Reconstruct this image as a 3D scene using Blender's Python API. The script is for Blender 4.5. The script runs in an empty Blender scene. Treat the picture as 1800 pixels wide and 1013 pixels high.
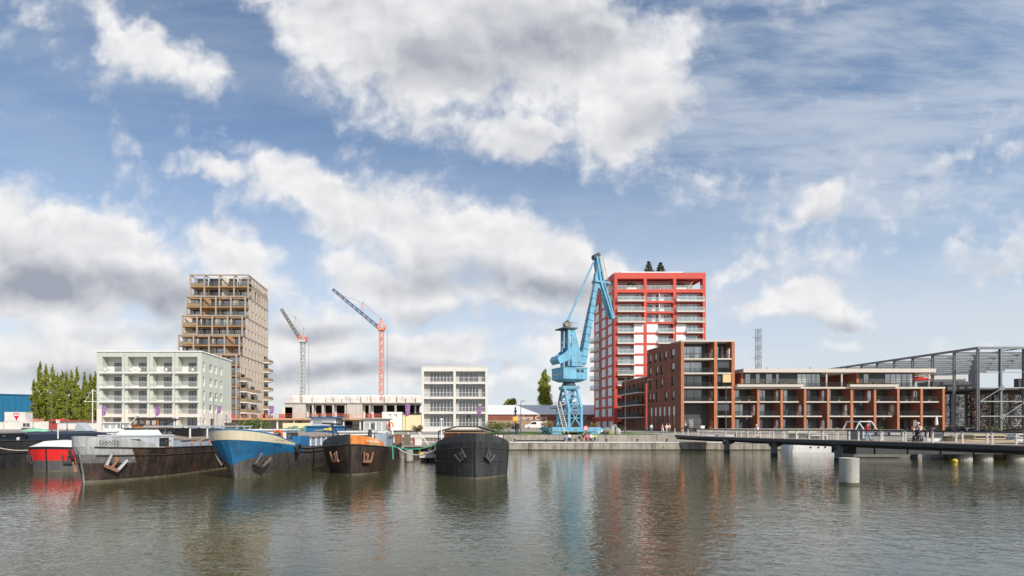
import bpy, math, random
from mathutils import Matrix, Vector
R = math.radians
sc = bpy.context.scene
COL = sc.collection
rnd = random.Random(7)
H = 3.82                     # eye height over the water
CX, CY, F = 765.0, 749.0, 900.0
def X(px, Y): return (px - CX) / F * Y
def Z(py, Y): return H + (CY - py) / F * Y

# ---------------------------------------------------------------- camera
cam = bpy.data.objects.new('camera', bpy.data.cameras.new('camera')); COL.objects.link(cam)
cam.location = (0, 0, H); cam.rotation_euler = (R(90), 0, 0)
cam.data.sensor_width = 36; cam.data.lens = 18
cam.data.shift_x = (900 - CX) / 1800; cam.data.shift_y = (CY - 506.5) / 1800
cam.data.clip_start = .1; cam.data.clip_end = 6000
sc.camera = cam
sc.view_settings.view_transform = 'Standard'; sc.view_settings.look = 'None'
sc.view_settings.exposure = 0.0; sc.view_settings.gamma = 1
sc.view_settings.use_curve_mapping = False

# ---------------------------------------------------------------- sun
SAZ, SEL = R(33), R(39)      # azimuth to the right of straight behind the camera, elevation
sd = Vector((math.sin(SAZ) * math.cos(SEL), -math.cos(SAZ) * math.cos(SEL), math.sin(SEL)))
sun = bpy.data.objects.new('sun', bpy.data.lights.new('sun', 'SUN')); COL.objects.link(sun)
sun.data.energy = 4.4; sun.data.angle = R(.5); sun.data.color = (1, .93, .84)
sun.rotation_euler = sd.to_track_quat('Z', 'Y').to_euler()
sun.location = (40, -60, 80)

# ---------------------------------------------------------------- sky with clouds at infinity
class NT:
    def __init__(s, tree): s.t = tree
    def n(s, kind, ins=(), out=0, **kw):
        nd = s.t.nodes.new(kind)
        for k, v in kw.items(): setattr(nd, k, v)
        for i, v in (ins.items() if isinstance(ins, dict) else enumerate(ins)):
            if v is None: continue
            if isinstance(v, bpy.types.NodeSocket): s.t.links.new(v, nd.inputs[i])
            else: nd.inputs[i].default_value = v
        return nd.outputs[out] if out is not None else nd
    def m(s, op, a, b=None, c=None, clamp=False):
        return s.n('ShaderNodeMath', [a, b, c], operation=op, use_clamp=clamp)
    def vm(s, op, a, b=None, out=0): return s.n('ShaderNodeVectorMath', [a, b], out, operation=op)
    def ss(s, v, a, b, lo=0., hi=1.):
        return s.n('ShaderNodeMapRange', [v, a, b, lo, hi], interpolation_type='SMOOTHSTEP')
    def lerp(s, v, a, b, lo=0., hi=1.): return s.n('ShaderNodeMapRange', [v, a, b, lo, hi])
    def mix(s, f, a, b, blend='MIX'):
        return s.n('ShaderNodeMix', {0: f, 6: a, 7: b}, 2, data_type='RGBA', blend_type=blend)
    def noise(s, v, scale, det=4, rough=.5, dist=0., out=0, dim='3D'):
        return s.n('ShaderNodeTexNoise', {0: v, 2: scale, 3: det, 4: rough, 8: dist}, out, noise_dimensions=dim)

w = bpy.data.worlds.new('World'); sc.world = w; w.use_nodes = True
w.node_tree.nodes.clear(); g = NT(w.node_tree)
w.cycles.sampling_method = 'MANUAL'; w.cycles.sample_map_resolution = 512
SKY = .1
sky = g.n('ShaderNodeTexSky', sky_type='NISHITA', sun_disc=False, sun_elevation=SEL,
          sun_rotation=math.pi - SAZ, air_density=1.0, dust_density=.7, ozone_density=2.2)
dirv = g.n('ShaderNodeTexCoord', out=0)
sx = g.n('ShaderNodeSeparateXYZ', [dirv], None)
ay = g.m('MAXIMUM', g.m('ABSOLUTE', sx.outputs[1]), .12)
u = g.m('DIVIDE', sx.outputs[0], ay); v = g.m('DIVIDE', sx.outputs[2], ay)
P0 = g.n('ShaderNodeCombineXYZ', [u, v, 0.])
# billow: warp the cloud map so that outlines get lobes of several sizes
wn = g.noise(P0, 2.2, 3, .55, out=1, dim='2D')
wn2 = g.noise(P0, 7, 4, .6, out=1, dim='2D')
def warp(P, nz, k):
    c = g.vm('SUBTRACT', nz, (.5, .5, .5))
    return g.vm('ADD', P, g.vm('MULTIPLY', c, (k, k * .8, 0)))
P = warp(warp(P0, wn, .26), wn2, .11)
def puff(PP, det=3.):
    vd = g.n('ShaderNodeTexVoronoi', {0: PP, 2: 8.5, 3: det, 4: .55, 5: 2.1, 6: .5}, 0, feature='SMOOTH_F1', voronoi_dimensions='2D', normalize=True)
    return g.m('SUBTRACT', 1., vd)
pw = g.vm('MULTIPLY', warp(P0, wn2, .10), (1., 1.25, 1))
fb = g.m('ADD', g.m('MULTIPLY', puff(pw), .75), g.m('MULTIPLY', g.noise(P0, 26, 6, .62, .2, dim='2D'), .25))
fb2 = g.noise(P0, 3.4, 7, .58, .3, dim='2D')
def blob(px, py, rx, ry, rot, amp, PP):
    q = g.n('ShaderNodeMapping', [PP, ((px - CX) / F, (CY - py) / F, 0), (0, 0, R(rot)), (rx / F, ry / F, 1)], vector_type='TEXTURE')
    l = g.vm('LENGTH', q, out=1)
    return g.ss(l, 0., 1., amp, 0.)
def field(bl, PP):
    a = None
    for b in bl:
        t = blob(*b, PP)
        a = t if a is None else g.n('ShaderNodeMath', [a, t, .12], operation='SMOOTH_MAX')
    return a
CLOUDS = [ (890, 70, 480, 250, -4, 1.25), (600, 70, 230, 190, -15, .95), (1080, 150, 260, 190, 25, 1.15), (880, 240, 220, 120, 0, .9), (1170, 40, 220, 130, 0, .8), (560, -30, 330, 120, 0, .9),
  (600, 375, 330, 105, -22, 1.0), (860, 425, 330, 150, -8, 1.25), (1020, 455, 170, 130, -15, 1.15), (850, 520, 290, 75, 0, .8), (360, 322, 130, 36, -8, .6),
  (110, 470, 420, 190, -17, 1.35), (-40, 400, 240, 150, -15, 1.1), (440, 470, 140, 110, -35, .85), (260, 530, 260, 100, -5, .9),
  (270, 85, 215, 105, -38, .95), (190, 10, 150, 90, -40, .6), (360, 140, 90, 60, -20, .6), (0, 270, 80, 55, -20, .75),
  (1420, 376, 84, 50, 0, .78), (1415, 548, 190, 56, 0, .84), (1465, 604, 110, 26, 0, .5), (1770, 285, 110, 90, 15, .36), (1730, 465, 250, 56, 5, .42), (1330, 470, 60, 30, 0, .5), (1420, 30, 120, 90, 30, .36), (1240, 555, 90, 40, 0, .42),
  (120, 615, 440, 105, 0, 1.05), (560, 600, 260, 90, 0, .9), (770, 615, 200, 62, -6, 1.05), (680, 500, 210, 80, -20, .85), (460, 665, 560, 72, 0, .95), (820, 670, 230, 50, 0, .85), (1000, 620, 190, 80, 0, .75), (1300, 690, 560, 56, 0, .8), (80, 690, 400, 60, 0, .8), (1020, 690, 240, 40, 0, .7), (1680, 590, 260, 50, 4, .5) ]
GREY = [ (930, 60, 330, 105, 8, .95), (800, 110, 260, 120, 0, .75), (1120, 215, 190, 70, 25, .45), (900, 265, 190, 90, 0, .5), (620, 20, 260, 60, 0, .35),
  (120, 505, 430, 75, -8, 1.0), (310, 545, 230, 60, -4, .8), (-20, 440, 170, 60, -10, .5),
  (900, 500, 330, 62, -2, .9), (640, 425, 230, 36, -22, .35), (840, 555, 240, 36, 0, .5),
  (150, 652, 380, 40, 0, .85), (250, 590, 200, 24, 0, .5), (600, 648, 330, 34, 0, .8), (560, 580, 200, 26, -4, .6), (800, 652, 200, 24, 0, .7), (1430, 578, 190, 30, 0, .75), (1420, 395, 80, 26, 0, .3), (1740, 470, 190, 50, 0, .35), (270, 140, 120, 50, -35, .2) ]
cov = field(CLOUDS, P)
grey = field(GREY, warp(P0, wn, .2))
dens = g.m('ADD', cov, g.m('ADD', g.m('MULTIPLY', g.m('SUBTRACT', fb, .65), 1.25), g.m('MULTIPLY', g.m('SUBTRACT', fb2, .48), 1.15)))
alpha = g.ss(dens, .15, .76)
# light on the cloud: relief lit from above right, grey bases
Pu = g.vm('ADD', pw, (.016, .03, 0))
rel = g.m('SUBTRACT', puff(pw, 2.), puff(Pu, 2.))
thick = g.ss(dens, .6, 1.5)
gr = g.m('MULTIPLY', grey, g.lerp(fb2, .32, .68, .72, 1.15))
gr = g.m('ADD', gr, g.m('MULTIPLY', thick, .16))
gr = g.m('SUBTRACT', gr, g.m('MULTIPLY', rel, .85))
gr = g.m('ADD', gr, .04, clamp=True)
K = 1 / SKY
ccol = g.mix(gr, (.92 * K, .915 * K, .92 * K, 1), (.36 * K, .39 * K, .46 * K, 1))
# thin veil of high cloud, denser to the right and towards the horizon
rotp = g.n('ShaderNodeMapping', [P0, (0, 0, 0), (0, 0, R(-14)), (1.2, 5.5, 1)])
ci = g.noise(rotp, 1.5, 8, .62, .12, dim='2D')
side = g.ss(u, -.2, .8, .3, 1.)
veil = g.m('MULTIPLY', g.ss(ci, .33, .68), g.m('MULTIPLY', side, .6))
hor = g.ss(v, .62, .0, 0., .80)
veil = g.m('MAXIMUM', veil, g.m('ADD', g.m('MULTIPLY', veil, .4), hor), clamp=True)
skyc = g.mix(1.0, sky, (1.66, 1.60, 1.53, 1), 'MULTIPLY')
base = g.mix(veil, skyc, (.68 * K, .73 * K, .80 * K, 1))
up = g.ss(sx.outputs[2], -.05, .0)
alpha = g.m('MULTIPLY', alpha, up)
fin = g.mix(alpha, base, ccol)
bg = g.n('ShaderNodeBackground', [fin, SKY])
g.n('ShaderNodeOutputWorld', [bg], None)

# ---------------------------------------------------------------- materials
MATS = {}
def lin(c): return tuple(((x / 255) / 12.92 if x <= 10 else (((x / 255) + .055) / 1.055) ** 2.4) for x in c)
def mat(name, col, rough=.75, metal=0., var=.16, scale=1.2, streak=0., bump=0., dirt=None, dirt_amt=.4, spec=.5, emit=0, coat=0):
    """procedural surface: base colour broken up by noise, optional vertical streaks and dirt patches"""
    if name in MATS: return MATS[name]
    m = bpy.data.materials.new(name); m.use_nodes = True; MATS[name] = m
    t = NT(m.node_tree); t.t.nodes.clear()
    oc = t.n('ShaderNodeTexCoord', out=3)
    ri = t.n('ShaderNodeObjectInfo', out=5)
    off = t.n('ShaderNodeCombineXYZ', [t.m('MULTIPLY', ri, 37.), t.m('MULTIPLY', ri, 91.), t.m('MULTIPLY', ri, 13.)])
    co = t.vm('ADD', oc, off)
    n1 = t.noise(co, scale, 6, .62)
    f = t.lerp(n1, .25, .75, 1 - var, 1 + var)
    if streak:
        sp = t.n('ShaderNodeMapping', [co, (0, 0, 0), (0, 0, 0), (2.2, 2.2, .12)])
        n2 = t.noise(sp, 1.6, 5, .6)
        f = t.m('MULTIPLY', f, t.lerp(n2, .3, .7, 1 - streak, 1 + streak * .5))
    c = t.mix(1., (*col, 1), f, 'MULTIPLY')
    if dirt:
        dp = t.n('ShaderNodeMapping', [co, (3, 1, 2), (0, 0, 0), (1., 1., .45)])
        n3 = t.noise(dp, .9, 8, .68)
        c = t.mix(t.m('MULTIPLY', t.ss(n3, .5, .68), dirt_amt), c, (*dirt, 1))
    ins = {'Base Color': c, 'Metallic': metal, 'Roughness': t.lerp(n1, .3, .7, rough * .88, min(1, rough * 1.1)), 'Specular IOR Level': spec, 'Coat Weight': coat}
    if bump:
        b = t.n('ShaderNodeBump', {'Strength': bump, 'Distance': .05, 'Height': t.noise(co, scale * 6, 5, .6)})
        ins['Normal'] = b
    p = t.n('ShaderNodeBsdfPrincipled', ins)
    t.n('ShaderNodeOutputMaterial', [p], None)
    return m
def glass_mat(name, dark=(.02, .024, .028), pale=(.32, .31, .28), share=.35, rough=.04, ior=3.3):
    """window glass seen from outside: reflective, dark room or pale curtain behind, differing per window"""
    if name in MATS: return MATS[name]
    m = bpy.data.materials.new(name); m.use_nodes = True; MATS[name] = m
    t = NT(m.node_tree); t.t.nodes.clear()
    oc = t.n('ShaderNodeTexCoord', out=3); ri = t.n('ShaderNodeObjectInfo', out=5)
    cell = t.m('FLOOR', t.m('MULTIPLY', t.n('ShaderNodeSeparateXYZ', [oc], 0), .9))
    wn_ = t.n('ShaderNodeTexWhiteNoise', {0: t.n('ShaderNodeCombineXYZ', [cell, t.m('MULTIPLY', ri, 50.), 0.])}, noise_dimensions='3D')
    c = t.mix(t.ss(wn_, 1 - share, 1 - share + .25), (*dark, 1), (*pale, 1))
    p = t.n('ShaderNodeBsdfPrincipled', {'Base Color': c, 'Roughness': rough, 'Specular IOR Level': .5, 'IOR': ior})
    t.n('ShaderNodeOutputMaterial', [p], None)
    return m
def clear_glass(name, col=(.75, .85, .84), a=.3):
    """thin balustrade glass: partly see-through, partly mirror"""
    if name in MATS: return MATS[name]
    m = bpy.data.materials.new(name); m.use_nodes = True; MATS[name] = m
    t = NT(m.node_tree); t.t.nodes.clear()
    tr = t.n('ShaderNodeBsdfTransparent', [(.92, .96, .95, 1)])
    p = t.n('ShaderNodeBsdfPrincipled', {'Base Color': (*col, 1), 'Roughness': .08})
    mx = t.n('ShaderNodeMixShader', [a, tr, p]); t.n('ShaderNodeOutputMaterial', [mx], None)
    return m

# ---------------------------------------------------------------- mesh builder and object helpers
class MB:
    def __init__(s): s.v = []; s.f = []; s.m = []; s.M = None; s.mi = 0
    def add(s, vs, fs):
        b = len(s.v)
        s.v += [tuple(s.M @ Vector(p)) for p in vs] if s.M else [tuple(p) for p in vs]
        s.f += [tuple(b + i for i in f) for f in fs]; s.m += [s.mi] * len(fs); return s
    def box(s, x0, y0, z0, x1, y1, z1):
        return s.add([(x0, y0, z0), (x1, y0, z0), (x1, y1, z0), (x0, y1, z0), (x0, y0, z1), (x1, y0, z1), (x1, y1, z1), (x0, y1, z1)],
                     [(0, 3, 2, 1), (4, 5, 6, 7), (0, 1, 5, 4), (1, 2, 6, 5), (2, 3, 7, 6), (3, 0, 4, 7)])
    def frame(s, p, q):
        p, q = Vector(p), Vector(q); d = (q - p).normalized()
        a = Vector((0, 0, 1)) if abs(d.z) < .95 else Vector((0, 1, 0))
        e1 = d.cross(a).normalized(); e2 = e1.cross(d).normalized(); return p, q, e1, e2
    def beam(s, p, q, wd, ht=None, w2=None, h2=None):
        ht = wd if ht is None else ht; w2 = wd if w2 is None else w2; h2 = ht if h2 is None else h2
        p, q, e1, e2 = s.frame(p, q); vs = []
        for c, a, b in ((p, wd / 2, ht / 2), (q, w2 / 2, h2 / 2)):
            vs += [c - e1 * a - e2 * b, c + e1 * a - e2 * b, c + e1 * a + e2 * b, c - e1 * a + e2 * b]
        return s.add(vs, [(3, 2, 1, 0), (4, 5, 6, 7), (0, 1, 5, 4), (1, 2, 6, 5), (2, 3, 7, 6), (3, 0, 4, 7)])
    def tube(s, p, q, r, n=6, r2=None):
        r2 = r if r2 is None else r2
        p, q, e1, e2 = s.frame(p, q); vs = []
        for c, a in ((p, r), (q, r2)):
            vs += [c + e1 * (a * math.cos(2 * math.pi * k / n)) + e2 * (a * math.sin(2 * math.pi * k / n)) for k in range(n)]
        fs = [(k, (k + 1) % n, n + (k + 1) % n, n + k) for k in range(n)] + [tuple(reversed(range(n))), tuple(range(n, 2 * n))]
        return s.add(vs, fs)
    def path(s, pts, r, n=5):
        for a, b in zip(pts, pts[1:]): s.tube(a, b, r, n)
        return s
    def poly(s, pts): return s.add(pts, [tuple(range(len(pts)))])
    def prism(s, pts, d):
        n = len(pts); d = Vector(d); q = [tuple(Vector(p) + d) for p in pts]
        return s.add(list(pts) + q, [tuple(reversed(range(n))), tuple(range(n, 2 * n))] + [(k, (k + 1) % n, n + (k + 1) % n, n + k) for k in range(n)])
    def loft(s, rings, closed=True, caps=True):
        n = len(rings[0]); vs = [p for r in rings for p in r]; fs = []
        for i in range(len(rings) - 1):
            for k in range(n if closed else n - 1):
                a, b = i * n + k, i * n + (k + 1) % n
                fs.append((a, b, b + n, a + n))
        if caps: fs += [tuple(reversed(range(n))), tuple(range((len(rings) - 1) * n, len(rings) * n))]
        return s.add(vs, fs)
    def lathe(s, c, prof, n=12, ax='z'):
        rings = []; tor = len(prof) > 3 and abs(prof[0][0] - prof[-1][0]) < 1e-6 and prof[0][0] > .03 and prof[0][1] != prof[-1][1]
        if tor: prof = list(prof) + [prof[0]]
        for r, h in prof:
            rg = []
            for k in range(n):
                a = 2 * math.pi * k / n; x, y = r * math.cos(a), r * math.sin(a)
                rg.append({'z': (c[0] + x, c[1] + y, c[2] + h), 'y': (c[0] + x, c[1] + h, c[2] + y), 'x': (c[0] + h, c[1] + x, c[2] + y)}[ax])
            rings.append(rg)
        return s.loft(rings, True, not tor)
    def ball(s, c, rx, ry=None, rz=None, nu=10, nv=6):
        ry = rx if ry is None else ry; rz = rx if rz is None else rz
        return s.loft([[(c[0] + rx * math.sin(t) * math.cos(2 * math.pi * k / nu), c[1] + ry * math.sin(t) * math.sin(2 * math.pi * k / nu), c[2] - rz * math.cos(t)) for k in range(nu)]
                       for t in [math.pi * (i + .15) / (nv + .3) for i in range(nv + 1)]])
    def wall(s, W, Ht, holes=(), t=.25, u0=0., v0=0.):
        """facade in the xz plane facing -y, with real openings whose reveals are t deep"""
        hs = [(max(a, u0), max(b, v0), min(c, u0 + W), min(d, v0 + Ht)) for a, b, c, d in holes]
        hs = [h for h in hs if h[2] - h[0] > .01 and h[3] - h[1] > .01]
        us = sorted({round(x, 4) for x in [u0, u0 + W] + [h[i] for h in hs for i in (0, 2)]})
        vs = sorted({round(x, 4) for x in [v0, v0 + Ht] + [h[i] for h in hs for i in (1, 3)]})
        for a, b in zip(us, us[1:]):
            run = None
            for c, d in list(zip(vs, vs[1:])) + [(None, None)]:
                solid = c is not None and not any(h[0] - 1e-3 < (a + b) / 2 < h[2] + 1e-3 and h[1] - 1e-3 < (c + d) / 2 < h[3] + 1e-3 for h in hs)
                if solid: run = (run[0], d) if run else (c, d)
                elif run:
                    s.add([(a, 0, run[0]), (b, 0, run[0]), (b, 0, run[1]), (a, 0, run[1])], [(0, 1, 2, 3)]); run = None
        e = 1e-3
        for a, b, c, d in hs:
            if a > u0 + e: s.add([(a, 0, b), (a, 0, d), (a, t, d), (a, t, b)], [(0, 1, 2, 3)])
            if c < u0 + W - e: s.add([(c, 0, b), (c, t, b), (c, t, d), (c, 0, d)], [(0, 1, 2, 3)])
            if b > v0 + e: s.add([(a, 0, b), (a, t, b), (c, t, b), (c, 0, b)], [(0, 1, 2, 3)])
            if d < v0 + Ht - e: s.add([(a, 0, d), (c, 0, d), (c, t, d), (a, t, d)], [(0, 1, 2, 3)])
        return s
    def mesh(s, name, mats, smooth=False):
        me = bpy.data.meshes.new(name); me.from_pydata(s.v, [], s.f); me.update()
        for m in (mats if isinstance(mats, (list, tuple)) else [mats]): me.materials.append(m)
        if any(s.m): me.polygons.foreach_set('material_index', s.m)
        if smooth: me.polygons.foreach_set('use_smooth', [True] * len(s.f))
        return me
    def build(s, name, mats, parent=None, loc=None, rz=0, smooth=False):
        return put(name, s.mesh(name, mats, smooth), parent, loc, rz)
def put(name, me, parent=None, loc=None, rz=0):
    o = bpy.data.objects.new(name, me); COL.objects.link(o)
    if parent: o.parent = parent
    if loc: o.location = loc
    if rz: o.rotation_euler = (0, 0, rz)
    return o
def tag(o, label=None, cat=None, group=None, kind=None):
    if label: o['label'] = label
    if cat: o['category'] = cat
    if group: o['group'] = group
    if kind: o['kind'] = kind
    return o
def thing(name, label, cat, loc=(0, 0, 0), rz=0, group=None):
    o = bpy.data.objects.new(name, None); COL.objects.link(o); o.empty_display_size = .5
    o.location = loc; o.rotation_euler = (0, 0, rz)
    return tag(o, label, cat, group)
def copy_tree(o, parent=None, loc=None, rz=None, label=None):
    c = o.copy(); COL.objects.link(c)
    if parent: c.parent = parent
    if loc is not None: c.location = loc
    if rz is not None: c.rotation_euler = (0, 0, rz)
    if label: c['label'] = label
    for ch in list(o.children): copy_tree(ch, c)
    return c
def FR(o, ang=0.): return Matrix.Translation(o) @ Matrix.Rotation(ang, 4, 'Z')
CACHE = {}
def window(parent, Fm, ang, u_, v_, wd, ht, nx=1, ny=1, fm=None, gm=None, dep=.12, name='window', fw=.06, low=None):
    """one window: frame, mullions and glass as one mesh; Fm is the facade frame, (u_, v_) its lower left corner"""
    fm = fm or MATS['dark_frame']; gm = gm or MATS['glass']
    key = ('w', round(wd, 2), round(ht, 2), nx, ny, fm.name, gm.name, fw, low.name if low else '')
    if key not in CACHE:
        b = MB(); d0, d1 = 0, .07
        b.box(0, d0, 0, fw, d1, ht); b.box(wd - fw, d0, 0, wd, d1, ht); b.box(fw, d0, 0, wd - fw, d1, fw); b.box(fw, d0, ht - fw, wd - fw, d1, ht)
        for k in range(1, nx): x = wd * k / nx; b.box(x - fw / 2, d0 + .002, fw, x + fw / 2, d1, ht - fw)
        for k in range(1, ny): z = ht * k / ny; b.box(fw, d0 + .004, z - fw / 2, wd - fw, d1, z + fw / 2)
        b.mi = 1; zz = 0
        if low: zz = ht * .36
        b.add([(0, .05, zz), (wd, .05, zz), (wd, .05, ht), (0, .05, ht)], [(0, 1, 2, 3)])
        ms = [fm, gm]
        if low: b.mi = 2; ms.append(low); b.box(fw, .01, fw, wd - fw, .049, zz)
        CACHE[key] = b.mesh(name, ms)
    p = Fm @ Vector((u_, dep, v_))
    return put(name, CACHE[key], parent, p, ang)
def railing(parent, Fm, ang, u_, v_, wd, ht=1.05, m=None, step=.14, y=0., solid=None, name='railing'):
    m = m or MATS['white_metal']; key = ('r', round(wd, 2), ht, m.name, step, solid.name if solid else '')
    if key not in CACHE:
        b = MB(); b.box(0, -.025, ht - .05, wd, .025, ht); b.box(0, -.02, .08, wd, .02, .12)
        n = max(1, int(wd / step))
        if solid:
            n = max(1, int(wd / 1.2)); b.mi = 1; b.box(.02, -.008, .13, wd - .02, .008, ht - .06); b.mi = 0
        for k in range(n + 1):
            x = .015 + (wd - .03) * k / n; b.box(x - .015, -.012, .0, x + .015, .012, ht - .05)
        CACHE[key] = b.mesh(name, [m, solid] if solid else m)
    return put(name, CACHE[key], parent, Fm @ Vector((u_, y, v_)), ang)
FONT_M = {}
def text(parent, s, size, loc, rot, m, name='lettering', shear=0., depth=.01, sx_=1.):
    cu = bpy.data.curves.new(name, 'FONT'); cu.body = s; cu.size = size; cu.extrude = depth; cu.shear = shear
    o = bpy.data.objects.new('tmp', cu); COL.objects.link(o)
    bpy.context.view_layer.update()
    me = bpy.data.meshes.new_from_object(o.evaluated_get(bpy.context.evaluated_depsgraph_get()))
    bpy.data.objects.remove(o); me.materials.clear(); me.materials.append(m)
    o = put(name, me, parent, loc); o.rotation_euler = rot; o.scale = (sx_, 1, 1)
    return o
def lattice(b, p, q, wd, r, n, taper=1., thin=None):
    """square lattice mast from p to q: four chords and zig-zag bracing"""
    p, q, e1, e2 = b.frame(p, q); thin = thin or r * .6
    def c(k, i):
        f = i / n; a = wd / 2 * (1 + (taper - 1) * f); s1, s2 = [(-1, -1), (1, -1), (1, 1), (-1, 1)][k % 4]
        return p.lerp(q, f) + e1 * (a * s1) + e2 * (a * s2)
    for k in range(4):
        b.beam(c(k, 0), c(k, n), r * 2)
        for i in range(n):
            b.beam(c(k, i), c(k + 1, i + 1) if i % 2 else c(k + 1, i + 1), thin * 2)
            if i % 2 == 0: b.beam(c(k, i), c(k + 1, i), thin * 2)
            else: b.beam(c(k + 1, i), c(k, i + 1), thin * 1.4)
    return b
# shared materials
mat('dark_frame', (.025, .025, .028), .45); mat('white_metal', (.78, .78, .76), .45, var=.05)
mat('white_frame', (.75, .75, .73), .5, var=.06)
glass_mat('glass'); glass_mat('glass_dark', share=.12, ior=2.2); glass_mat('glass_pale', dark=(.05, .065, .075), pale=(.4, .4, .37), share=.5)
clear_glass('rail_glass', a=.16); clear_glass('tower_glass', (.16, .15, .13), .14); glass_mat('glass_blind', dark=(.06, .06, .06), pale=(.55, .53, .49), share=.8, ior=1.6)
# ================================================================ water, ground, quay
def water_mat():
    m = bpy.data.materials.new('harbour_water'); m.use_nodes = True; t = NT(m.node_tree); t.t.nodes.clear()
    co = t.n('ShaderNodeTexCoord', out=3)
    a = t.n('ShaderNodeMapping', [co, (0, 0, 0), (0, 0, R(24)), (.8, 1.25, 1)])
    b = t.n('ShaderNodeMapping', [co, (5, 9, 0), (0, 0, R(-17)), (.9, 1.3, 1)])
    n1 = t.noise(a, .8, 2, .5, .6); n2 = t.noise(b, 1.9, 2, .5, .9); n3 = t.noise(a, 6., 2, .5, .4)
    n2 = t.m('SUBTRACT', 1., t.m('ABSOLUTE', t.m('SUBTRACT', t.m('MULTIPLY', n2, 2.), 1.)))
    gust = t.ss(t.noise(co, .045, 3, .5), .35, .65, .6, 1.4)
    h = t.m('ADD', t.m('MULTIPLY', n1, .55), t.m('ADD', t.m('MULTIPLY', n2, .34), t.m('MULTIPLY', n3, .075)))
    h = t.m('MULTIPLY', h, gust)
    bp = t.n('ShaderNodeBump', {'Strength': 1.0, 'Distance': .040, 'Height': h})
    col = t.mix(t.noise(co, .08, 4, .5), (.050, .050, .018, 1), (.068, .066, .030, 1))
    p = t.n('ShaderNodeBsdfPrincipled', {'Base Color': col, 'Roughness': .02, 'IOR': 1.62, 'Specular IOR Level': .5, 'Normal': bp})
    t.n('ShaderNodeOutputMaterial', [p], None)
    return m
b = MB(); b.add([(-260, -40, 0), (260, -40, 0), (260, 84, 0), (-260, 84, 0)], [(0, 1, 2, 3)])
tag(b.build('water', water_mat()), kind='structure')
def grass_mat():
    m = bpy.data.materials.new('lawn'); m.use_nodes = True; t = NT(m.node_tree); t.t.nodes.clear()
    co = t.n('ShaderNodeTexCoord', out=3)
    c = t.mix(t.ss(t.noise(co, .35, 6, .6), .3, .7), (.075, .135, .014, 1), (.14, .21, .03, 1))
    c = t.mix(t.ss(t.noise(co, 4, 4, .6), .55, .75, 0, .5), c, (.15, .14, .05, 1))
    p = t.n('ShaderNodeBsdfPrincipled', {'Base Color': c, 'Roughness': .9, 'Normal': t.n('ShaderNodeBump', {'Strength': .6, 'Distance': .1, 'Height': t.noise(co, 9, 3, .6)})})
    t.n('ShaderNodeOutputMaterial', [p], None); return m
LAWN = grass_mat()
PAVE = mat('paving', (.30, .28, .25), .9, var=.18, scale=.6, dirt=(.16, .14, .11))
CONC = mat('concrete', (.36, .33, .28), .88, var=.22, scale=.5, streak=.5, bump=.2, dirt=(.15, .125, .09), dirt_amt=.8)
CONCL = mat('concrete_coping', (.62, .59, .54), .85, var=.12, scale=.8, streak=.1)
def gz(y): return 2.3 + min(max((y - 88) / 60, 0), 1) * .7
b = MB()
ys = [87.2, 95, 105, 120, 148, 400, 1400, 5000]
for y0, y1 in zip(ys, ys[1:]):
    s = max(260, y1 * 3)
    b.add([(-s, y0, gz(y0)), (s, y0, gz(y0)), (s, y1, gz(y1)), (-s, y1, gz(y1))], [(0, 1, 2, 3)])
tag(b.build('ground', PAVE), kind='structure')
# lawn along the quay to the right of the pale building
b = MB()
for y0, y1, xr in ((87.3, 95, 39), (95, 105, 38), (105, 112, 36)):
    b.add([(9, y0, gz(y0) + .03), (xr, y0, gz(y0) + .03), (xr + 1, y1, gz(y1) + .03), (9, y1, gz(y1) + .03)], [(0, 1, 2, 3)])
b.add([(39, 104, gz(104) + .035), (52.5, 104, gz(104) + .035), (52.5, 108, gz(108) + .035), (39, 108, gz(108) + .035)], [(0, 1, 2, 3)])
tag(b.build('lawn', LAWN), kind='structure')
# quay: lower wall with pale coping, towpath, upper wall
YQ = 80.7
q = thing('quay_wall', 'long weathered concrete quay wall with pale coping along the far waterline', 'wall', (0, YQ, 0))
b = MB(); b.box(-12, 0, -1.5, 140, 1.2, 1.12); b.build('wall', CONC, q)
b = MB(); b.box(-12, -.08, 1.12, 140, 1.3, 1.30); b.build('coping', CONCL, q)
b = MB()
for k in range(26): b.box(-6 + k * 5.6, -.03, -.5, -5.94 + k * 5.6, .05, 1.1)
b.build('joint', mat('joint', (.10, .09, .07), .9), q)
b = MB(); b.box(-12, -.06, -.4, 140, .02, .14); b.build('weed_line', mat('weed_line', (.05, .045, .02), .7, var=.4, scale=2), q)
b = MB(); b.add([(-260, 82, 1.26), (260, 82, 1.26), (260, 87.3, 1.26), (-260, 87.3, 1.26)], [(0, 1, 2, 3)])
tag(b.build('towpath', PAVE), kind='structure')
q = thing('retaining_wall', 'pale concrete retaining wall holding up the lawn behind the quay path', 'wall', (0, 86, 1.26))
b = MB(); b.box(11.5, 0, 0, 45.5, 1.2, 1.05); b.box(47.5, 0, 0, 49, 1.2, 1.05); b.box(51.2, .5, 0, 140, 1.6, 1.15)
b.build('wall', CONC, q)
b = MB(); b.box(13.6, -.05, .0, 27, .02, .2); b.build('recess_shade', mat('painted_shade', (.03, .028, .025), .9), q)  # dark strip on the wall face, painted to stand for a recess's shade
for j, px in enumerate((905, 960, 1012, 1066, 1120, 1172)):
    bq = thing('quay_bollard', 'small dark iron bollard on the pale quay coping, ' + ['first', 'second', 'third', 'fourth', 'fifth', 'sixth'][j] + ' from the black barge', 'bollard', (X(px, 81.3), 81.3, 1.3), 0, 'bollards on the quay coping')
    b = MB(); b.lathe((0, 0, 0), [(.2, 0), (.2, .04), (.12, .06), (.11, .3), (.19, .34), (.19, .42), (.03, .46)], 10); b.build('post', mat('cast_iron', (.05, .048, .046), .6), bq)
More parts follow.
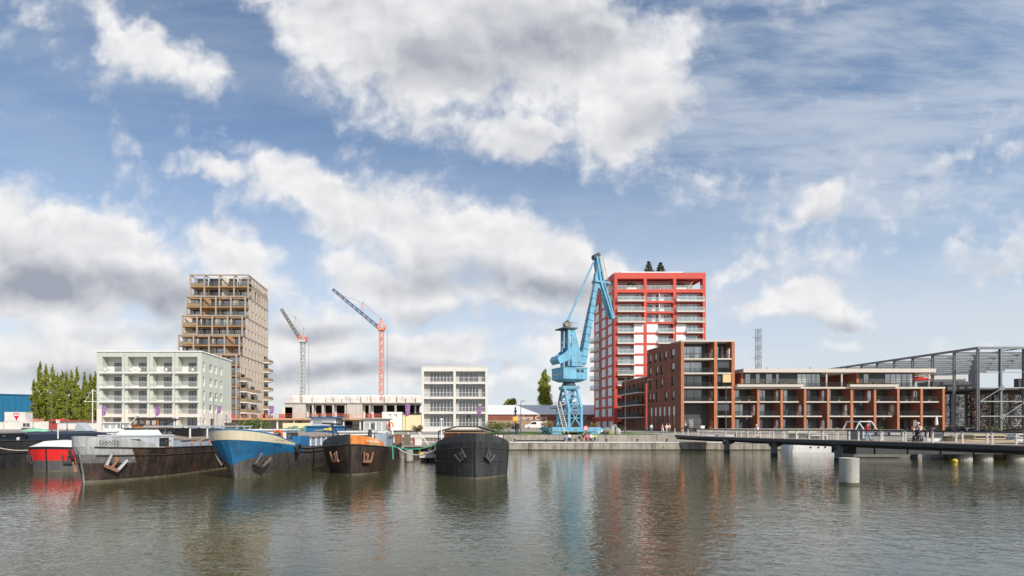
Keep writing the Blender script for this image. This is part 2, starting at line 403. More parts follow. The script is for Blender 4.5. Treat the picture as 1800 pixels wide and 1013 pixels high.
for j, px in enumerate((933, 1040, 1150)):
    lq = thing('quay_ladder', 'rusty steel ladder down the quay wall, ' + ['nearest the black barge', 'in the middle', 'nearest the footbridge'][j], 'ladder', (X(px, 80.5), 80.48, 0), 0, 'ladders on the quay wall')
    b = MB(); b.box(-.22, -.03, -.3, -.17, .03, 1.28); b.box(.17, -.03, -.3, .22, .03, 1.28)
    for k in range(6): b.box(-.17, -.02, -.1 + k * .24, .17, .02, -.07 + k * .24)
    b.build('rungs', mat('rust_steel', (.16, .09, .055), .85, var=.3), lq)
# older quay on the left behind the moored barges
q = thing('old_quay_wall', 'old brown brick and concrete quay wall behind the moored barges', 'wall', (0, 84, 0))
BRWN = mat('old_quay', (.20, .15, .10), .9, var=.3, scale=.8, streak=.35, dirt=(.08, .06, .045))
b = MB(); b.box(-130, 0, -1.5, 11, 3, 1.9); b.build('wall', BRWN, q)
b = MB(); b.box(-130, -.15, 1.9, 11, 3.2, 2.32); b.build('coping', CONCL, q)
# ================================================================ pale green apartment block (left)
SAGE = mat('sage_render', (.52, .55, .475), .85, var=.07, scale=.5, streak=.08)
CREAM = mat('cream_render', (.72, .66, .58), .85, var=.06, scale=.5, streak=.06)
OFFW = mat('offwhite_render', (.72, .69, .64), .85, var=.06, scale=.6)
WHITE = mat('white_paint', (.80, .79, .76), .6, var=.05, scale=1)
GLZ = MATS['glass']; GLD = MATS['glass_dark']; GLP = MATS['glass_pale']
DF = MATS['dark_frame']; WF = MATS['white_frame']; WM = MATS['white_metal']
def green_block():
    Y0 = 105.; x0 = X(170, Y0); W, D, z0 = 21.5, 15.4, 2.66; HT = 16.35
    t = thing('apartment_building', 'pale green four-storey-over-arcade apartment block with white loggia balconies on the left', 'apartment building', (x0, Y0, z0))
    US = [1.17 + 5.17 * k for k in range(4)]; OW = 3.97
    FL = [3.57, 6.2, 9.11, 12.14]; TOP = [5.75, 8.72, 11.7, 15.35]
    holes = [(u_, FL[i], u_ + OW, TOP[i]) for u_ in US for i in range(4)] + [(u_, 0.02, u_ + OW, 2.98) for u_ in US]
    side = []
    ff = FR((0, 0, 0)); fs = FR((W, 0, 0), R(90))
    for i, z in enumerate(FL):
        side += [(.75, z + .25, 1.55, z + 2.25)] + [(a, z + .35, a + w_, z + 2.1) for a, w_ in ((3.7, 1.35), (6.5, 1.0), (9.2, 1.0))]
    side += [(.75, .3, 1.8, 2.7), (4.2, .3, 6.0, 2.7)]
    for nm, m_, v0, v1 in (('lower_wall', CREAM, 0, 4.65), ('upper_wall', SAGE, 4.65, HT)):
        b = MB(); b.M = ff; b.wall(W, v1 - v0, holes, 1.85, 0, v0)
        b.M = fs; b.wall(D, v1 - v0, side, .28, 0, v0)
        b.M = FR((0, D, 0), R(-90)); b.wall(D, v1 - v0, (), .2, 0, v0)
        b.M = FR((W, D, 0), R(180)); b.wall(W, v1 - v0, (), .2, 0, v0)
        b.build(nm, m_, t)
    b = MB(); b.box(.9, 1.85, 0, W - .9, 2.1, HT - .5); b.build('loggia_back_wall', OFFW, t)
    b = MB(); b.box(-.18, -.18, HT, W + .18, D + .18, HT + .22); b.build('roof', WHITE, t)
    for k in range(3):
        b = MB(); b.tube((US[k] + OW + .6, -.07, .1), (US[k] + OW + .6, -.07, HT - .1), .05, 6); b.build('drainpipe', mat('zinc', (.40, .42, .40), .5), t)
    for i, z in enumerate(FL):
        for u_ in US:
            if i: b = MB(); b.box(u_ - .32, -.55, z - .24, u_ + OW + .32, 1.8, z - .02); b.build('balcony_slab', WHITE, t)
            railing(t, ff, 0, u_ - (.28 if i else 0), z, OW + (.56 if i else 0), 1.1, WM, .2, y=-.5 if i else .08)
            window(t, ff, 0, u_ + 1.35, z + .02, 1.5, 2.15, 2, 1, DF, GLD, 1.76)
            window(t, ff, 0, u_ + 3.28, z + .02, .6, 2.15, 1, 1, DF, GLD, 1.76)
    for k, u_ in enumerate(US):
        window(t, ff, 0, u_ + (1.2 if k < 3 else 1.1), .05, 2.1, 2.7, 2, 1, DF, GLD, 1.76, name='shopfront')
    for a, b_, c, d in side:
        if c - a > 1.2 and b_ < 1: window(t, fs, R(90), a, b_, c - a, d - b_, 2, 1, DF, GLZ, .2)
        else: window(t, fs, R(90), a, b_, c - a, d - b_, 1, 1, WF, GLZ, .16, low=WHITE)
    # furniture seen on the top balconies
    for k, u_ in enumerate(US):
        f = thing('garden_table', 'white garden table on the top balcony, ' + ['leftmost loggia', 'second loggia', 'third loggia', 'loggia nearest the corner'][k] + ' of the green block', 'table', (x0 + u_ + 1.0 + .3 * k, Y0 + .5, z0 + FL[3] + .01), 0, 'tables on the green block balconies')
        b = MB(); b.lathe((0, 0, 0), [(.25, 0), (.05, .05), (.05, .68)], 8); b.build('leg', WM, f)
        b = MB(); b.lathe((0, 0, .68), [(.5, 0), (.52, .03), (.5, .05)], 12); b.build('table_top', WM, f)
        for s in (-.95, .8):
            b = MB(); b.box(s - .22, -.22, .4, s + .22, .22, .46); b.box(s - .22, .18, .46, s + .22, .23, .9)
            for dx in (-.2, .17):
                for dy in (-.2, .17): b.box(s + dx, dy, 0, s + dx + .03, dy + .03, .4)
            c = b.build('garden_chair', WM, None, f.location)
            tag(c, 'white garden chair on the ' + ('left' if s < 0 else 'right') + ' of the table on the ' + ['leftmost', 'second', 'third', 'corner'][k] + ' top balcony', 'chair', 'chairs on the green block balconies')
green_block()

# ================================================================ stepped brown tower
TRAV = mat('beige_cladding', (.56, .47, .38), .8, var=.08, scale=.5)
BEAM = mat('brown_beam', (.40, .325, .255), .75, var=.08, scale=.8)
OAK = mat('timber_soffit', (.36, .20, .09), .65, var=.15, scale=.8)
BRAIL = mat('bronze_mesh', (.30, .225, .135), .6, var=.12, scale=2)
def brown_tower():
    z0 = 2.9; xl, xr = -81.6, -61.95; YB = 190.
    t = thing('apartment_tower', 'tall beige and brown stepped apartment tower with terraces behind the green block', 'apartment building', (xl, 160, z0))
    W = xr - xl
    tiers = [(159.8, 26.4), (162.3, 32.85), (164.7, 39.5), (167.4, 46.4), (170., 54.2)]   # front, top
    zb = 0.
    fr = FR((W, 0, 0), R(90))
    DB = 4.2                               # terrace depth; the glazed wall stands this far behind the frame
    sw_holes = []; wins = []
    b = MB()                              # body
    prev = 0
    for i, (yf, zt) in enumerate(tiers):
        zt -= z0; yl = yf - 160; v0 = prev; v1 = zt
        nfl = 7 if i == 0 else 2; fh = (v1 - v0) / nfl
        holes = []
        start = yl + (3.0 if i < 4 else 3.2)
        top_open = i == 4
        ncol = 8
        for f in range(nfl):
            vz = v0 + f * fh
            for k in range(ncol):
                a = 163.4 - 160 + k * 3.2 + (.5 if (f + i) % 2 else 0)
                if a < start + .3 or a > 29: continue
                if top_open and f == 1: continue
                wd = 1.05 if not top_open else 1.5
                holes.append((a, vz + .55, a + wd, vz + fh - .45))
        hh = v1 if not top_open else v0 + fh
        b.M = fr; b.wall(YB - 160 - start, hh - v0, holes, .45, start, v0)
        b.M = FR((0, start, 0)); b.wall(W, hh - v0, (), .2, 0, v0)
        b.M = FR((0, YB - 160, 0), R(-90)); b.wall(YB - 160 - start, hh - v0, (), .2, 0, v0)
        b.M = None; b.box(0, start, hh - .25, W, YB - 160, hh)
        wins += [(h, i) for h in holes]
        prev = v1
    b.M = FR((W, YB - 160, 0), R(180)); b.wall(W, 50, (), .2)
    b.build('wall', TRAV, t)
    for h, i in wins: window(t, fr, R(90), h[0], h[1], h[2] - h[0], h[3] - h[1], 1, 1, DF, GLZ, .3)
    # penthouse
    y5 = 10.
    b = MB(); b.box(1.8, y5 + 4, 47.4, 17.8, 28, 50.6); b.build('penthouse', WHITE, t)
    # terrace frames per tier
    prev = 0
    for i, (yf, zt) in enumerate(tiers):
        yl = yf - 160; v1 = zt - z0; v0 = tiers[i - 1][1] - z0 if i else 0
        nfl = 7 if i == 0 else 2; fh = (v1 - v0) / nfl
        start = yl + (3.0 if i < 4 else 3.2); bays = 4; bw = W / bays
        fb_ = MB(); s = .42
        for k in range(bays + 1):
            x = k * bw; x = min(max(x, s / 2), W - s / 2)
            fb_.box(x - s / 2, yl, v0, x + s / 2, yl + s, v1 - .35)
            fb_.box(x - s / 2, yl + s, v1 - .32, x + s / 2, start, v1 - .04)
        fb_.box(0, yl - .02, v1 - .36, W, yl + s + .02, v1)
        if i == 4:                         # pergola runs back along the right side
            for k in range(1, 8):
                y = yl + s + k * (29.6 - yl) / 7.6; fb_.box(W - s, y, v0, W, y + s, v1 - .35)
                fb_.box(W - 3.4, y, v1 - .32, W - s, y + .25, v1 - .08)
            fb_.box(W - s + .01, yl + s, v1 - .34, W + .01, 29.9, v1 - .002)
            fb_.box(W - s + .02, yl + s, v0 + fh - .3, W + .03, 29.9, v0 + fh + .01)
        fb_.build('terrace_frame', BEAM, t)
        for f in range(nfl):
            vz = v0 + f * fh
            d = MB(); d.box(.02, yl + .05, vz - .42, W - .02, start + .2, vz - .02) if f or i else None
            if d.v: d.build('terrace_slab', OAK, t)
            fx = FR((0, start, 0))
            for k in range(bays):
                if i == 0 and f < 6 and k < 2: continue          # hidden behind the green block
                if (k + i * 3) % 4 == 2:
                    window(t, fx, 0, k * bw + 2.1, vz + .02, bw - 2.3, fh - .55, 2, 1, DF, GLD, -.06, 'terrace_door')
                    d = MB(); d.prism([(k * bw + .45, start, vz), (k * bw + 1.9, start, vz), (k * bw + .45, start - 1.9, vz)], (0, 0, fh - .42)); d.build('storage_bay', OAK if i % 2 else TRAV, t)
                else: window(t, fx, 0, k * bw + .35, vz + .02, bw - .6, fh - .55, 3 if k != 1 else 2, 1, DF, GLZ if k != 1 else GLD, -.06, 'terrace_door')
                railing(t, FR((0, yl + .2, 0)), 0, k * bw + .25, vz, bw - .5, 1.05, DF, .5, solid=MATS['tower_glass'] if k else BRAIL)
            railing(t, FR((W - .1, 0, 0), R(90)), R(90), yl + .4, vz, start - yl - .4, 1.05, DF, .5, solid=BRAIL)
        if i == 4:
            for k in range(7): railing(t, FR((W - .1, 0, 0), R(90)), R(90), yl + .5 + k * 2.75, v0 + fh, 2.6, 1.1, DF, .5, solid=BRAIL)
    # hanging balconies on the lower right side
    for (ya, floors) in ((162.4, (0, 1, 2, 3)), (171.2, (0, 1, 2)), (184.6, (0, 1, 2, 3, 4, 5, 6))):
        for f in floors:
            z = 5.2 + f * 3.36 - (1.5 if ya > 180 else 0); y = ya - 160
            bal = MB(); bal.box(W, y, z - .3, W + 2.0, y + 5, z); bs = bal.build('balcony', WHITE, t)
            rl = MB(); rl.box(W + 1.94, y + .02, z, W + 1.99, y + 4.98, z + 1.1); rl.box(W + .02, y + .01, z, W + 1.94, y + .06, z + 1.1); rl.box(W + .02, y + 4.9, z, W + 1.94, y + 4.95, z + 1.1)
            rl.build('railing', BRAIL, bs)
            window(t, fr, R(90), y + .6, z + .03, 3.6, 2.3, 3, 1, DF, GLD, -.05, name='balcony_door')
    # low podium wing in front of the tower's right foot
    return t
brown_tower()

# ================================================================ small pale concrete block (centre)
CST = mat('pale_concrete', (.70, .68, .625), .85, var=.08, scale=.6, streak=.12)
def pale_block():
    Y0 = 112.; x0 = X(741, Y0); W = X(857.5, Y0) - x0; z0 = 2.6; HT = Z(645, Y0) - z0; D = 13.
    t = thing('apartment_building', 'small pale concrete apartment block of four storeys with two glazed bays', 'apartment building', (x0, Y0, z0))
    FL = [Z(y, Y0) - z0 for y in (752.5, 727.8, 703.6, 679.8)]
    FL = [.9, 3.95, 6.95, 9.95]; TP = [3.55, 6.55, 9.55, 12.1]
    k_ = HT / 13.0
    FL = [a * k_ for a in FL]; TP = [a * k_ for a in TP]
    us = [(.55, 6.95), (7.5, W - .55)]
    ff = FR((0, 0, 0)); holes = [(a, z, b_, q_) for a, b_ in us for z, q_ in zip(FL, TP)]
    b = MB(); b.M = ff; b.wall(W, HT, holes, 1.1)
    b.M = FR((0, D, 0), R(-90)); b.wall(D, HT); b.M = FR((W, 0, 0), R(90)); b.wall(D, HT); b.M = FR((W, D, 0), R(180)); b.wall(W, HT)
    b.build('wall', CST, t)
    b = MB(); b.box(-.06, -.06, HT, W + .06, D + .06, HT + .16); b.build('roof', CST, t)
    b = MB(); b.box(.4, 1.1, .3, W - .4, 1.3, HT - .3); b.build('loggia_back_wall', mat('grey_screed', (.42, .41, .38), .9), t)
    for i, (z, q_) in enumerate(zip(FL, TP)):
        for j, (a, b_) in enumerate(us):
            window(t, ff, 0, a + (1.25 if j == 0 else .7), z + .02, b_ - a - (1.9 if j == 0 else 2.0), q_ - z - .12, 6 if not (j == 1 and i == 3) else 4, 1, WF, GLD, 1.02, fw=.07)
            railing(t, ff, 0, a, z, b_ - a, 1.05, WM, .30, y=.08)
pale_block()
# ================================================================ red and white tower
RED = mat('red_cladding', (.57, .06, .035), .6, var=.14, scale=.35, streak=.12)
PANEL = mat('white_panel', (.80, .795, .78), .6, var=.04, scale=.5)
SLABW = mat('balcony_edge', (.66, .61, .54), .7, var=.07)
SHRUB_G = [mat('foliage_dark', (.035, .055, .02), .8, var=.35, scale=3), mat('foliage_green', (.085, .13, .02), .8, var=.4, scale=2.5), mat('foliage_light', (.15, .19, .03), .8, var=.35, scale=2.5), mat('foliage_olive', (.20, .165, .06), .85, var=.35, scale=2.5)]
BARK = mat('bark', (.11, .08, .055), .9, var=.3, scale=4)
def leaves(n, shape, size, seed=1, bias=.35):
    """leaf clumps: n small faces spread through shape(rnd) -> point"""
    r = random.Random(seed); b = MB()
    for _ in range(n):
        c = Vector(shape(r)); s = size * r.uniform(.55, 1.35)
        a = Vector((r.gauss(0, 1), r.gauss(0, 1), r.gauss(0, .7))).normalized(); e = a.cross(Vector((r.gauss(0, 1), r.gauss(0, 1), r.gauss(0, 1)))).normalized()
        p = [c + a * s, c + e * s * .55, c - a * s * .9, c - e * s * .6]
        i = len(b.v); b.v += [tuple(x) for x in p]; b.f.append((i, i + 1, i + 2, i + 3)); b.m.append(0 if r.random() > bias else 1)
    return b
def blobshape(lobes):
    """random point inside a set of ellipsoid lobes (x,y,z,rx,ry,rz), denser to the shell"""
    wts = [l[3] * l[5] for l in lobes]
    def f(r):
        x, y, z, rx, ry, rz = r.choices(lobes, wts)[0]
        d = Vector((r.gauss(0, 1), r.gauss(0, 1), r.gauss(0, 1))).normalized() * (r.random() ** .4)
        return (x + d.x * rx, y + d.y * ry, z + d.z * rz)
    return f
def red_tower():
    Y0 = 146.; x0 = X(1080, Y0); W = X(1240.5, Y0) - x0; z0 = 2.95; D = 18.6; HT = Z(479.5, Y0) - z0
    t = thing('apartment_tower', 'tall red framed apartment tower with white panels and many balconies', 'apartment building', (x0, Y0, z0))
    def lz(py): return Z(py, Y0) - z0
    fl_y = [529, 547.5, 566, 584.5, 603, 621.5, 640, 658.5, 677, 695.5, 714, 732.5]      # balcony floor lines from the top
    FL = [lz(y) for y in fl_y]; ph0 = lz(508.5); ph1 = lz(490)
    cw = .85; bay = (W - 4 * cw) / 3; XS = [cw + k * (bay + cw) for k in range(3)]
    ff = FR((0, 0, 0)); fl = FR((0, D, 0), R(-90))
    tops = [lz(514.5)] + [z - .55 for z in FL[:-1]]
    holes = [(XS[k], ph0, XS[k] + bay, ph1) for k in range(3)]
    holes += [(XS[k], FL[i], XS[k] + bay, tops[i]) for k in range(3) for i in range(12)]
    holes += [(XS[k], .05, XS[k] + bay, FL[11] - 1.2) for k in range(3)]
    # left side openings: three columns
    side = []
    sc_ = [(.7, 6.2), (7.2, 11.9), (12.8, 17.7)]
    for i in range(12):
        for a, b_ in sc_: side.append((a, FL[i] + .1, b_, tops[i] + .05))
    side += [(a, .05, b_, FL[11] - 1.2) for a, b_ in sc_]
    side += [(7.2, ph0, 17.7, ph1)]
    b = MB(); b.M = ff; b.wall(W, HT, holes, 1.5)
    b.M = fl; b.wall(D, HT, side, .5)
    b.M = FR((W, 0, 0), R(90)); b.wall(D, HT, [(1, ph0, 8, ph1)], .4); b.M = FR((W, D, 0), R(180)); b.wall(W, HT)
    b.M = None; b.box(.3, 1.6, ph0 - .5, W - .3, D - .3, ph0 - .05); b.box(.5, 6.2, HT - .6, W - .5, D - .5, HT - .2); b.box(.5, .5, HT - .55, W - .5, 6.2, HT - .25)
    b.build('frame_wall', RED, t)
    b = MB()
    b.box(.4, 1.5, .05, W - .3, 1.9, ph0 - .55); b.box(.3, 1.9, .05, .52, D - .4, ph0 - .55)
    b.box(3, 6.2, ph0, W - .6, 6.5, HT - .7); b.box(.6, 6.5, ph0, 6, D - .4, HT - .7)
    b.build('core_wall', PANEL, t)
    b = MB(); b.box(2.4, 1.6, HT - .2, W * .78, 2.6, HT + .75); b.box(1.2, 5, HT - .2, 5.2, D - 3, HT + 1.2); b.build('roof_parapet', PANEL, t)
    def balcony(u_, z, wd, out=.9, parent=t):
        bb = MB(); bb.box(u_ - .15, -out, z - .34, u_ + wd + .15, 1.45, z); o = bb.build('balcony', SLABW, parent)
        railing(o, FR((0, 0, 0)), 0, u_ - .1, z, wd + .2, 1.1, WM, .5, y=-out + .1, solid=MATS['rail_glass'])
        for s in (u_ - .1, u_ + wd + .1): railing(o, FR((s, -out + .1, 0), R(90)), R(90), 0, z, out + .2, 1.1, WM, .5, solid=MATS['rail_glass'])
    for k in range(3):
        for i in range(12):
            z = FL[i]; hh = tops[i] - z; u_ = XS[k]
            if i < 3:
                if k != 1:
                    balcony(u_, z, bay); window(t, ff, 0, u_ + .4 + (1.6 if k == 2 else 0), z + .02, bay - 2.4, hh - .35, 4, 1, DF, GLZ, 1.42)
                    if k == 0: window(t, ff, 0, u_ + bay - 1.8, z + .02, .8, hh - .35, 1, 1, DF, GLD, 1.42)
                else:
                    railing(t, ff, 0, u_, z, bay, 1.1, WM, .5, y=.15, solid=MATS['rail_glass'])
                    for a in ((.6, 1.5), (3.3, .8), (5.6, 1.4)): window(t, ff, 0, u_ + a[0], z + .02, a[1], hh - .35, 1, 1, DF, GLD, 1.42)
                    d = MB(); d.box(u_ + bay / 2 - .08, .3, z, u_ + bay / 2 + .08, 1.5, z + hh); d.build('divider', PANEL, t)
            else:
                pw_ = bay * .38
                if k == 0: bx, pxx = u_, u_ + bay - pw_ + .1
                elif k == 1: bx, pxx = u_ + pw_ + .3, u_
                else: bx, pxx = u_ + pw_, u_
                d = MB(); d.box(pxx + .02, .12, z - .02, pxx + pw_ + (.3 if k == 1 else -.1), .4, z + hh - .02); d.build('panel', PANEL, t)
                bwid = bay - pw_ - (.4 if k == 1 else .1)
                if i < 9 or k: balcony(bx, z, bwid, .7)
                window(t, ff, 0, bx + .2, z + .02, bwid - .4, hh - .3, 3, 1, DF if i < 9 else WF, GLZ if k else GLP, 1.42)
        for a in (.5, 3.4): window(t, ff, 0, XS[k] + a, .1, 2.6, FL[11] - 1.5, 1, 2, WF, GLD, 1.42, name='shopfront')
        railing(t, ff, 0, XS[k], ph0, bay, 1.1, WM, .5, y=.2, solid=MATS['rail_glass'])
        for a in (.8, 4.2): window(t, FR((0, 6.2, 0)), 0, XS[k] + a + (2 if k == 0 else 0), ph0 + .02, 2.0, 2.2, 2, 1, DF, GLD, -.06, name='penthouse_window')
    for i in range(12):
        z = FL[i]; hh = tops[i] - z
        for j, (a, b_) in enumerate(sc_):
            n_ = 'window'
            d = MB(); d.M = fl; d.box(a, .12, z + .1, a + (b_ - a) * .62, .5, z + hh + .05); d.build('panel', PANEL, t)
            d0 = a + (b_ - a) * .62
            window(t, fl, R(-90), d0, z + .12, b_ - d0 - .05, hh - .1, 2, 1, WF, MATS['glass_blind'], .25)
        if 3 <= i <= 8:
            bb = MB(); bb.M = fl; bb.box(.5, -1.6, z - .35, 6.2, .1, z - .02); o = bb.build('balcony', SLABW, t)
            railing(o, fl, R(-90), .5, z, 5.7, 1.1, WM, .4, y=-1.5, solid=MATS['rail_glass'])
            for s in (.55, 6.15): railing(o, fl @ FR((s, -1.5, 0), R(90)), 0, 0, z, 1.5, 1.1, WM, .4, solid=MATS['rail_glass'])
    for a, b_ in sc_: window(t, fl, R(-90), a + 1, .1, 2.6, FL[11] - 1.5, 1, 1, DF, GLD, .4, name='shopfront')
    # planting on the roof terraces
    for j, (px_, hy) in enumerate(((1140, 457.5), (1161, 459.5))):
        xx = X(px_, Y0 + 4); zz = z0 + HT - .2; h_ = Z(hy, Y0 + 4) - zz
        c = thing('conifer', ('left' if j == 0 else 'right') + ' of the two dark conifers on the roof of the red tower', 'tree', (xx, Y0 + 4, zz))
        b = MB(); b.tube((0, 0, 0), (0, 0, h_ * .9), .12, 6, .04); b.build('trunk', BARK, c)
        def cone(r, h_=h_):
            k = r.random(); lv = int(k * 7) / 7 + r.uniform(0, .06); z_ = .6 + lv * (h_ - .7); rr = (1 - lv) * 2.1 * r.uniform(.2, 1.05) + .08; an = r.uniform(0, 6.28)
            return (rr * math.cos(an), rr * math.sin(an), z_ - rr * .25)
        leaves(620, cone, .32, 5 + j).build('crown', [mat('needles_dark', (.06, .065, .045), .8, var=.3), mat('needles', (.12, .12, .085), .8, var=.3)], c)
    for j, (px_, py_) in enumerate(((1110, 495), (1197, 496))):
        xx = X(px_, Y0 + 2); zz = z0 + ph0
        c = thing('potted_shrub', 'dark shrub in a planter on the ' + ('left' if j == 0 else 'right') + ' penthouse terrace of the red tower', 'shrub', (xx, Y0 + 2, zz))
        b = MB(); b.box(-1.4, -.4, 0, 1.4, .4, .9); b.build('planter', PANEL, c)
        leaves(380, blobshape([(0, 0, 1.7, 1.5, .6, .8), (.9, 0, 1.4, .9, .5, .5), (-.8, 0, 1.9, .7, .5, .6)]), .16, 9 + j).build('foliage', [SHRUB_G[0], SHRUB_G[1]], c)
red_tower()

# ================================================================ brick blocks on the right
def brick_mat(name, col, mortar=.35):
    m = bpy.data.materials.new(name); m.use_nodes = True; MATS[name] = m; t = NT(m.node_tree); t.t.nodes.clear()
    oc = t.n('ShaderNodeTexCoord', out=3); s = t.n('ShaderNodeSeparateXYZ', [oc], None)
    q = t.n('ShaderNodeCombineXYZ', [t.m('ADD', s.outputs[0], s.outputs[1]), s.outputs[2], 0.])
    c1 = (*[x * 1.12 for x in col], 1); c2 = (*[x * .84 for x in col], 1)
    br = t.n('ShaderNodeTexBrick', {0: q, 1: c1, 2: c2, 3: (col[0] * .9, col[1] * 1.3, col[2] * 1.5, 1), 4: 1., 5: .012, 6: .2, 7: 0., 8: .44, 9: .13})
    n = t.noise(oc, .35, 5, .6)
    c = t.mix(1., br, t.lerp(n, .3, .7, .86, 1.12), 'MULTIPLY')
    p = t.n('ShaderNodeBsdfPrincipled', {'Base Color': c, 'Roughness': .88, 'Specular IOR Level': .3}); t.n('ShaderNodeOutputMaterial', [p], None)
    return m
BRICK = brick_mat('brick', (.27, .095, .058)); BRICK_SUN = brick_mat('sunlit_brick', (.47, .165, .08))  # second one is a sunlit copy for the front piers, sun put into the colour
BAND = mat('pale_band', (.58, .525, .455), .8, var=.07, scale=.8)
DWALL = mat('anthracite_wall', (.055, .057, .06), .6, var=.12, scale=.6)
BRAILD = clear_glass('grey_glass', (.05, .05, .05), .13)
BLACKM = mat('black_metal', (.018, .018, .02), .5)
def fin(b, u_, v0, v1, d0, d1, th, arch):
    """brick fin standing square to the front, with an arched opening cut through it at each storey given in arch"""
    if not arch:
        b.box(u_ - th / 2, d0, v0, u_ + th / 2, d1, v1); return
    ya, yb = d0 + (d1 - d0) * .30, d0 + (d1 - d0) * .82
    b.box(u_ - th / 2, d0, v0, u_ + th / 2, ya, v1); b.box(u_ - th / 2, yb, v0, u_ + th / 2, d1, v1)
    z = v0
    for (a, c) in arch:
        if a > z: b.box(u_ - th / 2, ya, z, u_ + th / 2, yb, a)
        rr = (yb - ya) / 2; n = 8; zs = c - rr
        pts = [(u_ - th / 2, ya + rr - rr * math.cos(math.pi * k / n), zs + rr * math.sin(math.pi * k / n)) for k in range(n + 1)]
        top = c + .12
        for k in range(n):
            p, q = pts[k], pts[k + 1]
            b.prism([p, (p[0], p[1], top), (q[0], q[1], top), q], (th, 0, 0))
        z = top
    if z < v1: b.box(u_ - th / 2, ya, z, u_ + th / 2, yb, v1)
BLINDW = mat('white_blind', (.80, .78, .73), .7, var=.05)
def corner_block():
    Y0 = 110.; x0 = X(1197, Y0); W = X(1291.5, Y0) - x0; z0 = 2.72; HT = Z(598, Y0) - z0
    t = thing('brick_apartment_block', 'six-storey brown brick corner block with glazed loggias beside the red tower', 'apartment building', (x0, Y0, z0))
    FL = [0, 3.3, 6.4, 9.52, 12.57, 15.66]; DP = 2.6; W2 = W * .645
    ang = math.atan2(-15., -1.1); Ls = math.hypot(15., 1.1)
    far = Vector((-1.1, 15., 0)); fs = FR(far, ang + math.pi - math.pi if False else math.atan2(-15., 1.1))
    # side wall (faces left): u runs from the far end to the front corner
    hol = []
    def S(k): return Ls - k
    for i, cols in ((5, (3.4, 6.4, 8.6, 10.9, 13.4)), (4, (3.4, 8.0, 10.2, 13.4)), (3, (3.4, 8.0, 10.2, 13.4)), (2, (3.2, 6.2, 10.2, 12.0, 13.7))):
        for c in cols: hol.append((S(c) - .55, FL[i] + .35, S(c) + .55 + (.3 if c == 3.4 else 0), FL[i] + 2.5))
    tall = [(S(c) - .5, .9, S(c) + .5, 5.5) for c in (2.9, 4.9, 6.9, 8.9, 10.9, 12.9)]
    b = MB(); b.M = fs; b.wall(Ls, HT, hol + tall, .35)
    b.M = FR((W, DP + 3, 0), R(90)); b.wall(12, HT); b.M = FR((W, 14.9, 0), R(180)); b.wall(W + 1.1, HT)
    b.build('side_wall', BRICK, t)
    for h in hol:
        window(t, fs, math.atan2(-15., 1.1), h[0], h[1], h[2] - h[0], h[3] - h[1], 1, 1, DF, MATS['glass_blind'], .16, low=BLACKM)
    for h in tall:
        o = window(t, fs, math.atan2(-15., 1.1), h[0], h[1], h[2] - h[0], h[3] - h[1], 1, 2, WF, GLP, .28, name='tall_window')
        b = MB(); b.box(.03, -.14, 2.55, h[2] - h[0] - .03, -.02, 4.55); b.build('blind', BLINDW, o)
    # roof, floor slabs, fins
    b = MB(); b.box(-.05, -.05, HT - .35, W + .05, 15, HT); b.prism([(-1.1, 15, HT - .35), (0, 15, HT - .35), (0, 0, HT - .35)], (0, 0, .35)); b.build('roof', BAND, t)
    b = MB(); b.box(.25, DP, 0, W, DP + .3, HT - .35); b.build('loggia_back_wall', DWALL, t)
    arch = [(FL[i] + .1, FL[i] + 2.5) for i in (0, 2, 3, 4, 5)]
    for u_, a in ((.33, None), (W2, arch), (W - .33, [(FL[5] + .1, FL[5] + 2.6)])):
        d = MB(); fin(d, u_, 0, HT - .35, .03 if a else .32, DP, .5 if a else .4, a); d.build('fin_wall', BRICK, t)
        d = MB(); d.box(u_ - .33, -.02, 0, u_ + .33, .03 if a else .32, HT - .36); d.build('pier', BRICK_SUN, t)
    for i in range(6):
        for (a, c) in ((.66, W2 - .33), (W2 + .33, W - .66)):
            if i:
                if i == 1 and a < 1: continue
                d = MB(); d.box(a, .0, FL[i] - .3, c, DP, FL[i]); d.build('floor_slab', BAND, t)
            window(t, FR((0, DP, 0)), 0, a + .1, FL[i] + .02, c - a - (1.4 if a < 1 else .4), (FL[i + 1] if i < 5 else HT - .5) - FL[i] - .5, 3 if i != 4 else 2, 2 if i in (0, 5) else 1, DF, GLP if i > 3 else GLD, -.07)
            if i > 1 or (i == 1 and a > 1): railing(t, FR((0, 0, 0)), 0, a, FL[i], c - a, 1.0, BLACKM, .6, y=.25, solid=BRAILD)
    for i in (1, 2, 3, 4):
        z1 = FL[i + 1] - .32
        if i in (1, 3, 4): d = MB(); d.box(W2 + .35, .45, FL[i] + 1.1, W - .7, .47, z1); d.build('glass_screen', clear_glass('screen_glass', (.12, .14, .15), .45), t)
    d = MB(); d.box(W2 + 1.6, .1, FL[4] - 2.1, W - .7, .16, FL[4] - .32); d.build('awning', mat('awning', (.72, .50, .25), .8, var=.05), t)
    # lettered window of the shop at street level
    for s_, dx, dz in (('\u2014', .6, 2.0), ('A', .75, 1.15), ('B', 2.0, 1.15), ('O', 3.2, 1.15), ('i', 2.1, 1.9), ('n', 3.1, 1.9)):
        text(t, s_, .8, (dx, DP - .12, dz), (R(90), 0, 0), WHITE, 'shop_lettering')
    # lower wing with long dark balconies, running back from the block
    Y1, Y2 = 125.6, 139.; xa = X(1140, 125.6) ; xb = X(1096, Y2)
    xa = x0 - 1.15; xb = X(1096, Y2)
    tw = thing('brick_apartment_wing', 'lower brown brick wing with long black balconies, left of the corner block', 'apartment building', (xa, Y1, 2.85))
    L = math.hypot(xb - xa, Y2 - Y1); a2 = math.atan2(-(Y2 - Y1), xa - xb); f2 = FR((xb - xa, Y2 - Y1, 0), a2)
